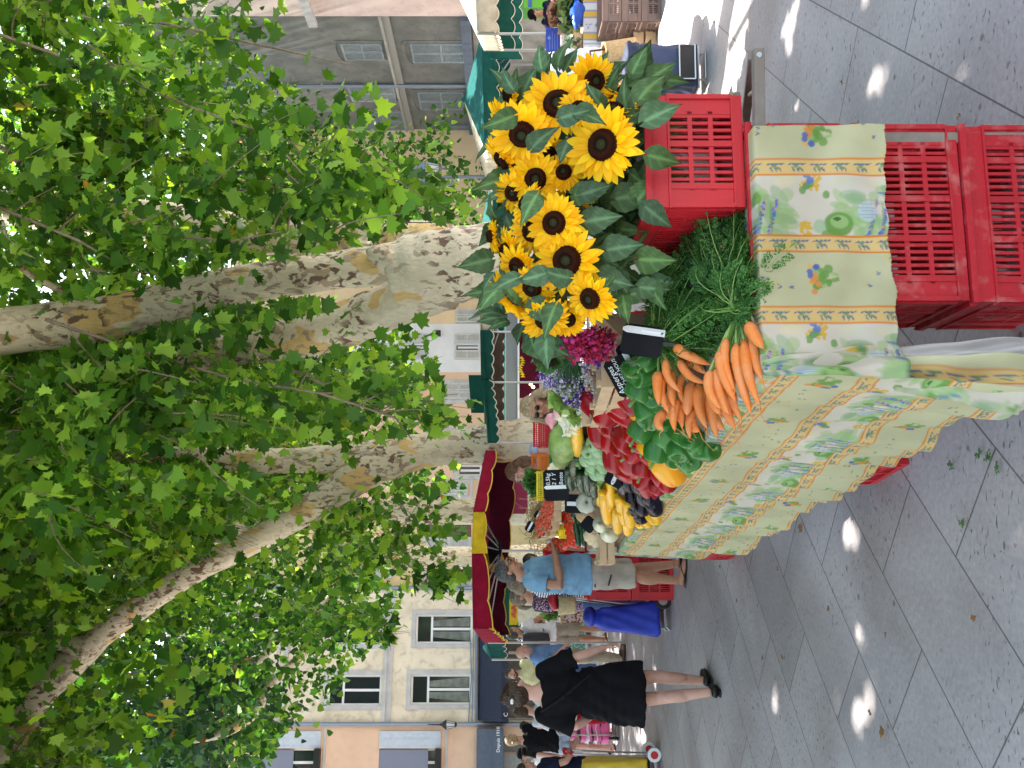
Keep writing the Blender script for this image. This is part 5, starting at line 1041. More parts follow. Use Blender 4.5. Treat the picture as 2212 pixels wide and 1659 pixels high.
def bloomcloud(name, label, cat, poly, Yr, n, cols, size, seed, stems=True, depthk=None, n2=6):
    R = np.random.default_rng(seed); xs = [p[0] for p in poly]; ys = [p[1] for p in poly]; c0 = at(np.mean(xs), np.mean(ys), np.mean(Yr)); t = thing(name, label, cat, tuple(c0)); ms = [MB() for _ in cols]; st = MB(); k = 0
    while k < n:
        x, y = R.uniform(min(xs), max(xs)), R.uniform(min(ys), max(ys))
        if not inpoly((x, y), poly): continue
        p = at(x, y, R.uniform(*Yr))-c0; ci = int((R.random()+.35*math.sin(x/17.+y/23.))*len(cols)) % len(cols); k += 1
        for j in range(n2):
            q = p+R.normal(size=3)*size*.8; s = size*R.uniform(.35, .7); a = nrm(R.normal(size=3)+np.array([0, -.9, .3])); Rm = rotdir(a); ang = np.arange(5)*2*math.pi/5
            V = [q+a*s*.25]+[q+Rm@np.array([math.cos(w)*s, math.sin(w)*s, 0]) for w in ang]; ms[ci].add(V, [(0, 1+i, 1+(i+1) % 5) for i in range(5)])
        if stems and k % 3 == 0: st.tube([p, p*.5+np.array([.02, .03, -.02]), np.array([0.03, .03, -.08])], .0015, 4, cap=False)
    for i, c in enumerate(cols): obj('petals', ms[i], mat(name+' petal %d' % i, c, tuple(v*.75 for v in c), sc=60, rough=.7, trans=.2), t)
    if stems: obj('stems', st, M_cstem, t)
    return t
Q = lambda L: [cq(*p) for p in L]
bloomcloud('statice_bouquet', 'purple and white statice bouquets with dark green stems', 'flowers', Q([(480, 420), (560, 380), (650, 330), (760, 330), (800, 400), (850, 540), (880, 600), (840, 700), (720, 660), (600, 560), (520, 480)]), (3.7, 4.0), 560, [(.10, .03, .30), (.66, .62, .66), (.62, .60, .62), (.14, .05, .38)], .009, 5)
bloomcloud('zinnia_bouquet', 'magenta and red zinnias under the sunflowers', 'flowers', Q([(630, 170), (760, 130), (990, 150), (1000, 220), (930, 290), (800, 310), (690, 270), (630, 210)]), (2.9, 3.0), 330, [(.55, .02, .16), (.50, .02, .05), (.58, .05, .22), (.20, .01, .04)], .014, 6, False)
bloomcloud('strawflower_row', 'white strawflowers with red and orange heads along the crate edge', 'flowers', Q([(800, 320), (880, 300), (910, 420), (900, 540), (840, 560), (800, 440)]), (3.5, 3.65), 120, [(.62, .58, .50), (.55, .05, .02), (.62, .60, .55), (.12, .04, .32)], .011, 7, False)
bloomcloud('purple_statice', 'small purple statice sprig resting on the crate plank', 'flowers', Q([(880, 300), (960, 310), (955, 350), (900, 360)]), (3.4, 3.45), 40, [(.10, .03, .32)], .009, 8, False)
t = thing('stem_bundle', 'dark green flower stems fanned out above the purple statice', 'stems', tuple(surf(*cq(680, 300))))
m = MB(); c0 = np.array(t.location)
for i in range(90):
    a = at(*cq(RNG.uniform(620, 760), RNG.uniform(225, 300)), 3.62)-c0; b = at(*cq(RNG.uniform(600, 790), RNG.uniform(380, 480)), 3.72)-c0; m.tube([a, (a+b)/2+RNG.normal(size=3)*.008, b], .0022, 4, cap=False)
obj('stems', m, mat('dark stems', (.03, .09, .03), rough=.6), t)
# wooden crates at the back of the carrots
pc = at(*cq(985, 300), 3.25); wood_crate('pale wooden crate standing behind the price slates, beside the zinnias', (pc[0]+.02, pc[1], pc[2]-.12), TANG, .28, .3, .16)
pc = at(*cq(935, 490), 3.45); wood_crate('pale wooden crate end next to the red peppers', (pc[0], pc[1], pc[2]-.10), TANG, .18, .3, .13)
p_ = surf(*cq(905, 735)); m = MB(); m.box((0, 0, 0), (.07, .006, .055)); tag(obj('price_card', m, M_wood, mods=(BEV(.002),)), 'small blank beige price card among the red peppers', 'price card'); o = bpy.data.objects['price_card']; o.location = Vector(p_+np.array([0, -.03, .05])); o.rotation_euler = (-.2, 0, 0)
def slate(label, px, Y, w, h, roll, lines=(), pitch=-.25, yaw=0, bar=.5, stake=True, ts=.03, bw=.2):
    """black price slate with its white plastic grip; roll turns it in its own plane (upright photo, counter-clockwise)"""
    t = thing('price_slate', label, 'price sign', tuple(at(px[0], px[1], Y)), 0, 'black price slates'); t.rotation_euler = Euler((pitch, roll, yaw), 'XYZ')
    m = MB(); c = .012; P = [(-w/2+c, -h/2), (w/2-c, -h/2), (w/2, -h/2+c), (w/2, h/2-c), (w/2-c, h/2), (-w/2+c, h/2), (-w/2, h/2-c), (-w/2, -h/2+c)]
    m.poly([(x, 0, z) for x, z in P], .004); obj('board', m, M_slateb, t)
    if bar is not None:
        bh = h*bw; z = -h/2+bar*h; m = MB(); m.poly([(x, -.006, zz) for x, zz in ((-w/2+.005, z-bh*.25), (-w/2+.018, z-bh/2), (w/2+.002, z-bh/2), (w/2+.002, z+bh/2), (-w/2+.018, z+bh/2), (-w/2+.005, z+bh*.25))], .0055); g = obj('grip', m, M_holder, t, mods=(BEV(.001),))
        m = MB(); m.bx(-.01, w/2-.01, -.0085, -.006, z-.004, z+.004); obj('ridge', m, M_frame, g); m = MB(); m.lathe([(.003, 0), (.003, .002)], 8, (-w/2+.02, -.007, z), rot(math.pi/2, 0, 0)); obj('rivet', m, M_dkplast, g)
    for i, (s_, x, z, sz) in enumerate(lines): obj('chalk_lettering', text_mesh(s_, sz, rot(math.pi/2, 0, 0), (x, -.0012, z), shear=.2), M_chalk, t)
    if stake: m = MB(); m.bx(-.006, .006, .004, .008, -h/2-.12, 0); obj('stake', m, M_dkplast, t)
    return t
slate('blank black slate with a vertical white grip in front of the carrot leaves', cq(1210, 190), 2.80, .10, .130, .16, bar=None)
t = bpy.data.objects['price_slate']
m = MB(); m.poly([(x, -.006, z) for x, z in ((.020, -.068), (.042, -.068), (.042, .052), (.036, .066), (.026, .066), (.020, .052))], .0055); obj('grip', m, M_holder, t, mods=(BEV(.001),)); m = MB(); m.bx(.027, .033, -.009, -.006, -.055, .005); obj('ridge', m, M_frame, t)
slate('slate chalked Asperges de chez nous, tilted beside the green peppers', cq(1085, 430), 3.18, .145, .105, -.50, (('Asperges', -.062, .026, .030), ('DE CHEZ NOUS', -.066, .004, .019), ('0,80\u20ac', -.055, -.028, .034)), bar=None)
t = sorted((o for o in bpy.data.objects if o.name.startswith('price_slate')), key=lambda o: o.name)[-1]
m = MB(); m.poly([(x, -.006, z) for x, z in ((-.015, -.048), (.07, -.048), (.07, -.028), (0, -.028), (-.012, -.033), (-.018, -.040))], .0055); obj('grip', m, M_holder, t)
slate('faintly chalked slate behind the Asperges one', cq(1150, 300), 3.22, .12, .10, -.45, (('3,80', -.04, .0, .02),), bar=None)
slate('tall slate chalked Botte 2,1 in front of the yellow basket', cq(603, 1210), 5.05, .155, .125, -.05, (('0,5kg', -.0, .03, .028), ('2 1 Y', .0, .0, .028), ('Botte', 0, -.035, .028)), bar=None, pitch=-.1)
t = sorted((o for o in bpy.data.objects if o.name.startswith('price_slate')), key=lambda o: o.name)[-1]
t.scale = (1.15, 1, 1.15); m = MB(); m.poly([(x, -.006, z) for x, z in ((-.018, -.06), (.0, -.06), (.0, .05), (-.009, .062), (-.018, .05))], .0055); obj('grip', m, M_holder, t)
slate('small dark slate standing among the red peppers', cq(975, 925), 4.1, .05, .085, .1, bar=None); t = sorted((o for o in bpy.data.objects if o.name.startswith('price_slate')), key=lambda o: o.name)[-1]
m = MB(); m.bx(-.008, .008, -.008, -.002, -.04, .03); obj('grip', m, M_holder, t)
slate('black slate leaning between yellow courgettes and red peppers', cq(1025, 1145), 4.2, .10, .09, .45, bar=.5)
slate('black slate beside the beige paper plate', cq(735, 1340), 5.2, .11, .12, 0, bar=None); t = sorted((o for o in bpy.data.objects if o.name.startswith('price_slate')), key=lambda o: o.name)[-1]
m = MB(); m.bx(-.012, .012, -.008, -.002, -.06, .045); obj('grip', m, M_holder, t)
slate('black slate stuck in the netted melons', cq(835, 1485), 5.3, .085, .085, .7, bar=None)
# ================================================================ people
M_skin = mat('skin', (.50, .28, .20), (.44, .23, .16), sc=14, rough=.5, spec=.35, bump=.05); M_skin2 = mat('tanned skin', (.42, .21, .13), (.36, .17, .10), sc=14, rough=.5, spec=.35); M_skin3 = mat('fair skin', (.58, .34, .26), (.52, .28, .21), sc=12, rough=.5)
M_eyew = mat('eye white', (.6, .6, .58), rough=.3); M_eyed = mat('iris', (.03, .02, .015), rough=.2); M_lip = mat('lips', (.38, .12, .10), rough=.5); M_lens = mat('dark lens', (.01, .01, .012), rough=.1)
def cloth(n, c, c2=None, sc=9, bump=.5, bsc=18, **k): return mat(n, c, c2 or tuple(v*.75 for v in c), sc=sc, rough=.9, bump=bump, bsc=bsc, sheen=0, spec=.1, **k)
def hairmat(n, c, c2):
    m = mat(n, c, c2, sc=60, rough=.5, bump=.5, bsc=90, contrast=(.4, .6)); return m
DEF = dict(pel=(0, 0, .93), wai=(0, 0, 1.08), che=(0, 0, 1.27), nec=(0, .015, 1.47), head=(0, -.01, 1.61), ls=(.175, .01, 1.41), rs=(-.175, .01, 1.41), le=(.225, .03, 1.13), re=(-.225, .03, 1.13), lw=(.235, -.02, .88), rw=(-.235, -.02, .88),
           lh=(.088, 0, .90), rh=(-.088, 0, .90), lk=(.095, -.01, .49), rk=(-.095, -.01, .49), la=(.10, .03, .075), ra=(-.10, .03, .075))
def fuse(name, m, mt, parent, vox=.012, it=3, attr=None, displace=None):
    o = obj(name, m, mt, parent, smooth=True, mods=(('REMESH', dict(mode='VOXEL', voxel_size=vox, use_smooth_shade=True)), ('SMOOTH', dict(factor=.5, iterations=it)))); baked(o)
    o.data.materials.clear() if not o.data.materials else None
    if not o.data.materials: o.data.materials.append(mt)
    return o
def person(label, loc, rz, h=1.72, J=None, skin=M_skin, build=1.0, wear=(), hair=None, face=True, hyaw=0, hpit=0, vox=.011, feet='shoes', shoe=None, glasses=None, curl=.5, hat=None, arms=(1, 1), finger=(0, 0, -1), beard=None, belly=0, group=None, grip=None):
    t = thing('person', label, 'person', loc, rz, group); K = h/1.72; j = {k: np.array(v, float) for k, v in DEF.items()}
    for k, v in (J or {}).items(): j[k] = np.array(v, float)
    B = build
    m = MB(); path = [j['pel']-(0, 0, .08), j['pel'], j['wai'], j['che'], j['nec']*.55+j['che']*.45+(0, 0, .02), j['nec']-(0, 0, .03), j['nec']+(0, 0, .03), j['head']-(0, 0, .05)]
    ell = [(.150*B, .105*B), (.158*B, .115*B), (.132*B, .098*B+belly*.5), (.155*B, .112*B+belly*.3), (.165*B, .098*B), (.075, .07), (.056, .058), (.054, .056)]
    TORSO = (path, ell); m.tube(path, 1.0, 18, ell=np.array(ell))
    def limb(mm, a, b, c, ra, rb, rc, g=0, f=1.0):
        P = [a, a*.6+b*.4, b, b*.65+c*.35, c]; R = [ra+g, ra*.92+g, rb+g, rb*1.0+g, rc+g]; mm.tube(P, R, 12)
    for s, q in ((1, 'l'), (-1, 'r')):
        limb(m, j[q+'s'], j[q+'e'], j[q+'w'], .050*B, .039*B, .026); m.ell(j[q+'s'], (.056*B,)*3)
        limb(m, j[q+'h'], j[q+'k'], j[q+'a'], .085*B, .052, .036); a, kx = j[q+'a'], j[q+'k']; cv = kx*.62+a*.38; m.ell(cv+(0, .018, 0), (.050, .054, .12))
        yw = s*.12; fd = np.array([math.sin(yw), -math.cos(yw), 0]); m.tube([a+(0, .03, -.035), a+fd*.06+(0, 0, -.035), a+fd*.15+(0, 0, -.05), a+fd*.20+(0, 0, -.055)], [.032, .036, .034, .018], 10, ell=(1.15, .8))
        # hand: palm, four bent fingers, thumb from the side of the palm
        w = j[q+'w']; fd = nrm(w-j[q+'e']); gd = np.array((grip or {}).get(q, fd), float); gd = nrm(gd*.7+fd*.5); pn = nrm(np.cross(gd, (0, 1, .2)) if abs(gd[1]) < .8 else np.cross(gd, (1, 0, 0)))*s*-1; ac = np.cross(gd, pn)
        m.tube([w, w+gd*.04, w+gd*.085], [.024, .032, .028], 10, ell=((1.0, .62) if abs(pn[0]) < .5 else (.62, 1.0)))
        for i in range(4):
            b = w+gd*.082+ac*(i-1.5)*.018; L = (.062, .074, .070, .054)[i]; c1 = curl; m.tube([b, b+gd*L*.45, b+(gd*.75+pn*c1)*L*.8, b+(gd*.7+pn*c1*1.5)*L], [.0095, .0085, .0078, .006], 7)
        b = w+gd*.03-ac*.024; m.tube([b, b-ac*.022+gd*.022+pn*.01, b-ac*.024+gd*.055+pn*.022], [.012, .010, .007], 7)
    HC = j['head']; Rh = rot(hpit, 0, hyaw); hp = lambda p: HC+Rh@np.array(p, float)
    m.ell(hp((0, .012, .028)), (.074, .092, .088), Rh, 18, 12); m.tube([hp((0, -.005, .0)), hp((0, -.040, -.055)), hp((0, -.055, -.088))], [.068, .055, .030], 14, ell=(1, .85)); m.ell(hp((0, -.062, -.085)), (.028, .022, .020), Rh)
    m.tube([hp((0, -.083, .032)), hp((0, -.102, .0)), hp((0, -.110, -.018)), hp((0, -.092, -.028))], [.010, .013, .015, .009], 8); m.ell(hp((0, -.082, .045)), (.052, .018, .012), Rh)
    for s in (1, -1): m.ell(hp((s*.076, .012, .0)), (.010, .018, .030), Rh); m.ell(hp((s*.046, -.068, -.02)), (.022, .02, .022), Rh)
    m.v = [v*K for v in m.v]; o = fuse('body', m, skin, t, vox, 3)
    if face:
        e = MB(); d = MB(); br = MB(); lp = MB()
        for s in (1, -1):
            e.ell(hp((s*.031, -.083, .022)), (.015, .010, .0075), Rh, 10, 6); d.ell(hp((s*.031, -.0915, .022)), (.0062, .004, .0062), Rh, 8, 6); br.tube([hp((s*.014, -.094, .040)), hp((s*.032, -.096, .046)), hp((s*.050, -.086, .040))], [.003, .0042, .002], 6)
        lp.tube([hp((-.022, -.088, -.048)), hp((-.008, -.099, -.045)), hp((.008, -.099, -.045)), hp((.022, -.088, -.048))], [.003, .0055, .0055, .003], 8, ell=(1, 1.2))
        for mm, n, mt in ((e, 'eyes', M_eyew), (d, 'irises', M_eyed), (lp, 'mouth', M_lip), (br, 'eyebrows', hair[0] if hair else M_eyed)): mm.v = [v*K for v in mm.v]; obj(n, mm, mt, t, smooth=True)
    if beard is not None:
        b = MB(); b.tube([hp((-.062, -.02, -.03)), hp((-.05, -.062, -.068)), hp((0, -.084, -.092)), hp((.05, -.062, -.068)), hp((.062, -.02, -.03))], [.014, .020, .022, .020, .014], 8); b.tube([hp((-.026, -.092, -.038)), hp((0, -.103, -.034)), hp((.026, -.092, -.038))], [.004, .006, .004], 6); b.v = [v*K for v in b.v]; obj('beard', b, beard, t, smooth=True)
    if hair:
        hm, style = hair[0], hair[1]; x = MB()
        if style != 'bald':
            top = 1.10; x.ell(hp((0, .028, .045)), (.083*top*.95, .094*top*.98, .088*1.04), Rh@rot(-.35, 0, 0), 22, 14); x.ell(hp((0, .05, -.01)), (.076, .065, .07), Rh, 14, 10)
            if style in ('long', 'curly', 'bob', 'wild'):
                L = {'long': .26, 'curly': .24, 'bob': .12, 'wild': .24}[style]
                for a in np.linspace(-1.6, 1.6, 14):
                    p = hp((math.sin(a)*.083, .02+math.cos(a)*.088*(1 if abs(a) < 1.6 else .3), .04)); q = p+np.array([math.sin(a)*.03, .012*math.cos(a), -L*RNG.uniform(.8, 1.1)])
                    k = 7; P = [p*(1-u)+q*u+np.array([math.sin(u*9+a*5), math.cos(u*8+a*7), 0])*(.014 if style in ('curly', 'wild') else .004)+np.array([math.sin(a), math.cos(a)*.6, 0])*.03*math.sin(u*3) for u in np.linspace(0, 1, k)]; x.tube(P, np.array([.020, .027, .030, .030, .028, .022, .010])*(1.2 if style == 'curly' else 1), 8)
            if style == 'pony': x.tube([hp((0, .10, .03)), hp((0, .145, .0)), hp((0, .15, -.07)), hp((.01, .13, -.15))], [.022, .03, .027, .006], 8)
            if style == 'bun': x.ell(hp((0, .085, .115)), (.045, .042, .036), Rh); x.ell(hp((.03, .10, .08)), (.03, .03, .03), Rh); x.ell(hp((-.03, .10, .07)), (.03, .03, .03), Rh); x.ell(hp((0, .08, .01)), (.078, .05, .06), Rh)
        else:
            for s in (1, -1): x.tube([hp((s*.074, -.01, .01)), hp((s*.070, .05, .005)), hp((s*.03, .095, -.005))], [.008, .012, .012], 8)
            x.tube([hp((-.03, .095, -.005)), hp((.03, .095, -.005))], [.012, .012], 8)
        x.v = [v*K for v in x.v]; ho = fuse('hair', x, hm, t, .007, 2); v = np.array([q.co[:] for q in ho.data.vertices]); n = np.array([q.normal[:] for q in ho.data.vertices]); ang = np.arctan2(v[:, 0]-HC[0]*K, v[:, 1]-HC[1]*K)
        amp = .0045 if style in ('curly', 'wild', 'bun', 'long') else .002; v += n*(amp*np.sin(ang*34+v[:, 2]*(60 if style in ('curly', 'wild') else 12))+amp*.7*np.sin(ang*67-v[:, 2]*40))[:, None]; ho.data.vertices.foreach_set('co', v.ravel()); ho.data.update()
    if glasses:
        x = MB(); up = .075 if glasses == 'up' else 0; yy = -.045 if up else -.100
        for s in (1, -1): x.ell(hp((s*.031, yy, .022+up)), (.024, .006, .019), Rh, 12, 8); x.tube([hp((s*.055, yy+.008, .028+up)), hp((s*.080, -.03, .026+up)), hp((s*.080, .03, .012+up))], .0025, 5)
        x.tube([hp((-.012, yy-.003, .026+up)), hp((.012, yy-.003, .026+up))], .003, 5); x.v = [v*K for v in x.v]; obj('glasses', x, M_lens, t, smooth=True)
    if hat:
        x = MB(); x.lathe([(.098, -.002), (.100, .03), (.088, .065), (.05, .088), (.005, .094)], 22, hp((0, .015, .055)), Rh)
        if hat[1] == 'cap': x.tube([hp((0, -.07, .062)), hp((0, -.14, .05)), hp((0, -.175, .04))], [.05, .05, .03], 12, ell=(1.25, .12))
        else: x.lathe([(.098, .0), (.15, -.012), (.15, -.006), (.098, .01)], 22, hp((0, .015, .055)), Rh)
        x.v = [v*K for v in x.v]; obj('hat', x, hat[0], t, smooth=True)
    # clothes
    for wkind, wm, *p in wear:
        x = MB(); vx = max(vox, .010); nm = wkind
        if wkind in ('tee', 'shirt'):
            hem = p[0] if p else .86; slv = p[1] if len(p) > 1 else .55; g = .030
            base = j['pel']*(1 if hem < 1 else 0)+(0 if hem < 1 else 1)*j['wai']; b0 = j['pel']+(0, 0, hem-.93)
            P = [b0, j['pel']*.5+j['wai']*.5, j['wai'], j['che'], j['nec']*.55+j['che']*.45+(0, 0, .02), j['nec']-(0, 0, .035), j['nec']-(0, 0, .005)]
            E = [(.162*B+g, .118*B+g+belly*.6), (.152*B+g, .115*B+g+belly*.9), (.140*B+g, .105*B+g+belly*.8), (.158*B+g, .114*B+g+belly*.4), (.165*B+g, .10*B+g), (.088, .085), (.070, .070)]
            x.tube(P, 1.0, 20, ell=np.array(E))
            for q in 'lr':
                s_, e_, w_ = j[q+'s'], j[q+'e'], j[q+'w']; fl = .034 if slv < .9 else .012
                if slv <= 1: x.tube([s_+(0, 0, 0), s_*(1-slv*.5)+e_*slv*.5, s_*(1-slv)+e_*slv], [.050*B+.016, .052*B+.020, .046*B+fl*.9], 12)
                else: x.tube([s_, e_, e_*(2-slv)+w_*(slv-1)], [.050*B+.016, .042*B+.02, .034+.012], 12)
                x.ell(s_, (.062*B+.010,)*3)
        elif wkind in ('shorts', 'trousers'):
            L = p[0] if p else (.85 if wkind == 'shorts' else 1.9); g = .018; P = [j['pel']-(0, 0, .07), j['pel'], j['pel']*.45+j['wai']*.55]; x.tube(P, 1.0, 18, ell=np.array([(.160*B+g, .118*B+g), (.162*B+g, .118*B+g), (.140*B+g, .108*B+g+belly*.4)]))
            for q in 'lr':
                h_, k_, a_ = j[q+'h'], j[q+'k'], j[q+'a']
                if L <= 1.2: e_ = h_*(1-L)+k_*L if L <= 1 else k_+(a_-k_)*(L-1); x.tube([h_, h_*.5+e_*.5, e_], [.088*B+g, .080*B+.028, .062*B+.038], 14)
                else: e_ = k_*(2-L)+a_*(L-1); x.tube([h_, h_*.45+k_*.55, k_, e_], [.088*B+g, .075*B+.024, .058+.022, .046+.026], 14)
        elif wkind == 'dress':
            hem = p[0]; fl = p[1] if len(p) > 1 else .2; cz = j['pel']; n = 40; P = []; prof = [(1.0, hem), (.97, hem+.15), (.93, .85), (.80, 1.02), (.74, 1.10)]
            for i, (f, z) in enumerate(prof):
                for k in range(n):
                    a = 2*math.pi*k/n; wv = 1+(.05*math.sin(a*5+.7)+.035*math.sin(a*9))*max(0, (1.1-z)/.5); P.append((cz[0]+math.cos(a)*fl*f*wv*1.08, cz[1]+math.sin(a)*fl*f*wv*.82, z))
            x.add(P, [(i*n+k, i*n+(k+1) % n, (i+1)*n+(k+1) % n, (i+1)*n+k) for i in range(len(prof)-1) for k in range(n)]+[tuple(range(n))[::-1], tuple((len(prof)-1)*n+k for k in range(n))])
            g = .022; x.tube([j['pel']*.3+j['wai']*.7, j['wai'], j['che'], j['nec']*.55+j['che']*.45+(0, 0, .015), j['nec']-(0, .01, .05)], 1.0, 20, ell=np.array([(.155*B+g, .12*B+g), (.145*B+g, .11*B+g), (.162*B+g, .118*B+g), (.172*B+g, .10*B+g), (.12, .085)]))
            for q in 'lr': s_, e_ = j[q+'s'], j[q+'e']; x.tube([s_, s_*.5+e_*.5, s_*.08+e_*.92+(0, 0, 0)], [.07, .085, .098], 14, ell=(1, .85)); x.ell(s_, (.07,)*3)
        x.v = [v*K for v in x.v]; o = fuse(nm if nm not in ('tee',) else 't_shirt', x, wm, t, vx, 2)
        v = np.array([q.co[:] for q in o.data.vertices]); n = np.array([q.normal[:] for q in o.data.vertices]); ph = 2.2*np.sin(v[:, 2]*7+v[:, 0]*5)+1.7*np.sin(v[:, 1]*11-v[:, 2]*4); v += n*(.005*np.sin(v[:, 0]*34+v[:, 1]*20+ph*2)+.0035*np.sin(v[:, 2]*41-v[:, 0]*23+ph*3))[:, None]; o.data.vertices.foreach_set('co', v.ravel()); o.data.update()
    if shoe is not None:
        for s, q in ((1, 'l'), (-1, 'r')):
            a = j[q+'a']; fd = np.array([math.sin(s*.12), -math.cos(s*.12), 0]); x = MB()
            if feet == 'shoes': x.tube([a+(0, .045, -.030), a+fd*.05+(0, 0, -.028), a+fd*.14+(0, 0, -.045), a+fd*.215+(0, 0, -.050)], [.034, .042, .040, .022], 12, ell=(1.12, .82)); x.tube([a+(0, .06, -.068), a+fd*.08+(0, 0, -.070), a+fd*.22+(0, 0, -.070)], [.03, .042, .026], 10, ell=(1.1, .25))
            else:
                x.tube([a+(0, .06, -.068), a+fd*.06+(0, 0, -.069), a+fd*.16+(0, 0, -.069), a+fd*.23+(0, 0, -.069)], [.03, .036, .044, .022], 12, ell=(1.05, .18)); sd = np.array([fd[1], -fd[0], 0])
                for e_ in (1, -1): x.tube([a+fd*.165+(0, 0, -.03), a+fd*.12+sd*e_*.03+(0, 0, -.025), a+fd*.05+sd*e_*.040+(0, 0, -.055)], .006, 6)
                if feet == 'sandals': x.tube([a+fd*.0+sd*.036+(0, 0, .0), a+(0, .045, .0), a-sd*.036], .007, 6); x.tube([a+fd*.13+sd*.045+(0, 0, -.05), a+fd*.13+(0, 0, -.012), a+fd*.13-sd*.045+(0, 0, -.05)], .009, 6)
            x.v = [v*K for v in x.v]; obj('shoe' if feet == 'shoes' else 'sandal', x, shoe, t, smooth=True)
    return t
def spot(y, Y): return ((829.5-y)/F*Y, Y, 0)
M_hbrown = hairmat('dark brown hair', (.030, .017, .010), (.065, .038, .022)); M_hblond = hairmat('blonde hair', (.42, .30, .17), (.26, .18, .10)); M_hgrey = hairmat('grey hair', (.075, .072, .07), (.03, .029, .028)); M_hash = hairmat('ash brown hair', (.12, .085, .055), (.22, .17, .12)); M_hwhite = hairmat('white hair', (.5, .48, .45), (.4, .38, .35)); M_hchest = hairmat('chestnut hair', (.10, .042, .022), (.16, .07, .035)); M_hblk = hairmat('black hair', (.012, .010, .010), (.03, .025, .022))
C_black = cloth('black cotton', (.007, .007, .009)); C_blue = cloth('light blue jersey', (.20, .36, .52)); C_beige = cloth('beige cotton', (.46, .40, .34)); C_khaki = cloth('khaki cotton', (.30, .25, .20)); C_white = cloth('white cotton', (.68, .68, .72)); C_shirt = cloth('blue shirt cotton', (.16, .29, .55)); C_tan = cloth('tan trousers cotton', (.36, .30, .22)); C_yellow = cloth('pale yellow pique', (.62, .60, .34)); C_denim = cloth('pale denim', (.28, .38, .48)); C_navy = cloth('navy jersey', (.014, .018, .045)); C_chamb = cloth('chambray', (.36, .44, .60)); C_red = cloth('red cotton', (.45, .015, .02)); C_leather = mat('brown leather', (.07, .035, .02), rough=.5); C_bk = mat('black leather', (.012, .011, .010), rough=.4); C_jean = cloth('blue denim', (.08, .13, .27)); C_grey = cloth('grey shorts cotton', (.36, .36, .40))
def stripes():
    m = cloth('striped jersey', (.65, .65, .68)); N = m.node_tree.nodes; L = m.node_tree.links; tc = N.new('ShaderNodeTexCoord'); w = N.new('ShaderNodeTexWave'); w.bands_direction = 'Z'; w.inputs['Scale'].default_value = 13; L.new(tc.outputs['Object'], w.inputs[0]); r = N.new('ShaderNodeValToRGB'); r.color_ramp.interpolation = 'CONSTANT'; r.color_ramp.elements[0].color = (.66, .66, .69, 1); r.color_ramp.elements[1].color = (.02, .025, .09, 1); r.color_ramp.elements[1].position = .62; L.new(w.outputs[0], r.inputs[0]); L.new(r.outputs[0], N['Principled BSDF'].inputs['Base Color']); return m
C_stripe = stripes(); C_floral = cloth('small floral print', (.03, .025, .09), (.55, .35, .38), sc=70, contrast=(.5, .56))
rp = math.pi
# woman in black seen from behind
T = person('woman in a black knee-length dress walking away, hair pinned up', spot(1496, 6.8), rp+.08, 1.635, dict(la=(-.03, .09, .075), ra=(-.055+.0, -.16, .085), lk=(.045, .0, .49), rk=(-.105, -.09, .49), re=(-.29, .03, 1.13), rw=(-.345, -.06, .90), le=(.25, .04, 1.14), lw=(.20, -.12, .98), head=(-.0, -.01, 1.60)), M_skin3, .98, [('dress', C_black, .60, .235)], (M_hbrown, 'bun'), hyaw=-.35, vox=.008, feet='shoes', shoe=C_bk)
x = MB(); x.ell((.035, .12, 1.66*.95), (.022, .02, .014)); obj('hair_clip', x, M_frame, T, smooth=True)
x = MB(); x.tube([(.12, .10, 1.36), (.03, .148, 1.24), (-.08, .15, 1.10), (-.16, .11, .98)], .011, 8, ell=(.25, 1)); x.box((.0, .158, 1.20), (.03, .012, .05), rot(0, .7, 0)); x.box((-.045, .162, 1.145), (.028, .010, .03), rot(0, .7, 0)); obj('bag_strap', x, cloth('black webbing', (.012, .012, .014)), T, smooth=False)
# man in blue
T = person('man in light blue t-shirt, beige shorts and flip-flops holding tomatoes by the stall', spot(1240, 8.05), rp/2-.1, 1.70, dict(re=(-.26, .02, 1.15), rw=(-.13, -.25, 1.20), le=(.22, -.03, 1.16), lw=(.10, -.30, 1.12), la=(.10, -.06, .075), ra=(-.10, .03, .075), rk=(-.10, -.02, .49), head=(0, -.045, 1.60)), M_skin2, 1.14, [('shorts', C_beige, 1.06), ('tee', C_blue, .86, .60)], (M_hgrey, 'short'), hpit=.20, vox=.008, feet='flip', shoe=M_dkplast, glasses='on', belly=.03, grip=dict(r=(.4, -1, .3), l=(-.4, -1, .3)), curl=.8)
x = MB(); x.box((-.235, -.02, .70), (.012, .10, .012), rot(.25, 0, 0)); x.box((-.236, .03, .83), (.01, .03, .012)); obj('pocket_zip', x, M_dkplast, T)
PT = Proto(lathe_veg('tomato', 'tomato', M_tom, [(.002, -.03), (.022, -.027), (.038, -.008), (.038, .01), (.026, .026), (.008, .024)], 14, [(.009, .024), (.004, .034)], fx=lambda a, z: 1+.06*math.cos(5*a)), 1)
for i, q in enumerate(((1190, 1182), (1210, 1176), (1200, 1170), (1214, 1184))):
    p = at(q[0], q[1], 7.95); o = PT.place(p, (1.2, i, 0), 1.1); o['label'] = 'ripe tomato held by the man in blue, %s up from the photo foot' % ORD[(0 if False else {1184: 0, 1182: 1, 1176: 2, 1170: 3}[q[1]])]; o['group'] = 'tomatoes'
person('woman with grey brown bob in navy striped top behind the man in blue', spot(1262, 8.9), rp/2+.1, 1.60, dict(head=(0, -.04, 1.59)), M_skin, .95, [('trousers', C_jean, 1.7), ('tee', C_stripe, .84, .95)], (M_hash, 'bob'), hpit=.15, shoe=C_bk)
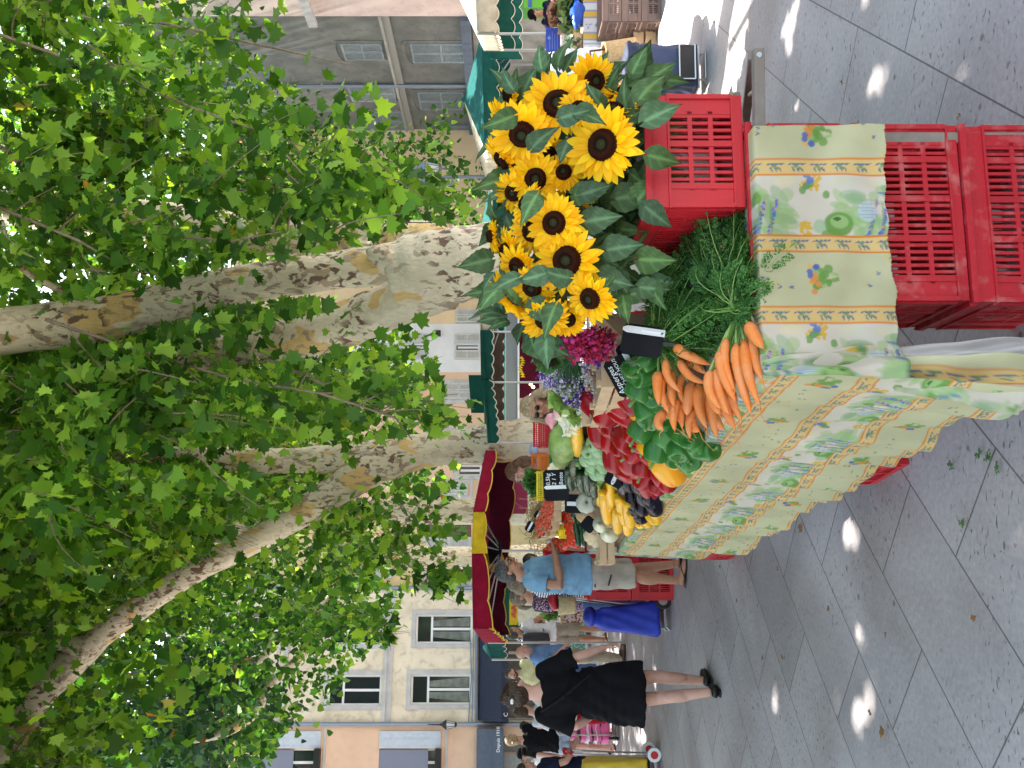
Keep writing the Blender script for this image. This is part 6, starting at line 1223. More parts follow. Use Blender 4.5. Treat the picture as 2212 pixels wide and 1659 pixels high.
person('woman in dark floral top with sunglasses pushed up, pulling the blue trolley', spot(1291, 9.3), rp/2-.15, 1.56, dict(re=(-.25, .03, 1.12), rw=(-.2, -.16, .98), head=(0, -.03, 1.60)), M_skin, .98, [('trousers', C_jean, 1.7), ('tee', C_floral, .84, .6)], (M_hash, 'pony'), hpit=.1, shoe=C_bk, glasses='up')
T = person('man with a black backpack, white t-shirt and khaki shorts seen from behind', spot(1368, 13.9), rp-.35, 1.57, dict(re=(-.24, -.10, 1.16), rw=(-.16, -.28, 1.12)), M_skin2, 1.05, [('shorts', C_khaki, 1.0), ('tee', C_white, .88, .55)], (M_hgrey, 'short'), feet='sandals', shoe=C_leather, hyaw=-.4)
x = MB(); x.tube([(0, .17, .93), (0, .20, 1.02), (0, .20, 1.2), (0, .17, 1.33)], [.12, .15, .15, .10], 14, ell=(1, .62)); bp = fuse('backpack', x, mat('black nylon', (.02, .02, .024), rough=.6), T, .012, 2)
x = MB(); x.box((0, .296, 1.03), (.16, .02, .14)); x.box((0, .30, 1.2), (.12, .012, .01)); obj('pocket', x, mat('dark grey nylon', (.04, .042, .05), rough=.6), bp)
x = MB()
for s in (1, -1): x.tube([(s*.10, .12, 1.32), (s*.115, .02, 1.405), (s*.12, -.12, 1.30), (s*.13, -.11, 1.12), (s*.12, .10, 1.0)], .020, 8, ell=(1, .3))
obj('shoulder_straps', x, M_dkplast, bp)
person('bald man with glasses in a blue shirt and tan trousers', spot(1418, 11.9), rp/2+.25, 1.49, dict(head=(0, -.06, 1.58), nec=(0, -.02, 1.45), rw=(-.17, -.15, .95)), M_skin3, 1.12, [('trousers', C_tan, 1.95), ('shirt', C_shirt, .90, .75)], (M_hwhite, 'bald'), hpit=.3, shoe=C_leather, glasses=None, belly=.03)
person('bearded man in a pale yellow polo shirt facing the lens', spot(1456, 14.5), .05, 1.59, {}, M_skin3, 1.12, [('trousers', C_jean, 1.9), ('tee', C_yellow, .86, .6)], (M_hbrown, 'short'), shoe=C_bk, beard=M_hbrown)
person('woman in a white shirt half hidden behind the woman in black', spot(1535, 10.6), rp-.2, 1.50, {}, M_skin, 1.0, [('trousers', C_red, 1.0), ('tee', C_white, .88, .6)], (M_hbrown, 'short'), shoe=C_bk)
person('blonde woman in black t-shirt and denim shorts seen from behind', spot(1598, 12.9), rp+.05, 1.59, dict(rw=(-.25, -.06, .86), lw=(.27, -.03, .87), la=(.13, .02, .075)), M_skin3, 1.05, [('shorts', C_denim, .42), ('tee', C_black, .90, .6)], (M_hblond, 'pony'), feet='sandals', shoe=C_leather)
person('dark haired person beyond the blonde woman, hair in a small bun', spot(1567, 14.6), rp, 1.34, {}, M_skin, .95, [('trousers', C_navy, 1.9), ('tee', C_red, .88, .6)], (M_hblk, 'bun'), shoe=C_bk)
person('man in black cap and grey shorts near the peach shop front', spot(1628, 13.6), -.2, 1.40, {}, M_skin, 1.0, [('shorts', C_grey, .95), ('tee', C_white, .88, .6)], (M_hgrey, 'short'), shoe=C_bk, hat=(C_black, 'brim'))
person('person in navy clothes at the left picture edge gripping the yellow trolley', spot(1662, 9.9), rp/2+.5, 1.47, dict(re=(-.25, -.08, 1.10), rw=(-.20, -.28, .98), le=(.22, -.1, 1.1), lw=(.12, -.3, 1.0)), M_skin, 1.1, [('trousers', C_navy, 1.9), ('tee', C_navy, .84, .7)], (M_hbrown, 'short'), shoe=C_bk, curl=.9)
# vendors
person('blonde woman vendor in a sleeveless blue top bending over the stall', spot(852, 6.85), -.55, 1.60, dict(pel=(0, .22, .93), wai=(0, .16, 1.08), che=(0, .06, 1.24), nec=(-.01, -.05, 1.41), head=(-.03, -.15, 1.49), ls=(.17, -.0, 1.36), rs=(-.18, -.0, 1.35), le=(.24, -.06, 1.1), re=(-.25, -.08, 1.1), lw=(.16, -.25, 1.02), rw=(-.16, -.28, 1.02), lh=(.09, .2, .9), rh=(-.09, .2, .9), lk=(.1, .15, .49), rk=(-.1, .15, .49), la=(.1, .22, .075), ra=(-.1, .22, .075)), M_skin2, .98, [('trousers', C_jean, 1.9), ('tee', C_chamb, .86, .12)], (M_hblond, 'wild'), hpit=.2, hyaw=.25, glasses='on', shoe=C_bk, vox=.009)
person('curly haired young woman vendor stretching an arm over the baskets', spot(1005, 8.5), -.35, 1.63, dict(head=(-.05, -.06, 1.57), nec=(-.02, -.01, 1.45), re=(-.34, -.14, 1.30), rw=(-.52, -.22, 1.36), rs=(-.18, -.02, 1.40), le=(.22, -.08, 1.12)), M_skin3, .95, [('trousers', C_jean, 1.9), ('tee', C_chamb, .86, .15)], (M_hchest, 'curly'), hpit=.25, hyaw=-.35, shoe=C_bk, vox=.009, grip=dict(r=(-1, 0, -.3)), curl=.2)
person('dark haired person in red beyond the man in blue, near the tent pole', spot(1212, 9.9), -.6, 1.40, {}, M_skin, 1.0, [('trousers', C_black, 1.9), ('tee', C_red, .86, .6)], (M_hblk, 'short'), shoe=C_bk)
person('brown haired child reaching up to the green stall', spot(1338, 14.6), rp/2+.3, 1.10, dict(re=(-.30, -.2, 1.30), rw=(-.32, -.42, 1.26)), M_skin, 1.05, [('shorts', C_jean, .9), ('tee', C_white, .88, .8)], (M_hchest, 'short'), shoe=C_bk)
# right side
person('shopper in white shirt and beige cap bowing over a straw bag', spot(140, 7.9), rp+.75, 1.52, dict(head=(0, -.16, 1.47), nec=(0, -.08, 1.38), che=(0, -.02, 1.22), ls=(.18, -.04, 1.34), rs=(-.18, -.04, 1.34), le=(.24, -.02, 1.08), lw=(.2, -.16, .9), re=(-.24, -.02, 1.08), rw=(-.2, -.18, .92)), M_skin2, 1.1, [('trousers', C_white, 1.5), ('tee', C_white, .84, .8)], (M_hbrown, 'short'), hpit=.5, glasses='on', hat=(C_khaki, 'cap'), shoe=C_bk)
person('man in dark cap and black t-shirt busy behind the far right stall', spot(30, 12.6), -.9, 1.26, dict(re=(-.3, -.15, 1.2), rw=(-.15, -.35, 1.15)), M_skin2, 1.1, [('trousers', C_black, 1.9), ('tee', C_navy, .86, .6)], (M_hbrown, 'short'), hpit=.3, hat=(C_black, 'cap'), shoe=C_bk)
# ================================================================ trolleys, bags, awnings and the stalls beyond
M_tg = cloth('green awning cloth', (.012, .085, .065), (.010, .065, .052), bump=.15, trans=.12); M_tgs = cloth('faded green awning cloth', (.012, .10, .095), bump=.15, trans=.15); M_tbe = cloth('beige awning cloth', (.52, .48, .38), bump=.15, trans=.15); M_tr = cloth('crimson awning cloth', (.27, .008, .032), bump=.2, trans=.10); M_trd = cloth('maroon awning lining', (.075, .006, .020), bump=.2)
M_ty = cloth('yellow awning cloth', (.74, .52, .03), bump=.15, trans=.15); M_tbr = cloth('brown awning cloth', (.10, .075, .06), bump=.2); M_piping = mat('pale piping', (.55, .52, .42), rough=.8); M_pipy = mat('yellow piping', (.7, .5, .05), rough=.8)
def valance(parent, pts, mt, edge, pitch=.16, depth=.05, name='valance'):
    """pts: (x_top, x_bottom, y, depth): a hanging scalloped strip that follows these photo columns"""
    T_ = [at(p[0], p[2], p[3]) for p in pts]; B_l = [at(p[1], p[2], p[3]) for p in pts]; O = np.array(parent.location); m = MB(); e = MB(); EP = []
    s = 0; cols = []
    for i in range(len(pts)-1):
        L = np.linalg.norm((T_[i+1]-T_[i])[:2]); n = max(4, int(L/.025))
        for k in range(n+(i == len(pts)-2)):
            u = k/n; a = T_[i]*(1-u)+T_[i+1]*u; b = B_l[i]*(1-u)+B_l[i+1]*u; ss = s+u*L; sc = depth*(abs(math.sin(math.pi*ss/pitch))**.6-.6); b = b-np.array([0, 0, sc]); nn = nrm(np.cross(T_[i+1]-T_[i], (0, 0, 1))); wv = nn*.012*math.sin(ss*9)
            cols.append([a*(1-v)+b*v+wv*v for v in np.linspace(0, 1, 5)]); EP.append(b+wv)
        s += L
    m.grid(np.array(cols)-O); v = obj(name, m, mt, parent, smooth=True, thick=.003)
    if edge is not None: e.tube(np.array(EP)-O, .008, 5, cap=True); obj('piping', e, edge, v)
    return v
def roofpoly(parent, P, mt, name='roof_panel'):
    O = np.array(parent.location); m = MB(); m.add([np.array(p)-O for p in P], [tuple(range(len(P)))]); return obj(name, m, mt, parent, thick=.004)
def poles(parent, L, r=.018):
    O = np.array(parent.location)
    for p in L: m = MB(); m.tube([np.array([p[0], p[1], 0])-O*(1, 1, 0), np.array([p[0], p[1], p[2]])-O*(1, 1, 0)], r, 8); obj('pole', m, M_steel, parent)
# red and yellow awning
t = thing('market_awning', 'crimson and yellow scalloped market awning over the stall, nearest on the left', 'awning', xy(at(1100, 1200, 10.5))+(0,), 0, 'market awnings')
valance(t, [(1049, 1073, 973, 11.0), (1022, 1048, 1106, 9.9)], M_tr, M_pipy, .45, .03); valance(t, [(1022, 1048, 1106, 9.9), (1019, 1049, 1196, 9.7)], M_ty, M_pipy, .3, .03); valance(t, [(1019, 1049, 1196, 9.7), (1022, 1062, 1358, 9.6)], M_tr, M_pipy, .5, .035); valance(t, [(1022, 1062, 1358, 9.6), (1045, 1097, 1388, 12.2)], M_tr, M_pipy, .25, .04)
c1, c2, c3, c4, c5p = at(1049, 973, 11.0), at(1022, 1106, 9.9), at(1022, 1358, 9.6), at(1045, 1388, 12.2), at(1062, 1010, 13.0); ap = (c2+c3+c4+c5p)/4+(0, 0, .12)
for a, b in ((c1, c2), (c2, c3), (c3, c4), (c4, c5p), (c5p, c1)): roofpoly(t, [a, b, ap], M_tr)
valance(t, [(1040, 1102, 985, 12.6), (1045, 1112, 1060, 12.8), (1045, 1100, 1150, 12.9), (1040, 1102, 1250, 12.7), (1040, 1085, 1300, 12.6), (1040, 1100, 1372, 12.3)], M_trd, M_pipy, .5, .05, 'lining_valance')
valance(t, [(1050, 1085, 1190, 12.0), (1050, 1092, 1236, 12.0)], M_ty, None, .5, .04, 'lining_valance')
hub = at(1084, 1190, 10.4); m = MB(); O = np.array(t.location)
for (x, y, Y) in ((1042, 1115, 9.95), (1044, 1150, 9.8), (1046, 1180, 9.8), (1050, 1235, 9.8), (1052, 1262, 9.8), (1055, 1300, 9.9), (1060, 1340, 9.9), (1045, 1130, 12.3), (1048, 1250, 12.3), (1060, 1210, 12.4)): m.tube([hub-O, at(x, y, Y)-O], .008, 5)
obj('strut', m, M_steel, t); poles(t, [(hub[0], hub[1], hub[2]), (c4[0], c4[1], 1.85)], .016)
m = MB(); m.tube([hub-O+(0, 0, .0), hub-O+(0, 0, .02), hub-O+(.0, 0, .14), hub-O+(0, 0, .16)], [.02, .13, .16, .05], 12); obj('rolled_cloth', m, C_black, t)
# green awning in the middle
t = thing('market_awning', 'green awning with beige end and slack scalloped edge beside the large trunk', 'awning', xy(at(1100, 800, 11))+(0,), 0, 'market awnings')
valance(t, [(1037, 1063, 655, 10.6), (1037, 1064, 713, 10.6)], M_tbe, M_piping, .14); valance(t, [(1037, 1064, 713, 10.6), (1039, 1064, 820, 10.6)], M_tg, M_piping, .14, .04)
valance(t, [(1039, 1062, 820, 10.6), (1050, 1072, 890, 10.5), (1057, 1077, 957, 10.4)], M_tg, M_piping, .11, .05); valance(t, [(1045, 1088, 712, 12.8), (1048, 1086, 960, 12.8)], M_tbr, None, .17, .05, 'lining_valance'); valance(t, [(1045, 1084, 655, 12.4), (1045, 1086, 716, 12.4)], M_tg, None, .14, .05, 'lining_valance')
a, b, c, d = at(1037, 655, 10.6), at(1057, 957, 10.4), at(1048, 960, 13), at(1045, 655, 13); ap = (a+b+c+d)/4+(0, 0, .02)
for p, q in ((a, b), (b, c), (c, d), (d, a)): roofpoly(t, [p, q, ap], M_tg)
O = np.array(t.location); m = MB(); hb = at(1078, 717, 10.7)
for (x, y, Y) in ((1040, 690, 10.65), (1046, 665, 12.5), (1046, 780, 12.5), (1045, 812, 10.7)): m.tube([hb-O, at(x, y, Y)-O], .007, 5)
obj('strut', m, M_steel, t); poles(t, [(hb[0], hb[1], 1.9), tuple(at(1060, 826, 10.7)), (b[0], b[1]+.05, 1.8)], .014)
t = thing('folded_awning', 'folded green awning hanging behind the slack green edge', 'awning', xy(at(1040, 840, 12.9))+(0,), 0, 'market awnings')
valance(t, [(1012, 1045, 810, 13.4), (1018, 1050, 892, 13.4)], M_tg, None, .3, .02)
# right hand tents
t = thing('market_tent', 'large green tent with beige ends and a sunlit roof on the right', 'tent', xy(at(1100, 200, 21))+(0,), 0, 'market awnings')
A1, A2, A3, A4 = at(1040, 72, 19.5), at(1047, 322, 19.5), at(1052, 398, 23.2), at(1045, 140, 23.5); ap = at(1002, 215, 21.2)
for p, q, mt in ((A1, A2, M_tgs), (A2, A3, M_tbe), (A3, A4, M_tgs), (A4, A1, M_tgs)): roofpoly(t, [p, q, ap], mt)
valance(t, [(1040, 1074, 72, 19.5), (1047, 1078, 322, 19.5)], M_tg, M_piping, .3, .09); valance(t, [(1047, 1078, 322, 19.5), (1052, 1082, 398, 23.2)], M_tbe, M_piping, .3, .09); valance(t, [(1050, 1100, 95, 23.3), (1052, 1102, 385, 23.3)], M_tg, M_piping, .35, .10, 'lining_valance')
poles(t, [A1, A2, A3, A4], .03); m = MB(); O = np.array(t.location); hb = at(1120, 105, 20.5)
for (x, y, Y) in ((1052, 80, 19.8), (1060, 190, 19.8), (1055, 100, 23), (1060, 150, 22)): m.tube([hb-O, at(x, y, Y)-O], .02, 5)
obj('strut', m, M_steel, t); m = MB(); m.tube([at(1012, 215, 21.2)-O, at(1002, 215, 21.2)-O, at(996, 215, 21.2)-O], [.1, .07, .02], 8); obj('roof_cap', m, M_tgs, t)
t = thing('market_tent', 'beige fringed tent cut by the right edge of the square', 'tent', xy(at(1100, 20, 13))+(0,), 0, 'market awnings')
valance(t, [(1022, 1072, -160, 12.2), (1030, 1074, 70, 12.2)], M_tbe, M_piping, .22, .06); valance(t, [(1030, 1074, 70, 12.2), (1045, 1085, 108, 15.5)], M_tbe, M_piping, .22, .06); valance(t, [(1050, 1108, -180, 15.6), (1050, 1108, 104, 15.6)], M_tg, M_piping, .3, .09, 'lining_valance'); valance(t, [(1060, 1125, -180, 17.6), (1060, 1125, 128, 17.6)], M_tg, M_piping, .3, .09, 'lining_valance')
a, b, c, d = at(1022, -160, 12.2), at(1030, 70, 12.2), at(1045, 108, 15.5), at(1045, -180, 15.6); ap = (a+b+c+d)/4+(0, 0, .45)
for p, q in ((a, b), (b, c), (c, d), (d, a)): roofpoly(t, [p, q, ap], M_tbe)
poles(t, [b+(0, .05, 0), c, (at(1080, 110, 17.6))], .02)
t = thing('market_tent', 'green and beige tent row behind the sunflowers, beyond the lamp post', 'tent', xy(at(1100, 450, 17))+(0,), 0, 'market awnings')
valance(t, [(1058, 1072, 400, 17), (1062, 1078, 442, 16.5)], M_tbe, M_piping, .25, .07); valance(t, [(1064, 1092, 405, 16), (1066, 1094, 640, 16)], M_tg, M_piping, .25, .07); a, b, c, d = at(1058, 400, 17), at(1066, 640, 16), at(1060, 640, 20), at(1060, 400, 20); ap = (a+b+c+d)/4+(0, 0, .25)
for p, q in ((a, b), (b, c), (c, d), (d, a)): roofpoly(t, [p, q, ap], M_tgs)
poles(t, [a, b, c, d], .02)
t = thing('market_tent', 'far teal tent left of the crimson awning with a torn fringe', 'tent', xy(at(1100, 1400, 19))+(0,), 0, 'market awnings')
valance(t, [(1050, 1088, 1385, 19), (1062, 1095, 1425, 18)], M_tgs, M_piping, .3, .08); valance(t, [(1058, 1112, 1240, 17), (1062, 1118, 1380, 17)], M_tg, M_piping, .4, .09); a, b, c = at(1050, 1385, 19), at(1062, 1425, 18), at(1045, 1300, 21); roofpoly(t, [a, b, at(1042, 1400, 21)], M_tgs); roofpoly(t, [at(1058, 1240, 17), at(1062, 1380, 17), at(1050, 1320, 20)], M_tg); poles(t, [b, at(1100, 1240, 17), at(1100, 1380, 17)], .02)
# backs of stalls seen under the awnings
t = thing('stall_backdrop', 'grey and teal panels of a stall behind the blonde vendor', 'stall', xy(at(1150, 800, 17))+(0,)); O = np.array(t.location)
def slab(x0, x1, y0, y1, Y, mt, name, par=None, th=.04):
    par = par or t; O = np.array(par.location); m = MB(); a, b = at(x1, y1, Y)-O, at(x0, y0, Y)-O; m.bx(a[0], b[0], a[1], a[1]+th, a[2], b[2]); return obj(name, m, mt, par)
slab(1088, 1092, 640, 960, 17, mat('teal board', (.12, .34, .30), rough=.6), 'teal_board'); slab(1093, 1118, 655, 940, 17.1, mat('grey board', (.20, .22, .24), rough=.5), 'grey_board'); slab(1118, 1122, 655, 1100, 17.05, M_frame, 'rail'); slab(1122, 1165, 690, 860, 17.2, M_trd, 'maroon_panel'); slab(1128, 1250, 655, 1130, 17.4, mat('pale shop wall', (.42, .42, .42), (.3, .3, .3), sc=1.5, rough=.7), 'wall_panel')
slab(1100, 1140, 1020, 1110, 13.6, mat('pink panel', (.32, .03, .10), rough=.7), 'pink_panel')
m = MB()
for k in range(9): a = at(1132+3*math.sin(k), 775+k*5, 16.9)-O; m.poly([a, a+(0, 0, .10), a+(.05, 0, .05)], .01)
obj('pennant', m, M_ty, t)
m = MB(); R = np.random.default_rng(3)
t = thing('string_lights', 'string of small warm bulbs under the far awning', 'lights', tuple(at(1160, 860-30, 16.5))); O = np.array(t.location); pts = [at(1150+R.uniform(-10, 25), 830+k*6, 16.5)-O for k in range(9)]; m.tube(pts, .006, 4); obj('cord', m, M_dkplast, t)
m2 = bpy.data.materials.new('lit bulb'); m2.use_nodes = True; bs = m2.node_tree.nodes['Principled BSDF']; bs.inputs['Emission Color'].default_value = (1, .75, .35, 1); bs.inputs['Emission Strength'].default_value = 3
for p in pts: m = MB(); m.ell(p-(0, 0, .03), .03, None, 8, 6); obj('bulb', m, m2, t, smooth=True)
# trolleys
def rig(parent, w, hgt, mt=M_steel, wheel=.075, back=0, wmat=M_dkplast, foot=True, hub=None, lean=0):
    m = MB()
    for s in (1, -1): m.tube([(s*w*.32, .02, .04), (s*w*.32, .03, hgt*.5), (s*w*.32, .05+lean, hgt)], .009, 8)
    m.tube([(-w*.32, .05+lean, hgt), (-w*.2, .06+lean, hgt+.03), (w*.2, .06+lean, hgt+.03), (w*.32, .05+lean, hgt)], .012, 8)
    m.bx(-w*.42, w*.42, -.20, .03, .055, .07)
    if foot: m.tube([(-w*.25, -.18, .06), (-w*.25, -.22, .012), (w*.25, -.22, .012), (w*.25, -.18, .06)], .009, 8)
    f = obj('frame', m, mt, parent)
    for s in (1, -1):
        m = MB(); m.tube([(s*w*.5-.018, .05, wheel), (s*w*.5+.018, .05, wheel)], [wheel, wheel], 20); q = obj('wheel', m, wmat, parent, mods=(BEV(.006),))
        m = MB(); m.tube([(s*w*.5-.022, .05, wheel), (s*w*.5+.022, .05, wheel)], [wheel*.55, wheel*.55], 16); obj('hub', m, hub or M_steel, q)
def bagmesh(w, d, z0, z1, seed=1, slump=.0, n=26, top=.8):
    R = random.Random(seed); m = MB(); L = 22; n = 40; P = []
    for i in range(L):
        u = i/(L-1); z = z0+(z1-z0)*u; ww = w*(1-.10*(1-u)*0+.05*math.sin(u*6+seed))*(1 if u < .85 else 1-(u-.85)*(1-top)/.15); dd = d*(1+slump*(1-u)-.1*u)*(1 if u < .85 else 1-(u-.85)*(1-top)/.15)
        for k in range(n):
            a = 2*math.pi*k/n; ca, sa = math.cos(a), math.sin(a); sq = 1/max(abs(ca), abs(sa))**.72; P.append((ca*sq*ww/2*(1+.035*math.sin(a*4+u*9+seed)+.03*math.sin(a*9-u*14)), -d/2-.0+sa*sq*dd/2*(1+.04*math.sin(a*3-u*7)), z+.008*math.sin(a*5+seed)))
    m.add(P, [(i*n+k, i*n+(k+1) % n, (i+1)*n+(k+1) % n, (i+1)*n+k) for i in range(L-1) for k in range(n)]+[tuple(range(n))[::-1], tuple((L-1)*n+k for k in range(n))]); return m
nyl = lambda n, c: mat(n, c, tuple(v*.8 for v in c), sc=8, rough=.55, bump=.25, bsc=16)
p = spot(1312, 8.8); t = thing('shopping_trolley', 'bright blue shopping trolley with black wheels beside the red crates', 'trolley', p, -1.25, 'shopping trolleys')
rig(t, .32, .96, wheel=.080, lean=.04); obj('bag', bagmesh(.32, .22, .12, .76, 2, .55, top=.5), nyl('royal blue nylon', (.015, .04, .42)), t, smooth=True)
m = MB(); m.ell((0, -.09, .78), (.14, .10, .07)); obj('flap', m, nyl('dark blue nylon', (.012, .03, .33)), t, smooth=True)
p = spot(1635, 9.35); t = thing('shopping_trolley', 'yellow orange and pink patchwork trolley with white-rimmed red wheel', 'trolley', p, -1.35, 'shopping trolleys')
rig(t, .34, .92, wheel=.072, wmat=M_frame, hub=mat('red wheel hub', (.5, .02, .02), rough=.4)); obj('bag', bagmesh(.36, .26, .14, .80, 5, .05), nyl('yellow nylon', (.70, .48, .04)), t, smooth=True)
for z0, z1, c, n in ((.14, .28, (.55, .01, .20), 'magenta_patch'), (.28, .42, (.42, .01, .03), 'red_patch'), (.42, .66, (.80, .22, .04), 'orange_patch')): obj(n, bagmesh(.34, .272, z0, z1, 5, .05, top=1), nyl(n, c), t, smooth=True).location = (.0, -.03, 0)
m = MB(); m.tube([(-.11, .05, .92), (-.11, .06, 1.0), (.11, .06, 1.0), (.11, .05, .92), (-.11, .05, .92)], .018, 8); obj('handle', m, M_red, t, smooth=True)
p = spot(1573, 12.6); t = thing('shopping_trolley', 'pink trolley with black and white stripes by the blonde woman', 'trolley', p, -2.6, 'shopping trolleys')
rig(t, .30, .85); obj('bag', bagmesh(.34, .25, .12, .66, 7, .1), nyl('pink nylon', (.75, .12, .32)), t, smooth=True)
for z, c in ((.24, (.02, .02, .03)), (.30, (.7, .7, .75)), (.36, (.02, .02, .03)), (.42, (.7, .7, .75)), (.54, (.03, .03, .06))): obj('stripe', bagmesh(.35, .262, z, z+.045, 7, .1, top=1), nyl('stripe cloth', c), t, smooth=True)
p = spot(168, 7.35); t = thing('shopping_trolley', 'navy trolley with black pocket and grey wheels on the sunny paving', 'trolley', p, .1, 'shopping trolleys')
rig(t, .42, .75, wheel=.055, wmat=mat('grey wheel', (.25, .25, .26), rough=.5)); obj('bag', bagmesh(.37, .26, .09, .60, 3, .0), nyl('navy nylon', (.035, .05, .12)), t, smooth=True); obj('bag_lid', bagmesh(.39, .28, .55, .66, 4, .0, top=.7), nyl('dark navy nylon', (.02, .028, .07)), t, smooth=True)
m = MB(); m.bx(-.15, .15, -.285, -.262, .10, .24); q = obj('pocket', m, M_dkplast, t, mods=(BEV(.01),)); m = MB(); m.tube([(-.14, -.29, .11), (-.14, -.29, .235), (.14, -.29, .235), (.14, -.29, .11), (-.14, -.29, .11)], .006, 6); obj('pocket_trim', m, M_frame, q)
# straw bags
M_straw = mat('woven straw', (.55, .36, .17), (.40, .25, .11), sc=55, rough=.8, bump=.8, bsc=90)
def basketmesh(w, d, h, n=24, flare=.2):
    m = MB(); P = []; L = 10
    for i in range(L):
        u = i/(L-1); k_ = (1-flare)+flare*u
        for k in range(n): a = 2*math.pi*k/n; P.append((math.cos(a)*w/2*k_*(1+.02*(k % 2)), math.sin(a)*d/2*k_, h*u+.03*h*math.cos(2*a)*u))
    m.add(P, [(i*n+k, i*n+(k+1) % n, (i+1)*n+(k+1) % n, (i+1)*n+k) for i in range(L-1) for k in range(n)]+[tuple(range(n))[::-1]]); return m
p = at(1372, 134, 7.5); t = thing('straw_bag', 'round plaited straw bag above the navy trolley', 'bag', tuple(p-(0, 0, .0)), .4, 'straw shopping bags'); m = basketmesh(.36, .24, .27, flare=-.25); obj('basket', m, M_straw, t, smooth=True, thick=.012)
m = MB(); m.tube([(-.14, 0, .25), (-.10, -.02, .38), (.10, -.02, .38), (.14, 0, .25)], .009, 6); obj('handle', m, C_leather, t)
p = at(1243, 1308, 8.7); t = thing('straw_bag', 'pale straw basket slung between the two women by the crates', 'bag', tuple(p), .9, 'straw shopping bags'); obj('basket', basketmesh(.20, .14, .17), mat('pale straw', (.58, .46, .26), (.45, .34, .18), sc=50, rough=.8, bump=.7, bsc=80), t, smooth=True, thick=.01); m = MB(); m.tube([(-.1, 0, .2), (-.06, 0, .40), (.06, 0, .40), (.1, 0, .2)], .008, 6); obj('handle', m, C_leather, t)
p = at(1200, 1296, 8.75); m = MB(); m.tube([(-.09, 0, 0), (0, .02, .03), (.10, 0, .02)], [.08, .10, .07], 12, ell=(1, .5)); o = obj('shoulder_bag', m, nyl('red bag cloth', (.40, .01, .025)), smooth=True); o.location = Vector(p); tag(o, 'red shoulder bag above the straw basket', 'bag')
# red crates of tomatoes behind the man
for i in range(2):
    p = at(1455, 1232, 8.55); red_crate(('red crate of tomatoes on the pile behind the man in blue', 'lower red crate on the ground behind the man in blue')[1-i], (p[0], p[1], .41*i), .12, w=.56, d=.4, h=.405)
tl = []
for i in range(14): o = PT.place(at(1266+RNG.uniform(-3, 3), 1215+i*5.5, 8.6+RNG.uniform(0, .2)), (RNG.random()*3, RNG.random()*3, 0), 1.05); o['group'] = 'tomatoes in the red crate pile'; tl.append(o)
label_row(tl, 'orange red tomato on the red crate pile, %s up from the photo foot')
p = at(1400, 1285, 9.6); red_crate('red crate stack in shade right of the blue trolley, farther back', (p[0], p[1], 0), .2, w=.5, d=.35, h=.62, rows=4)
for (x, y, lb) in ((1965, 1003, 'red crate corner showing under the cloth hem, nearer one'), (1606, 1192, 'red crate corner showing under the cloth hem, farther one')):
    Y = H*F/(x-1085.); red_crate(lb, ((829.5-y)/F*Y+B_[0]*.25, Y+B_[1]*.25, 0), TANG, w=.5, d=.35, h=.22)
# ---------------- second table behind the first, with its load
t = thing('market_table', 'second stall table behind, hung with grey patterned cloth', 'table', tuple(tp(3.5, 0, 0))); R = rot(0, 0, TANG); O = np.array(t.location)
m = MB(); m.box(tp(4.42, .83, .90)-O, (1.0, 1.95, .03), R); obj('tabletop', m, M_wood, t); m = MB()
G = [[tp(3.42+u*1.95, .30-.02*math.sin(u*20)*v-.03*v, .915-.78*v) for v in np.linspace(0, 1, 8)] for u in np.linspace(0, 1, 50)]; m.grid(np.array(G)-O); obj('cloth_side', m, mat('grey patterned cloth', (.40, .38, .30), (.10, .11, .14), sc=26, rough=.9, contrast=(.45, .6)), t, smooth=True)
G = [[tp(3.40-.02*math.sin(u*16)*v, .28+u*.8, .917-.70*v) for v in np.linspace(0, 1, 8)] for u in np.linspace(0, 1, 30)]; m = MB(); m.grid(np.array(G)-O); obj('cloth_end', m, bpy.data.materials['grey patterned cloth'], t, smooth=True)
m = MB(); m.tube([tp(3.40, .16, .80)-O, tp(3.40, .15, .45)-O, tp(3.75, .19, .38)-O, tp(3.8, .22, .8)-O], .008, 6); obj('rail', m, M_dkplast, t)
def c7(cx, cy): return 1084.3+.12256*cx, 975.9+.12256*cy
def cb(cx, cy): return 1016.5+.2531*cx, 637+.2531*cy
t = thing('display_slope', 'sloping boards raising the tomatoes and punnets of the second table', 'display stand', tuple(tp(3.45, 0, .9))); O = np.array(t.location); m = MB(); m.poly([tp(3.5, .38, .92)-O, tp(3.5, 1.2, .92)-O, tp(3.5, 1.2, 1.22)-O], 1.85, (A_[0], A_[1], 0)); obj('sloping_board', m, M_slope, t)
its = []
for i in range(46):
    cx, cy = RNG.uniform(1100, 1340), RNG.uniform(1090, 1650); x, y = c7(cx, cy)
    if cx < 1100+(cy-1100)*-.1: continue
    o = PT.place(at(x, y, 6.35+(1250-x)*.012+RNG.uniform(-.03, .03)), (RNG.random()*2, RNG.random()*2, 0), RNG.uniform(.8, 1.15)); o['group'] = 'tomatoes on the second table'; its.append(o)
label_row(its, 'ripe tomato on the second table, %s up from the photo foot')
def seg7(proto, L, Y, label, group, sc=1):
    it = []
    for a, b, c, d in L: p, q = at(*c7(a, b), Y), at(*c7(c, d), Y+.05); v = q-p; l = np.linalg.norm(v); o = proto.place((p+q)/2, R=rotdir(v), sc=(sc, sc, l/.2)); o['group'] = group; it.append(o)
    label_row(it, label)
PCU = Proto(lathe_veg('cucumber', 'cucumber', M_gz, capsule(.10, .021, 1.0, .95), 12), 1)
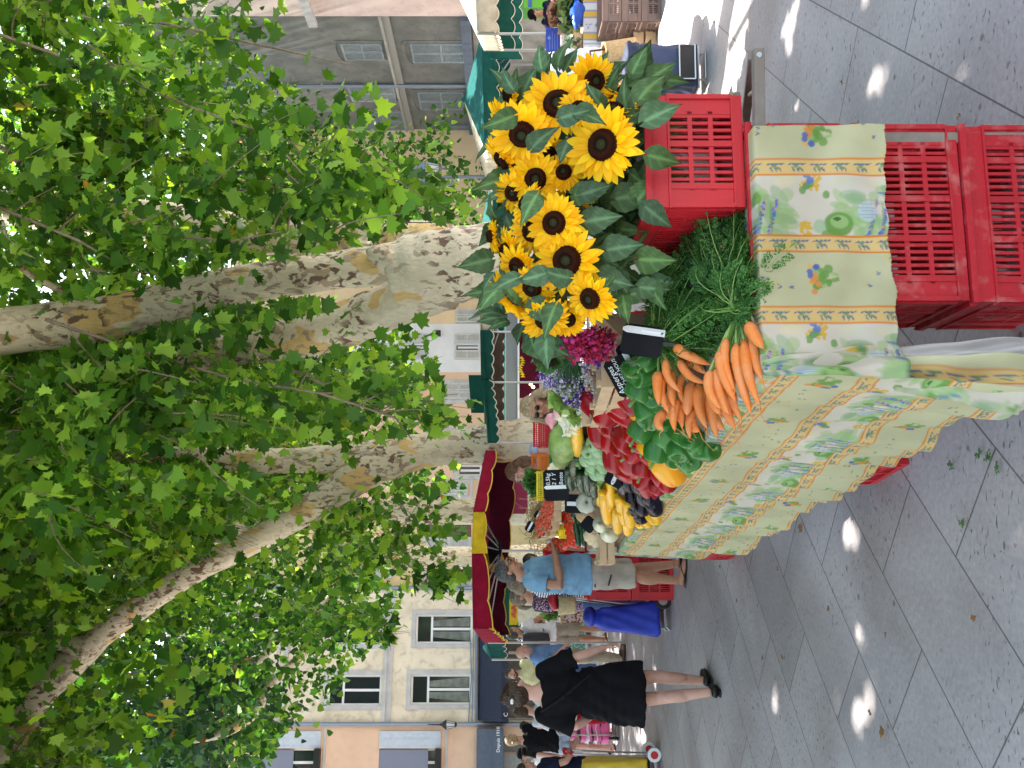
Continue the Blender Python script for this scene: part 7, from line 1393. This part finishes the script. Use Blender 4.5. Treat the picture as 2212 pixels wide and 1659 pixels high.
seg7(PCU, [(1250, 1090, 1300, 1200), (1370, 1060, 1360, 1500), (1410, 1100, 1400, 1600), (1290, 1250, 1360, 1659), (1440, 1250, 1450, 1659), (1340, 1150, 1330, 1450)], 6.1, 'long green cucumber beside the tomatoes, %s up from the photo foot', 'cucumbers')
PM = Proto(lathe_veg('netted_melon', 'melon', M_melon, [(.002, -.075), (.04, -.068), (.07, -.03), (.078, .0), (.07, .035), (.04, .068), (.002, .075)], 20, fx=lambda a, z: 1+.04*math.cos(9*a)), 1)
it = [PM.place(at(*c7(*q), 5.55), (.3*i, .5, i), .95) for i, q in enumerate(((1490, 1070), (1600, 1090), (1560, 1150), (1640, 1220), (1660, 1120)))]
for o in it: o['group'] = 'netted melons'
label_row(it, 'netted orange melon by the wooden crates, %s up from the photo foot')
PP = Proto(lathe_veg('pale_gourd', 'gourd', M_pale, [(.002, -.05), (.04, -.045), (.06, -.01), (.055, .02), (.03, .045), (.012, .06), (.008, .09)], 16), 1)
it = [PP.place(at(*c7(*q), 5.7), (.5*i, .4, i), s) for i, (q, s) in enumerate((((1350, 660), .8), ((1400, 680), .7), ((1340, 720), .7), ((1380, 740), .65), ((1640, 1440), 1.1), ((1560, 1480), .8), ((1600, 1530), .8), ((1700, 1570), .9), ((1770, 1060), .9)))]
for o in it: o['group'] = 'pale gourds'
label_row(it, 'pale beige gourd in the vegetable display, %s up from the photo foot')
for q, s, lb in (((1760, 1280), 1.4, 'white bulb lying at the wooden crate, nearer the courgettes'), ((1900, 1440), 1.5, 'white fennel bulb on the crate edge over the cloth')): o = PO.place(at(*c7(*q), 5.25), (1.2, .4, 0), s*1.3); o['label'] = lb; o['group'] = 'white bulbs'
t = thing('patty_pan_squash', 'flat pale grey patty pan squash standing on edge by the slate', 'squash', tuple(at(*c7(1490, 900), 5.15)), 0); t.rotation_euler = (1.35, 0, .2)
m = MB(); m.lathe([(.02, -.012), (.05, -.014), (.062, 0), (.05, .014), (.02, .018), (.012, .012)], 24, fx=lambda a, z: 1+.06*math.cos(10*a)); obj('fruit', m, mat('pale patty pan skin', (.50, .48, .36), (.42, .42, .32), sc=8, rough=.45), t, smooth=True); m = MB(); m.lathe([(.010, .012), (.006, .04)], 8); obj('stalk', m, mat('dry stalk', (.25, .14, .05), rough=.8), t)
for (q, w, d, h, lb, Y) in (((1850, 1540), .30, .24, .10, 'pale wooden crate at the far cloth edge holding gourds', 5.45), ((1790, 1130), .22, .2, .10, 'small wooden crate right of the white bulb', 5.5), ((1960, 1100), .14, .18, .09, 'wooden crate end under the yellow courgettes', 5.1)):
    p = at(*c7(*q), Y); wood_crate(lb, (p[0], p[1], p[2]-.05), TANG-.1, w, d, h, slats=2)
# wooden punnets with berries
M_berry = vegmat('red berries', (.50, .02, .02), (.55, .12, .04), sc=40); PUN = []
def punnet(i):
    t = thing('punnet', 'x', 'punnet'); m = MB()
    for s in (1, -1): m.box((0, s*.05, .03), (.15, .004, .06)); m.box((s*.073, 0, .03), (.004, .096, .06))
    m.box((0, 0, .004), (.142, .096, .004)); obj('box', m, M_wood, t); m = MB(); R = random.Random(i)
    for k in range(16): m.ell((R.uniform(-.055, .055), R.uniform(-.035, .035), .055+R.uniform(0, .01)), .014, None, 8, 6)
    obj('fruit', m, M_berry, t, smooth=True); return t
PPN = Proto(punnet, 2); it = []
for (cx, cy) in ((940, 870), (1010, 870), (900, 960), (990, 980), (860, 1060), (940, 1080), (1010, 1070), (870, 1150), (960, 1150), (800, 1220), (900, 1240), (980, 1230), (760, 1300), (850, 1330), (940, 1330), (780, 1380)): o = PPN.place(at(*c7(cx, cy), 6.9-(cx-760)*.0012), (.25, 0, .3), .95); o['group'] = 'wooden fruit punnets'; it.append(o)
label_row(it, 'small wooden punnet with red fruit, %s up from the photo foot')
def plastic_basket(label, c, w, d, h, mt, tilt=.0, rz=0):
    t = thing('plastic_basket', label, 'basket', tuple(c), rz, 'coloured plastic baskets'); t.rotation_euler[0] = tilt; m = MB()
    for s in (1, -1):
        for L, R_, cc in ((w, 0, (0, s*d/2)), (d, math.pi/2, (s*w/2, 0))):
            Rm = rot(0, 0, R_)@rot(.15*s*(1 if R_ == 0 else -1), 0, 0); n = int(L/.016)
            for k in range(n+1): m.box(Rm@np.array([-L/2+L*k/n, 0, h/2])+np.array([*cc, 0]), (.005, .003, h), Rm)
            for z in np.linspace(.004, h, 6): m.box(Rm@np.array([0, -.001, z])+np.array([*cc, 0]), (L+.008, .006, .006 if z < h else .016), Rm)
    m.box((0, 0, .003), (w*.97, d*.97, .004)); obj('lattice', m, mt, t); return t
B_y = mat('yellow basket plastic', (.78, .60, .02), rough=.45); B_o = mat('orange basket plastic', (.78, .22, .03), rough=.45); B_r = mat('red basket plastic', (.62, .02, .04), rough=.45)
c = at(1181, 1047, 7.2); plastic_basket('yellow lattice basket of basil behind the chalked slate', c, .23, .2, .10, B_y, .2)
leafy('basil', 'bunch of green basil filling the yellow basket', 'herbs', c+(0.02, 0, .11), (.11, .08, .05), 70, (.05, .16, .03), (.09, .24, .05), .05, 8)
c = at(1181, 1000, 7.3); plastic_basket('orange lattice basket tilted beside the yellow one', c, .15, .2, .10, B_o, .3)
c = at(1186, 937, 7.4); plastic_basket('red lattice basket by the leaning trunk', c, .22, .18, .11, B_r, .25)
c = at(1189, 1153, 7.0); plastic_basket('small yellow basket by the straw heap', c, .06, .1, .07, B_y, .3, .4); c = at(1221, 1147, 6.6); plastic_basket('small yellow basket over the tomatoes', c, .06, .1, .06, B_y, .3, -.3)
leafy('dill', 'feathery green dill lying left of the red basket', 'herbs', at(1205, 942, 6.6), (.08, .07, .045), 90, (.03, .10, .02), (.06, .16, .03), .03, 9)
t = thing('spring_onions', 'bundle of white spring onions with long green stalks', 'onions', tuple(at(1197, 1010, 6.2))); O = np.array(t.location)
for i in range(9): m = MB(); b = at(1197+RNG.uniform(-11, 11), 1010+RNG.uniform(-8, 8), 6.2)-O; m.ell(b, (.022, .022, .022), None, 10, 7); obj('bulb', m, M_onion, t, smooth=True); m = MB(); m.tube([b, b*.7+(.08, .03, .01), at(1192+RNG.uniform(-6, 6), 940+RNG.uniform(-8, 8), 6.4)-O], [.008, .006, .003], 6); obj('stalk', m, mat('onion green', (.03, .12, .03), rough=.5) if i == 0 else bpy.data.materials['onion green'], t, smooth=True)
t = thing('carrot_bunch', 'small distant bunch of carrots by the spring onions', 'carrots', tuple(at(1215, 1008, 6.0)), 0); O = np.array(t.location)
for i in range(5): m = MB(); m.tube([at(1211+i*3, 990, 6.0)-O, at(1209+i*3.4, 1008, 6.0)-O, at(1212+i*3, 1026, 6.0)-O], [.016, .013, .004], 8); obj('carrot', m, M_car, t, smooth=True)
t = thing('straw_heap', 'heap of dry straw coloured garlic tops under the vendor hand', 'garlic', tuple(at(1158, 1125, 7.6))); m = MB()
for i in range(420): a = np.array([RNG.normal()*.11, RNG.normal()*.06, RNG.normal()*.045-.02]); d = RNG.normal(size=3)*.035; m.tube([a, a+d*.5+(0, 0, .01), a+d], .003, 3, cap=False)
m.ell((0, .02, -.04), (.16, .08, .06)); obj('stalks', m, mat('dry straw', (.45, .30, .13), (.28, .17, .07), sc=50, rough=.9), t)
for x, y, w_, lb in ((1163, 1113, .05, 'small slate stuck in the straw heap, nearer the vendor'), (1145, 1138, .07, 'thin slate with white grip tilted over the straw heap')): slate(lb, (x, y), 7.45, w_+.02, .07, .5, bar=.5, bw=.25)
# folding stall on the far right
YR = 9.7; t = thing('market_table', 'right stall table under a yellow and white lavender striped cloth', 'table', (at(1412, -60, YR)[0], YR, 0)); O = np.array(t.location)
M_strp = mat('yellow striped cloth', (.6, .4, .1), attr='Col', rough=.85, noisemix=.15, sc=3)
m = MB(); U = np.linspace(-.55, 3.9, 260); x0 = at(1300, 118, YR)[0]
G = np.array([[(x0+(u if u > 0 else u*.25)-O[0], (.0 if u >= -.0 else -u*.5)+.02*math.sin(u*9)*v*1.0, (.76 if u > -9 else 0)-.50*v-.18*(v if u < 0 else 0)*0) for v in np.linspace(0, 1, 30)] for u in np.linspace(0, 3.9, 260)])
UU, VV = np.meshgrid(np.linspace(0, 3.9, 260), np.linspace(0, .5, 30), indexing='ij'); C = np.zeros(UU.shape+(3,)); C[:] = (.60, .60, .64); uu = np.mod(UU, .40); C[(uu < .075) | ((uu > .16) & (uu < .235))] = (.62, .40, .07); C[(uu > .115) & (uu < .122)] = (.25, .3, .4)
for e_ in (.075, .16, .235, .0): C[np.abs(uu-e_-.008) < .006] = (.2, .25, .45)
vv = np.mod(VV, .11)-.055
for k in range(6): dots(C, uu-.317, vv, .02*math.sin(k*1.7), -.03+.011*k, .006, .016, (.16, .17, .45), .9*(-1)**k)
m.grid(G, C); obj('cloth_front', m, M_strp, t, smooth=True, col=True)
m = MB(); m.bx(x0-O[0], x0-O[0]+4, .01, 1.2, .745, .765); obj('tabletop', m, M_wood, t); m = MB(); m.bx(x0-O[0]+.02, x0-O[0]+.06, .1, .14, 0, .74); m.bx(x0-O[0]+.02, x0-O[0]+.06, 1.1, 1.14, 0, .74); obj('trestle', m, M_oldwood, t)
M_brcr = mat('brown grey crate plastic', (.20, .13, .11), (.15, .10, .085), sc=6, rough=.6)
for i in range(3): red_crate('brown plastic crate of the right stack, %s' % ('on the ground', 'in the middle', 'on top')[i], (at(1300, 5, 9.2)[0]+.25, 9.2, .205*i), .03, w=.9, d=.5, h=.203, mt=M_brcr, group='brown crates stacked at the right stall', rows=2)
p = at(1407, 80, 9.4); wood_crate('rough wooden crate on the ground under the striped cloth', (p[0], 9.45, 0.0), 0, .30, .4, .26, slats=2)
t = wood_crate('wooden fruit box lettered ALETO on the striped table', (at(1262, 90, YR)[0], YR+.05, .768), 0, .24, .18, .095, slats=1, name='fruit_box')
obj('box_lettering', text_mesh('ALETO', .055, rot(math.pi/2, 0, 0), (-.10, -.004, .028)), mat('dark ink', (.03, .025, .02), rough=.8), t)
wood_crate('wooden fruit tray behind the lettered box', (at(1250, 60, YR)[0]+.1, YR+.35, .768), 0, .35, .25, .14, slats=2)
t = thing('notice_board', 'blue lettered board leaning behind the right stall', 'sign', tuple(at(1210, 86, 10.4)), .1); m = MB(); m.bx(-.15, .15, 0, .015, 0, .17); obj('panel', m, mat('blue board', (.02, .06, .42), rough=.5), t, mods=(BEV(.004),)); m = MB()
for k in range(4): m.bx(-.12, .10-.03*(k % 2), -.003, -.0005, .03+k*.03, .036+k*.03)
m.lathe([(.02, 0), (.02, .002)], 12, (.02, -.004, .13), rot(math.pi/2, 0, 0)); obj('lettering', m, mat('faded print', (.15, .25, .6), rough=.6), t)
t = thing('green_banner', 'bright green banner behind the far right stall', 'banner', tuple(at(1190, 2, 14))); m = MB(); m.bx(-.1, .7, 0, .02, 0, .42); obj('panel', m, mat('lime green banner', (.12, .42, .03), rough=.6), t); m = MB(); m.bx(-.1, .7, -.012, -.002, .30, .36); obj('stripe', m, mat('blue banner stripe', (.03, .1, .4), rough=.6), t)
leafy('cabbages', 'dark leafy vegetables piled on the right stall', 'vegetables', at(1240, 12, 9.9), (.35, .15, .10), 120, (.03, .08, .03), (.10, .12, .04), .10, 12)
leafy('bunched_flowers', 'dusty pink and brown bunches held on the right stall', 'flowers', at(1205, 30, 10.2), (.22, .12, .10), 90, (.25, .10, .10), (.16, .12, .06), .06, 13)
c = at(1262, 30, 9.75); m = MB(); m.ell((0, 0, .07), (.16, .1, .08)); v = m.v[0]; v += RNG.normal(size=v.shape)*.012; o = obj('plastic_bag', m, mat('blue plastic bag', (.03, .12, .6), rough=.3, trans=.2), smooth=True); o.location = Vector(c); tag(o, 'crumpled blue plastic bag on the striped cloth', 'plastic bag')
leafy('melon_crate_greens', 'green produce in clear bags beside the lettered box', 'vegetables', at(1238, 100, 9.8), (.12, .08, .06), 50, (.10, .22, .06), (.3, .36, .34), .06, 14)
# stalls along the left walkway, far away
for (y0, y1, Y, zt, c1, c2, lb) in ((1300, 1345, 12.6, .80, (.50, .44, .38), (.20, .04, .03), 'far stall table with red and white leaf print cloth'), (1340, 1420, 16.5, .80, (.08, .2, .16), (.3, .4, .35), 'far stall table with dark green cloth and greens')):
    a, b = at(1200, y1, Y), at(1200, y0, Y); t = thing('market_table', lb, 'table', ((a[0]+b[0])/2, Y, 0)); w = b[0]-a[0]; m = MB(); m.bx(-w/2, w/2, 0, 1.2, .1, zt); obj('draped_cloth', m, mat('draped '+lb[:14]+str(Y), c1, c2, sc=24, rough=.9, contrast=(.48, .55)), t); m = MB(); m.bx(-w/2-.02, w/2+.02, -.02, 1.22, zt, zt+.02); obj('tabletop', m, M_wood, t)
    leafy('salads', 'green salads heaped on the far stall at %s' % ('the print cloth' if Y < 13 else 'the green cloth'), 'vegetables', (t.location.x, Y+.3, zt+.12), (w*.35, .3, .09), 80, (.08, .22, .03), (.2, .36, .08), .1, int(Y))
t = thing('fruit_poster', 'small yellow poster with red fruit under the green fringe', 'poster', tuple(at(1118, 1318, 15))); m = MB(); m.bx(-.25, .25, 0, .01, 0, .14); obj('sheet', m, M_ty, t); m = MB()
for k in range(7): m.ell((-.1+.035*k, -.012, .06+.02*math.sin(k*2)), (.03, .006, .03), None, 10, 6)
obj('printed_fruit', m, M_berry, t)
# litter on the paving: leaves and scraps
M_dead = mat('dead leaf', (.30, .15, .06), (.18, .09, .04), sc=30, rough=.8); M_scrap = mat('green leaf scrap', (.06, .14, .04), (.10, .2, .06), sc=20, rough=.6)
def gp(x, y): Y = H*F/(x-1085.); return np.array([(829.5-y)/F*Y, Y, .012])
lit = []
for i, (x, y) in enumerate(((1742, 1142), (1563, 1222), (1800, 1312), (1925, 1372), (1600, 1300), (1893, 1540), (1920, 1575), (2085, 250), (1830, 180), (1690, 1230), (1700, 1420), (2120, 1330), (1655, 1420))):
    m = MB(); s = .045 if i in (0, 6) else .022; m.poly([(a*s, b*s, .006*math.sin(a*5)+.008*abs(a)) for a, b in LEAF]); m.v[0] = m.v[0]@rot(.2, .3, i*1.3).T+(0, 0, .012); o = obj('dead_leaf', m, M_dead, thick=.0015); p = gp(x, y); o.location = Vector(p); tag(o, 'x', 'leaf', 'dead leaves on the paving'); lit.append(o)
label_row(lit, 'dry brown leaf lying on the paving, %s up from the photo foot'); lit = []
for i, (x, y) in enumerate(((2125, 980), (2065, 1005), (2145, 985), (2165, 1010), (2090, 1130), (2020, 340), (1750, 1085))):
    m = MB(); R = random.Random(i)
    for k in range(14): a = R.uniform(0, 6.28); r_ = R.uniform(0, .022); m.poly([(r_*math.cos(a)+.008*math.cos(a+b)*(.4 if b % 2 else 1), r_*math.sin(a)+.008*math.sin(a+b), .004+.003*k*.2) for b in range(5)])
    o = obj('leaf_scrap', m, M_scrap); o.location = Vector(gp(x, y)); tag(o, 'x', 'leaf scrap', 'green scraps on the paving'); lit.append(o)
label_row(lit, 'green carrot top scrap on the paving, %s up from the photo foot')
p = gp(1985, 1008); t = thing('fruit_carton', 'orange printed fruit carton half under the table cloth', 'carton', (p[0]+.12-.0, p[1]+.62, 0), .4); m = MB(); m.bx(-.15, .15, -.1, .1, .002, .07); obj('box', m, mat('orange carton', (.62, .30, .05), (.45, .1, .02), sc=12, rough=.7), t)
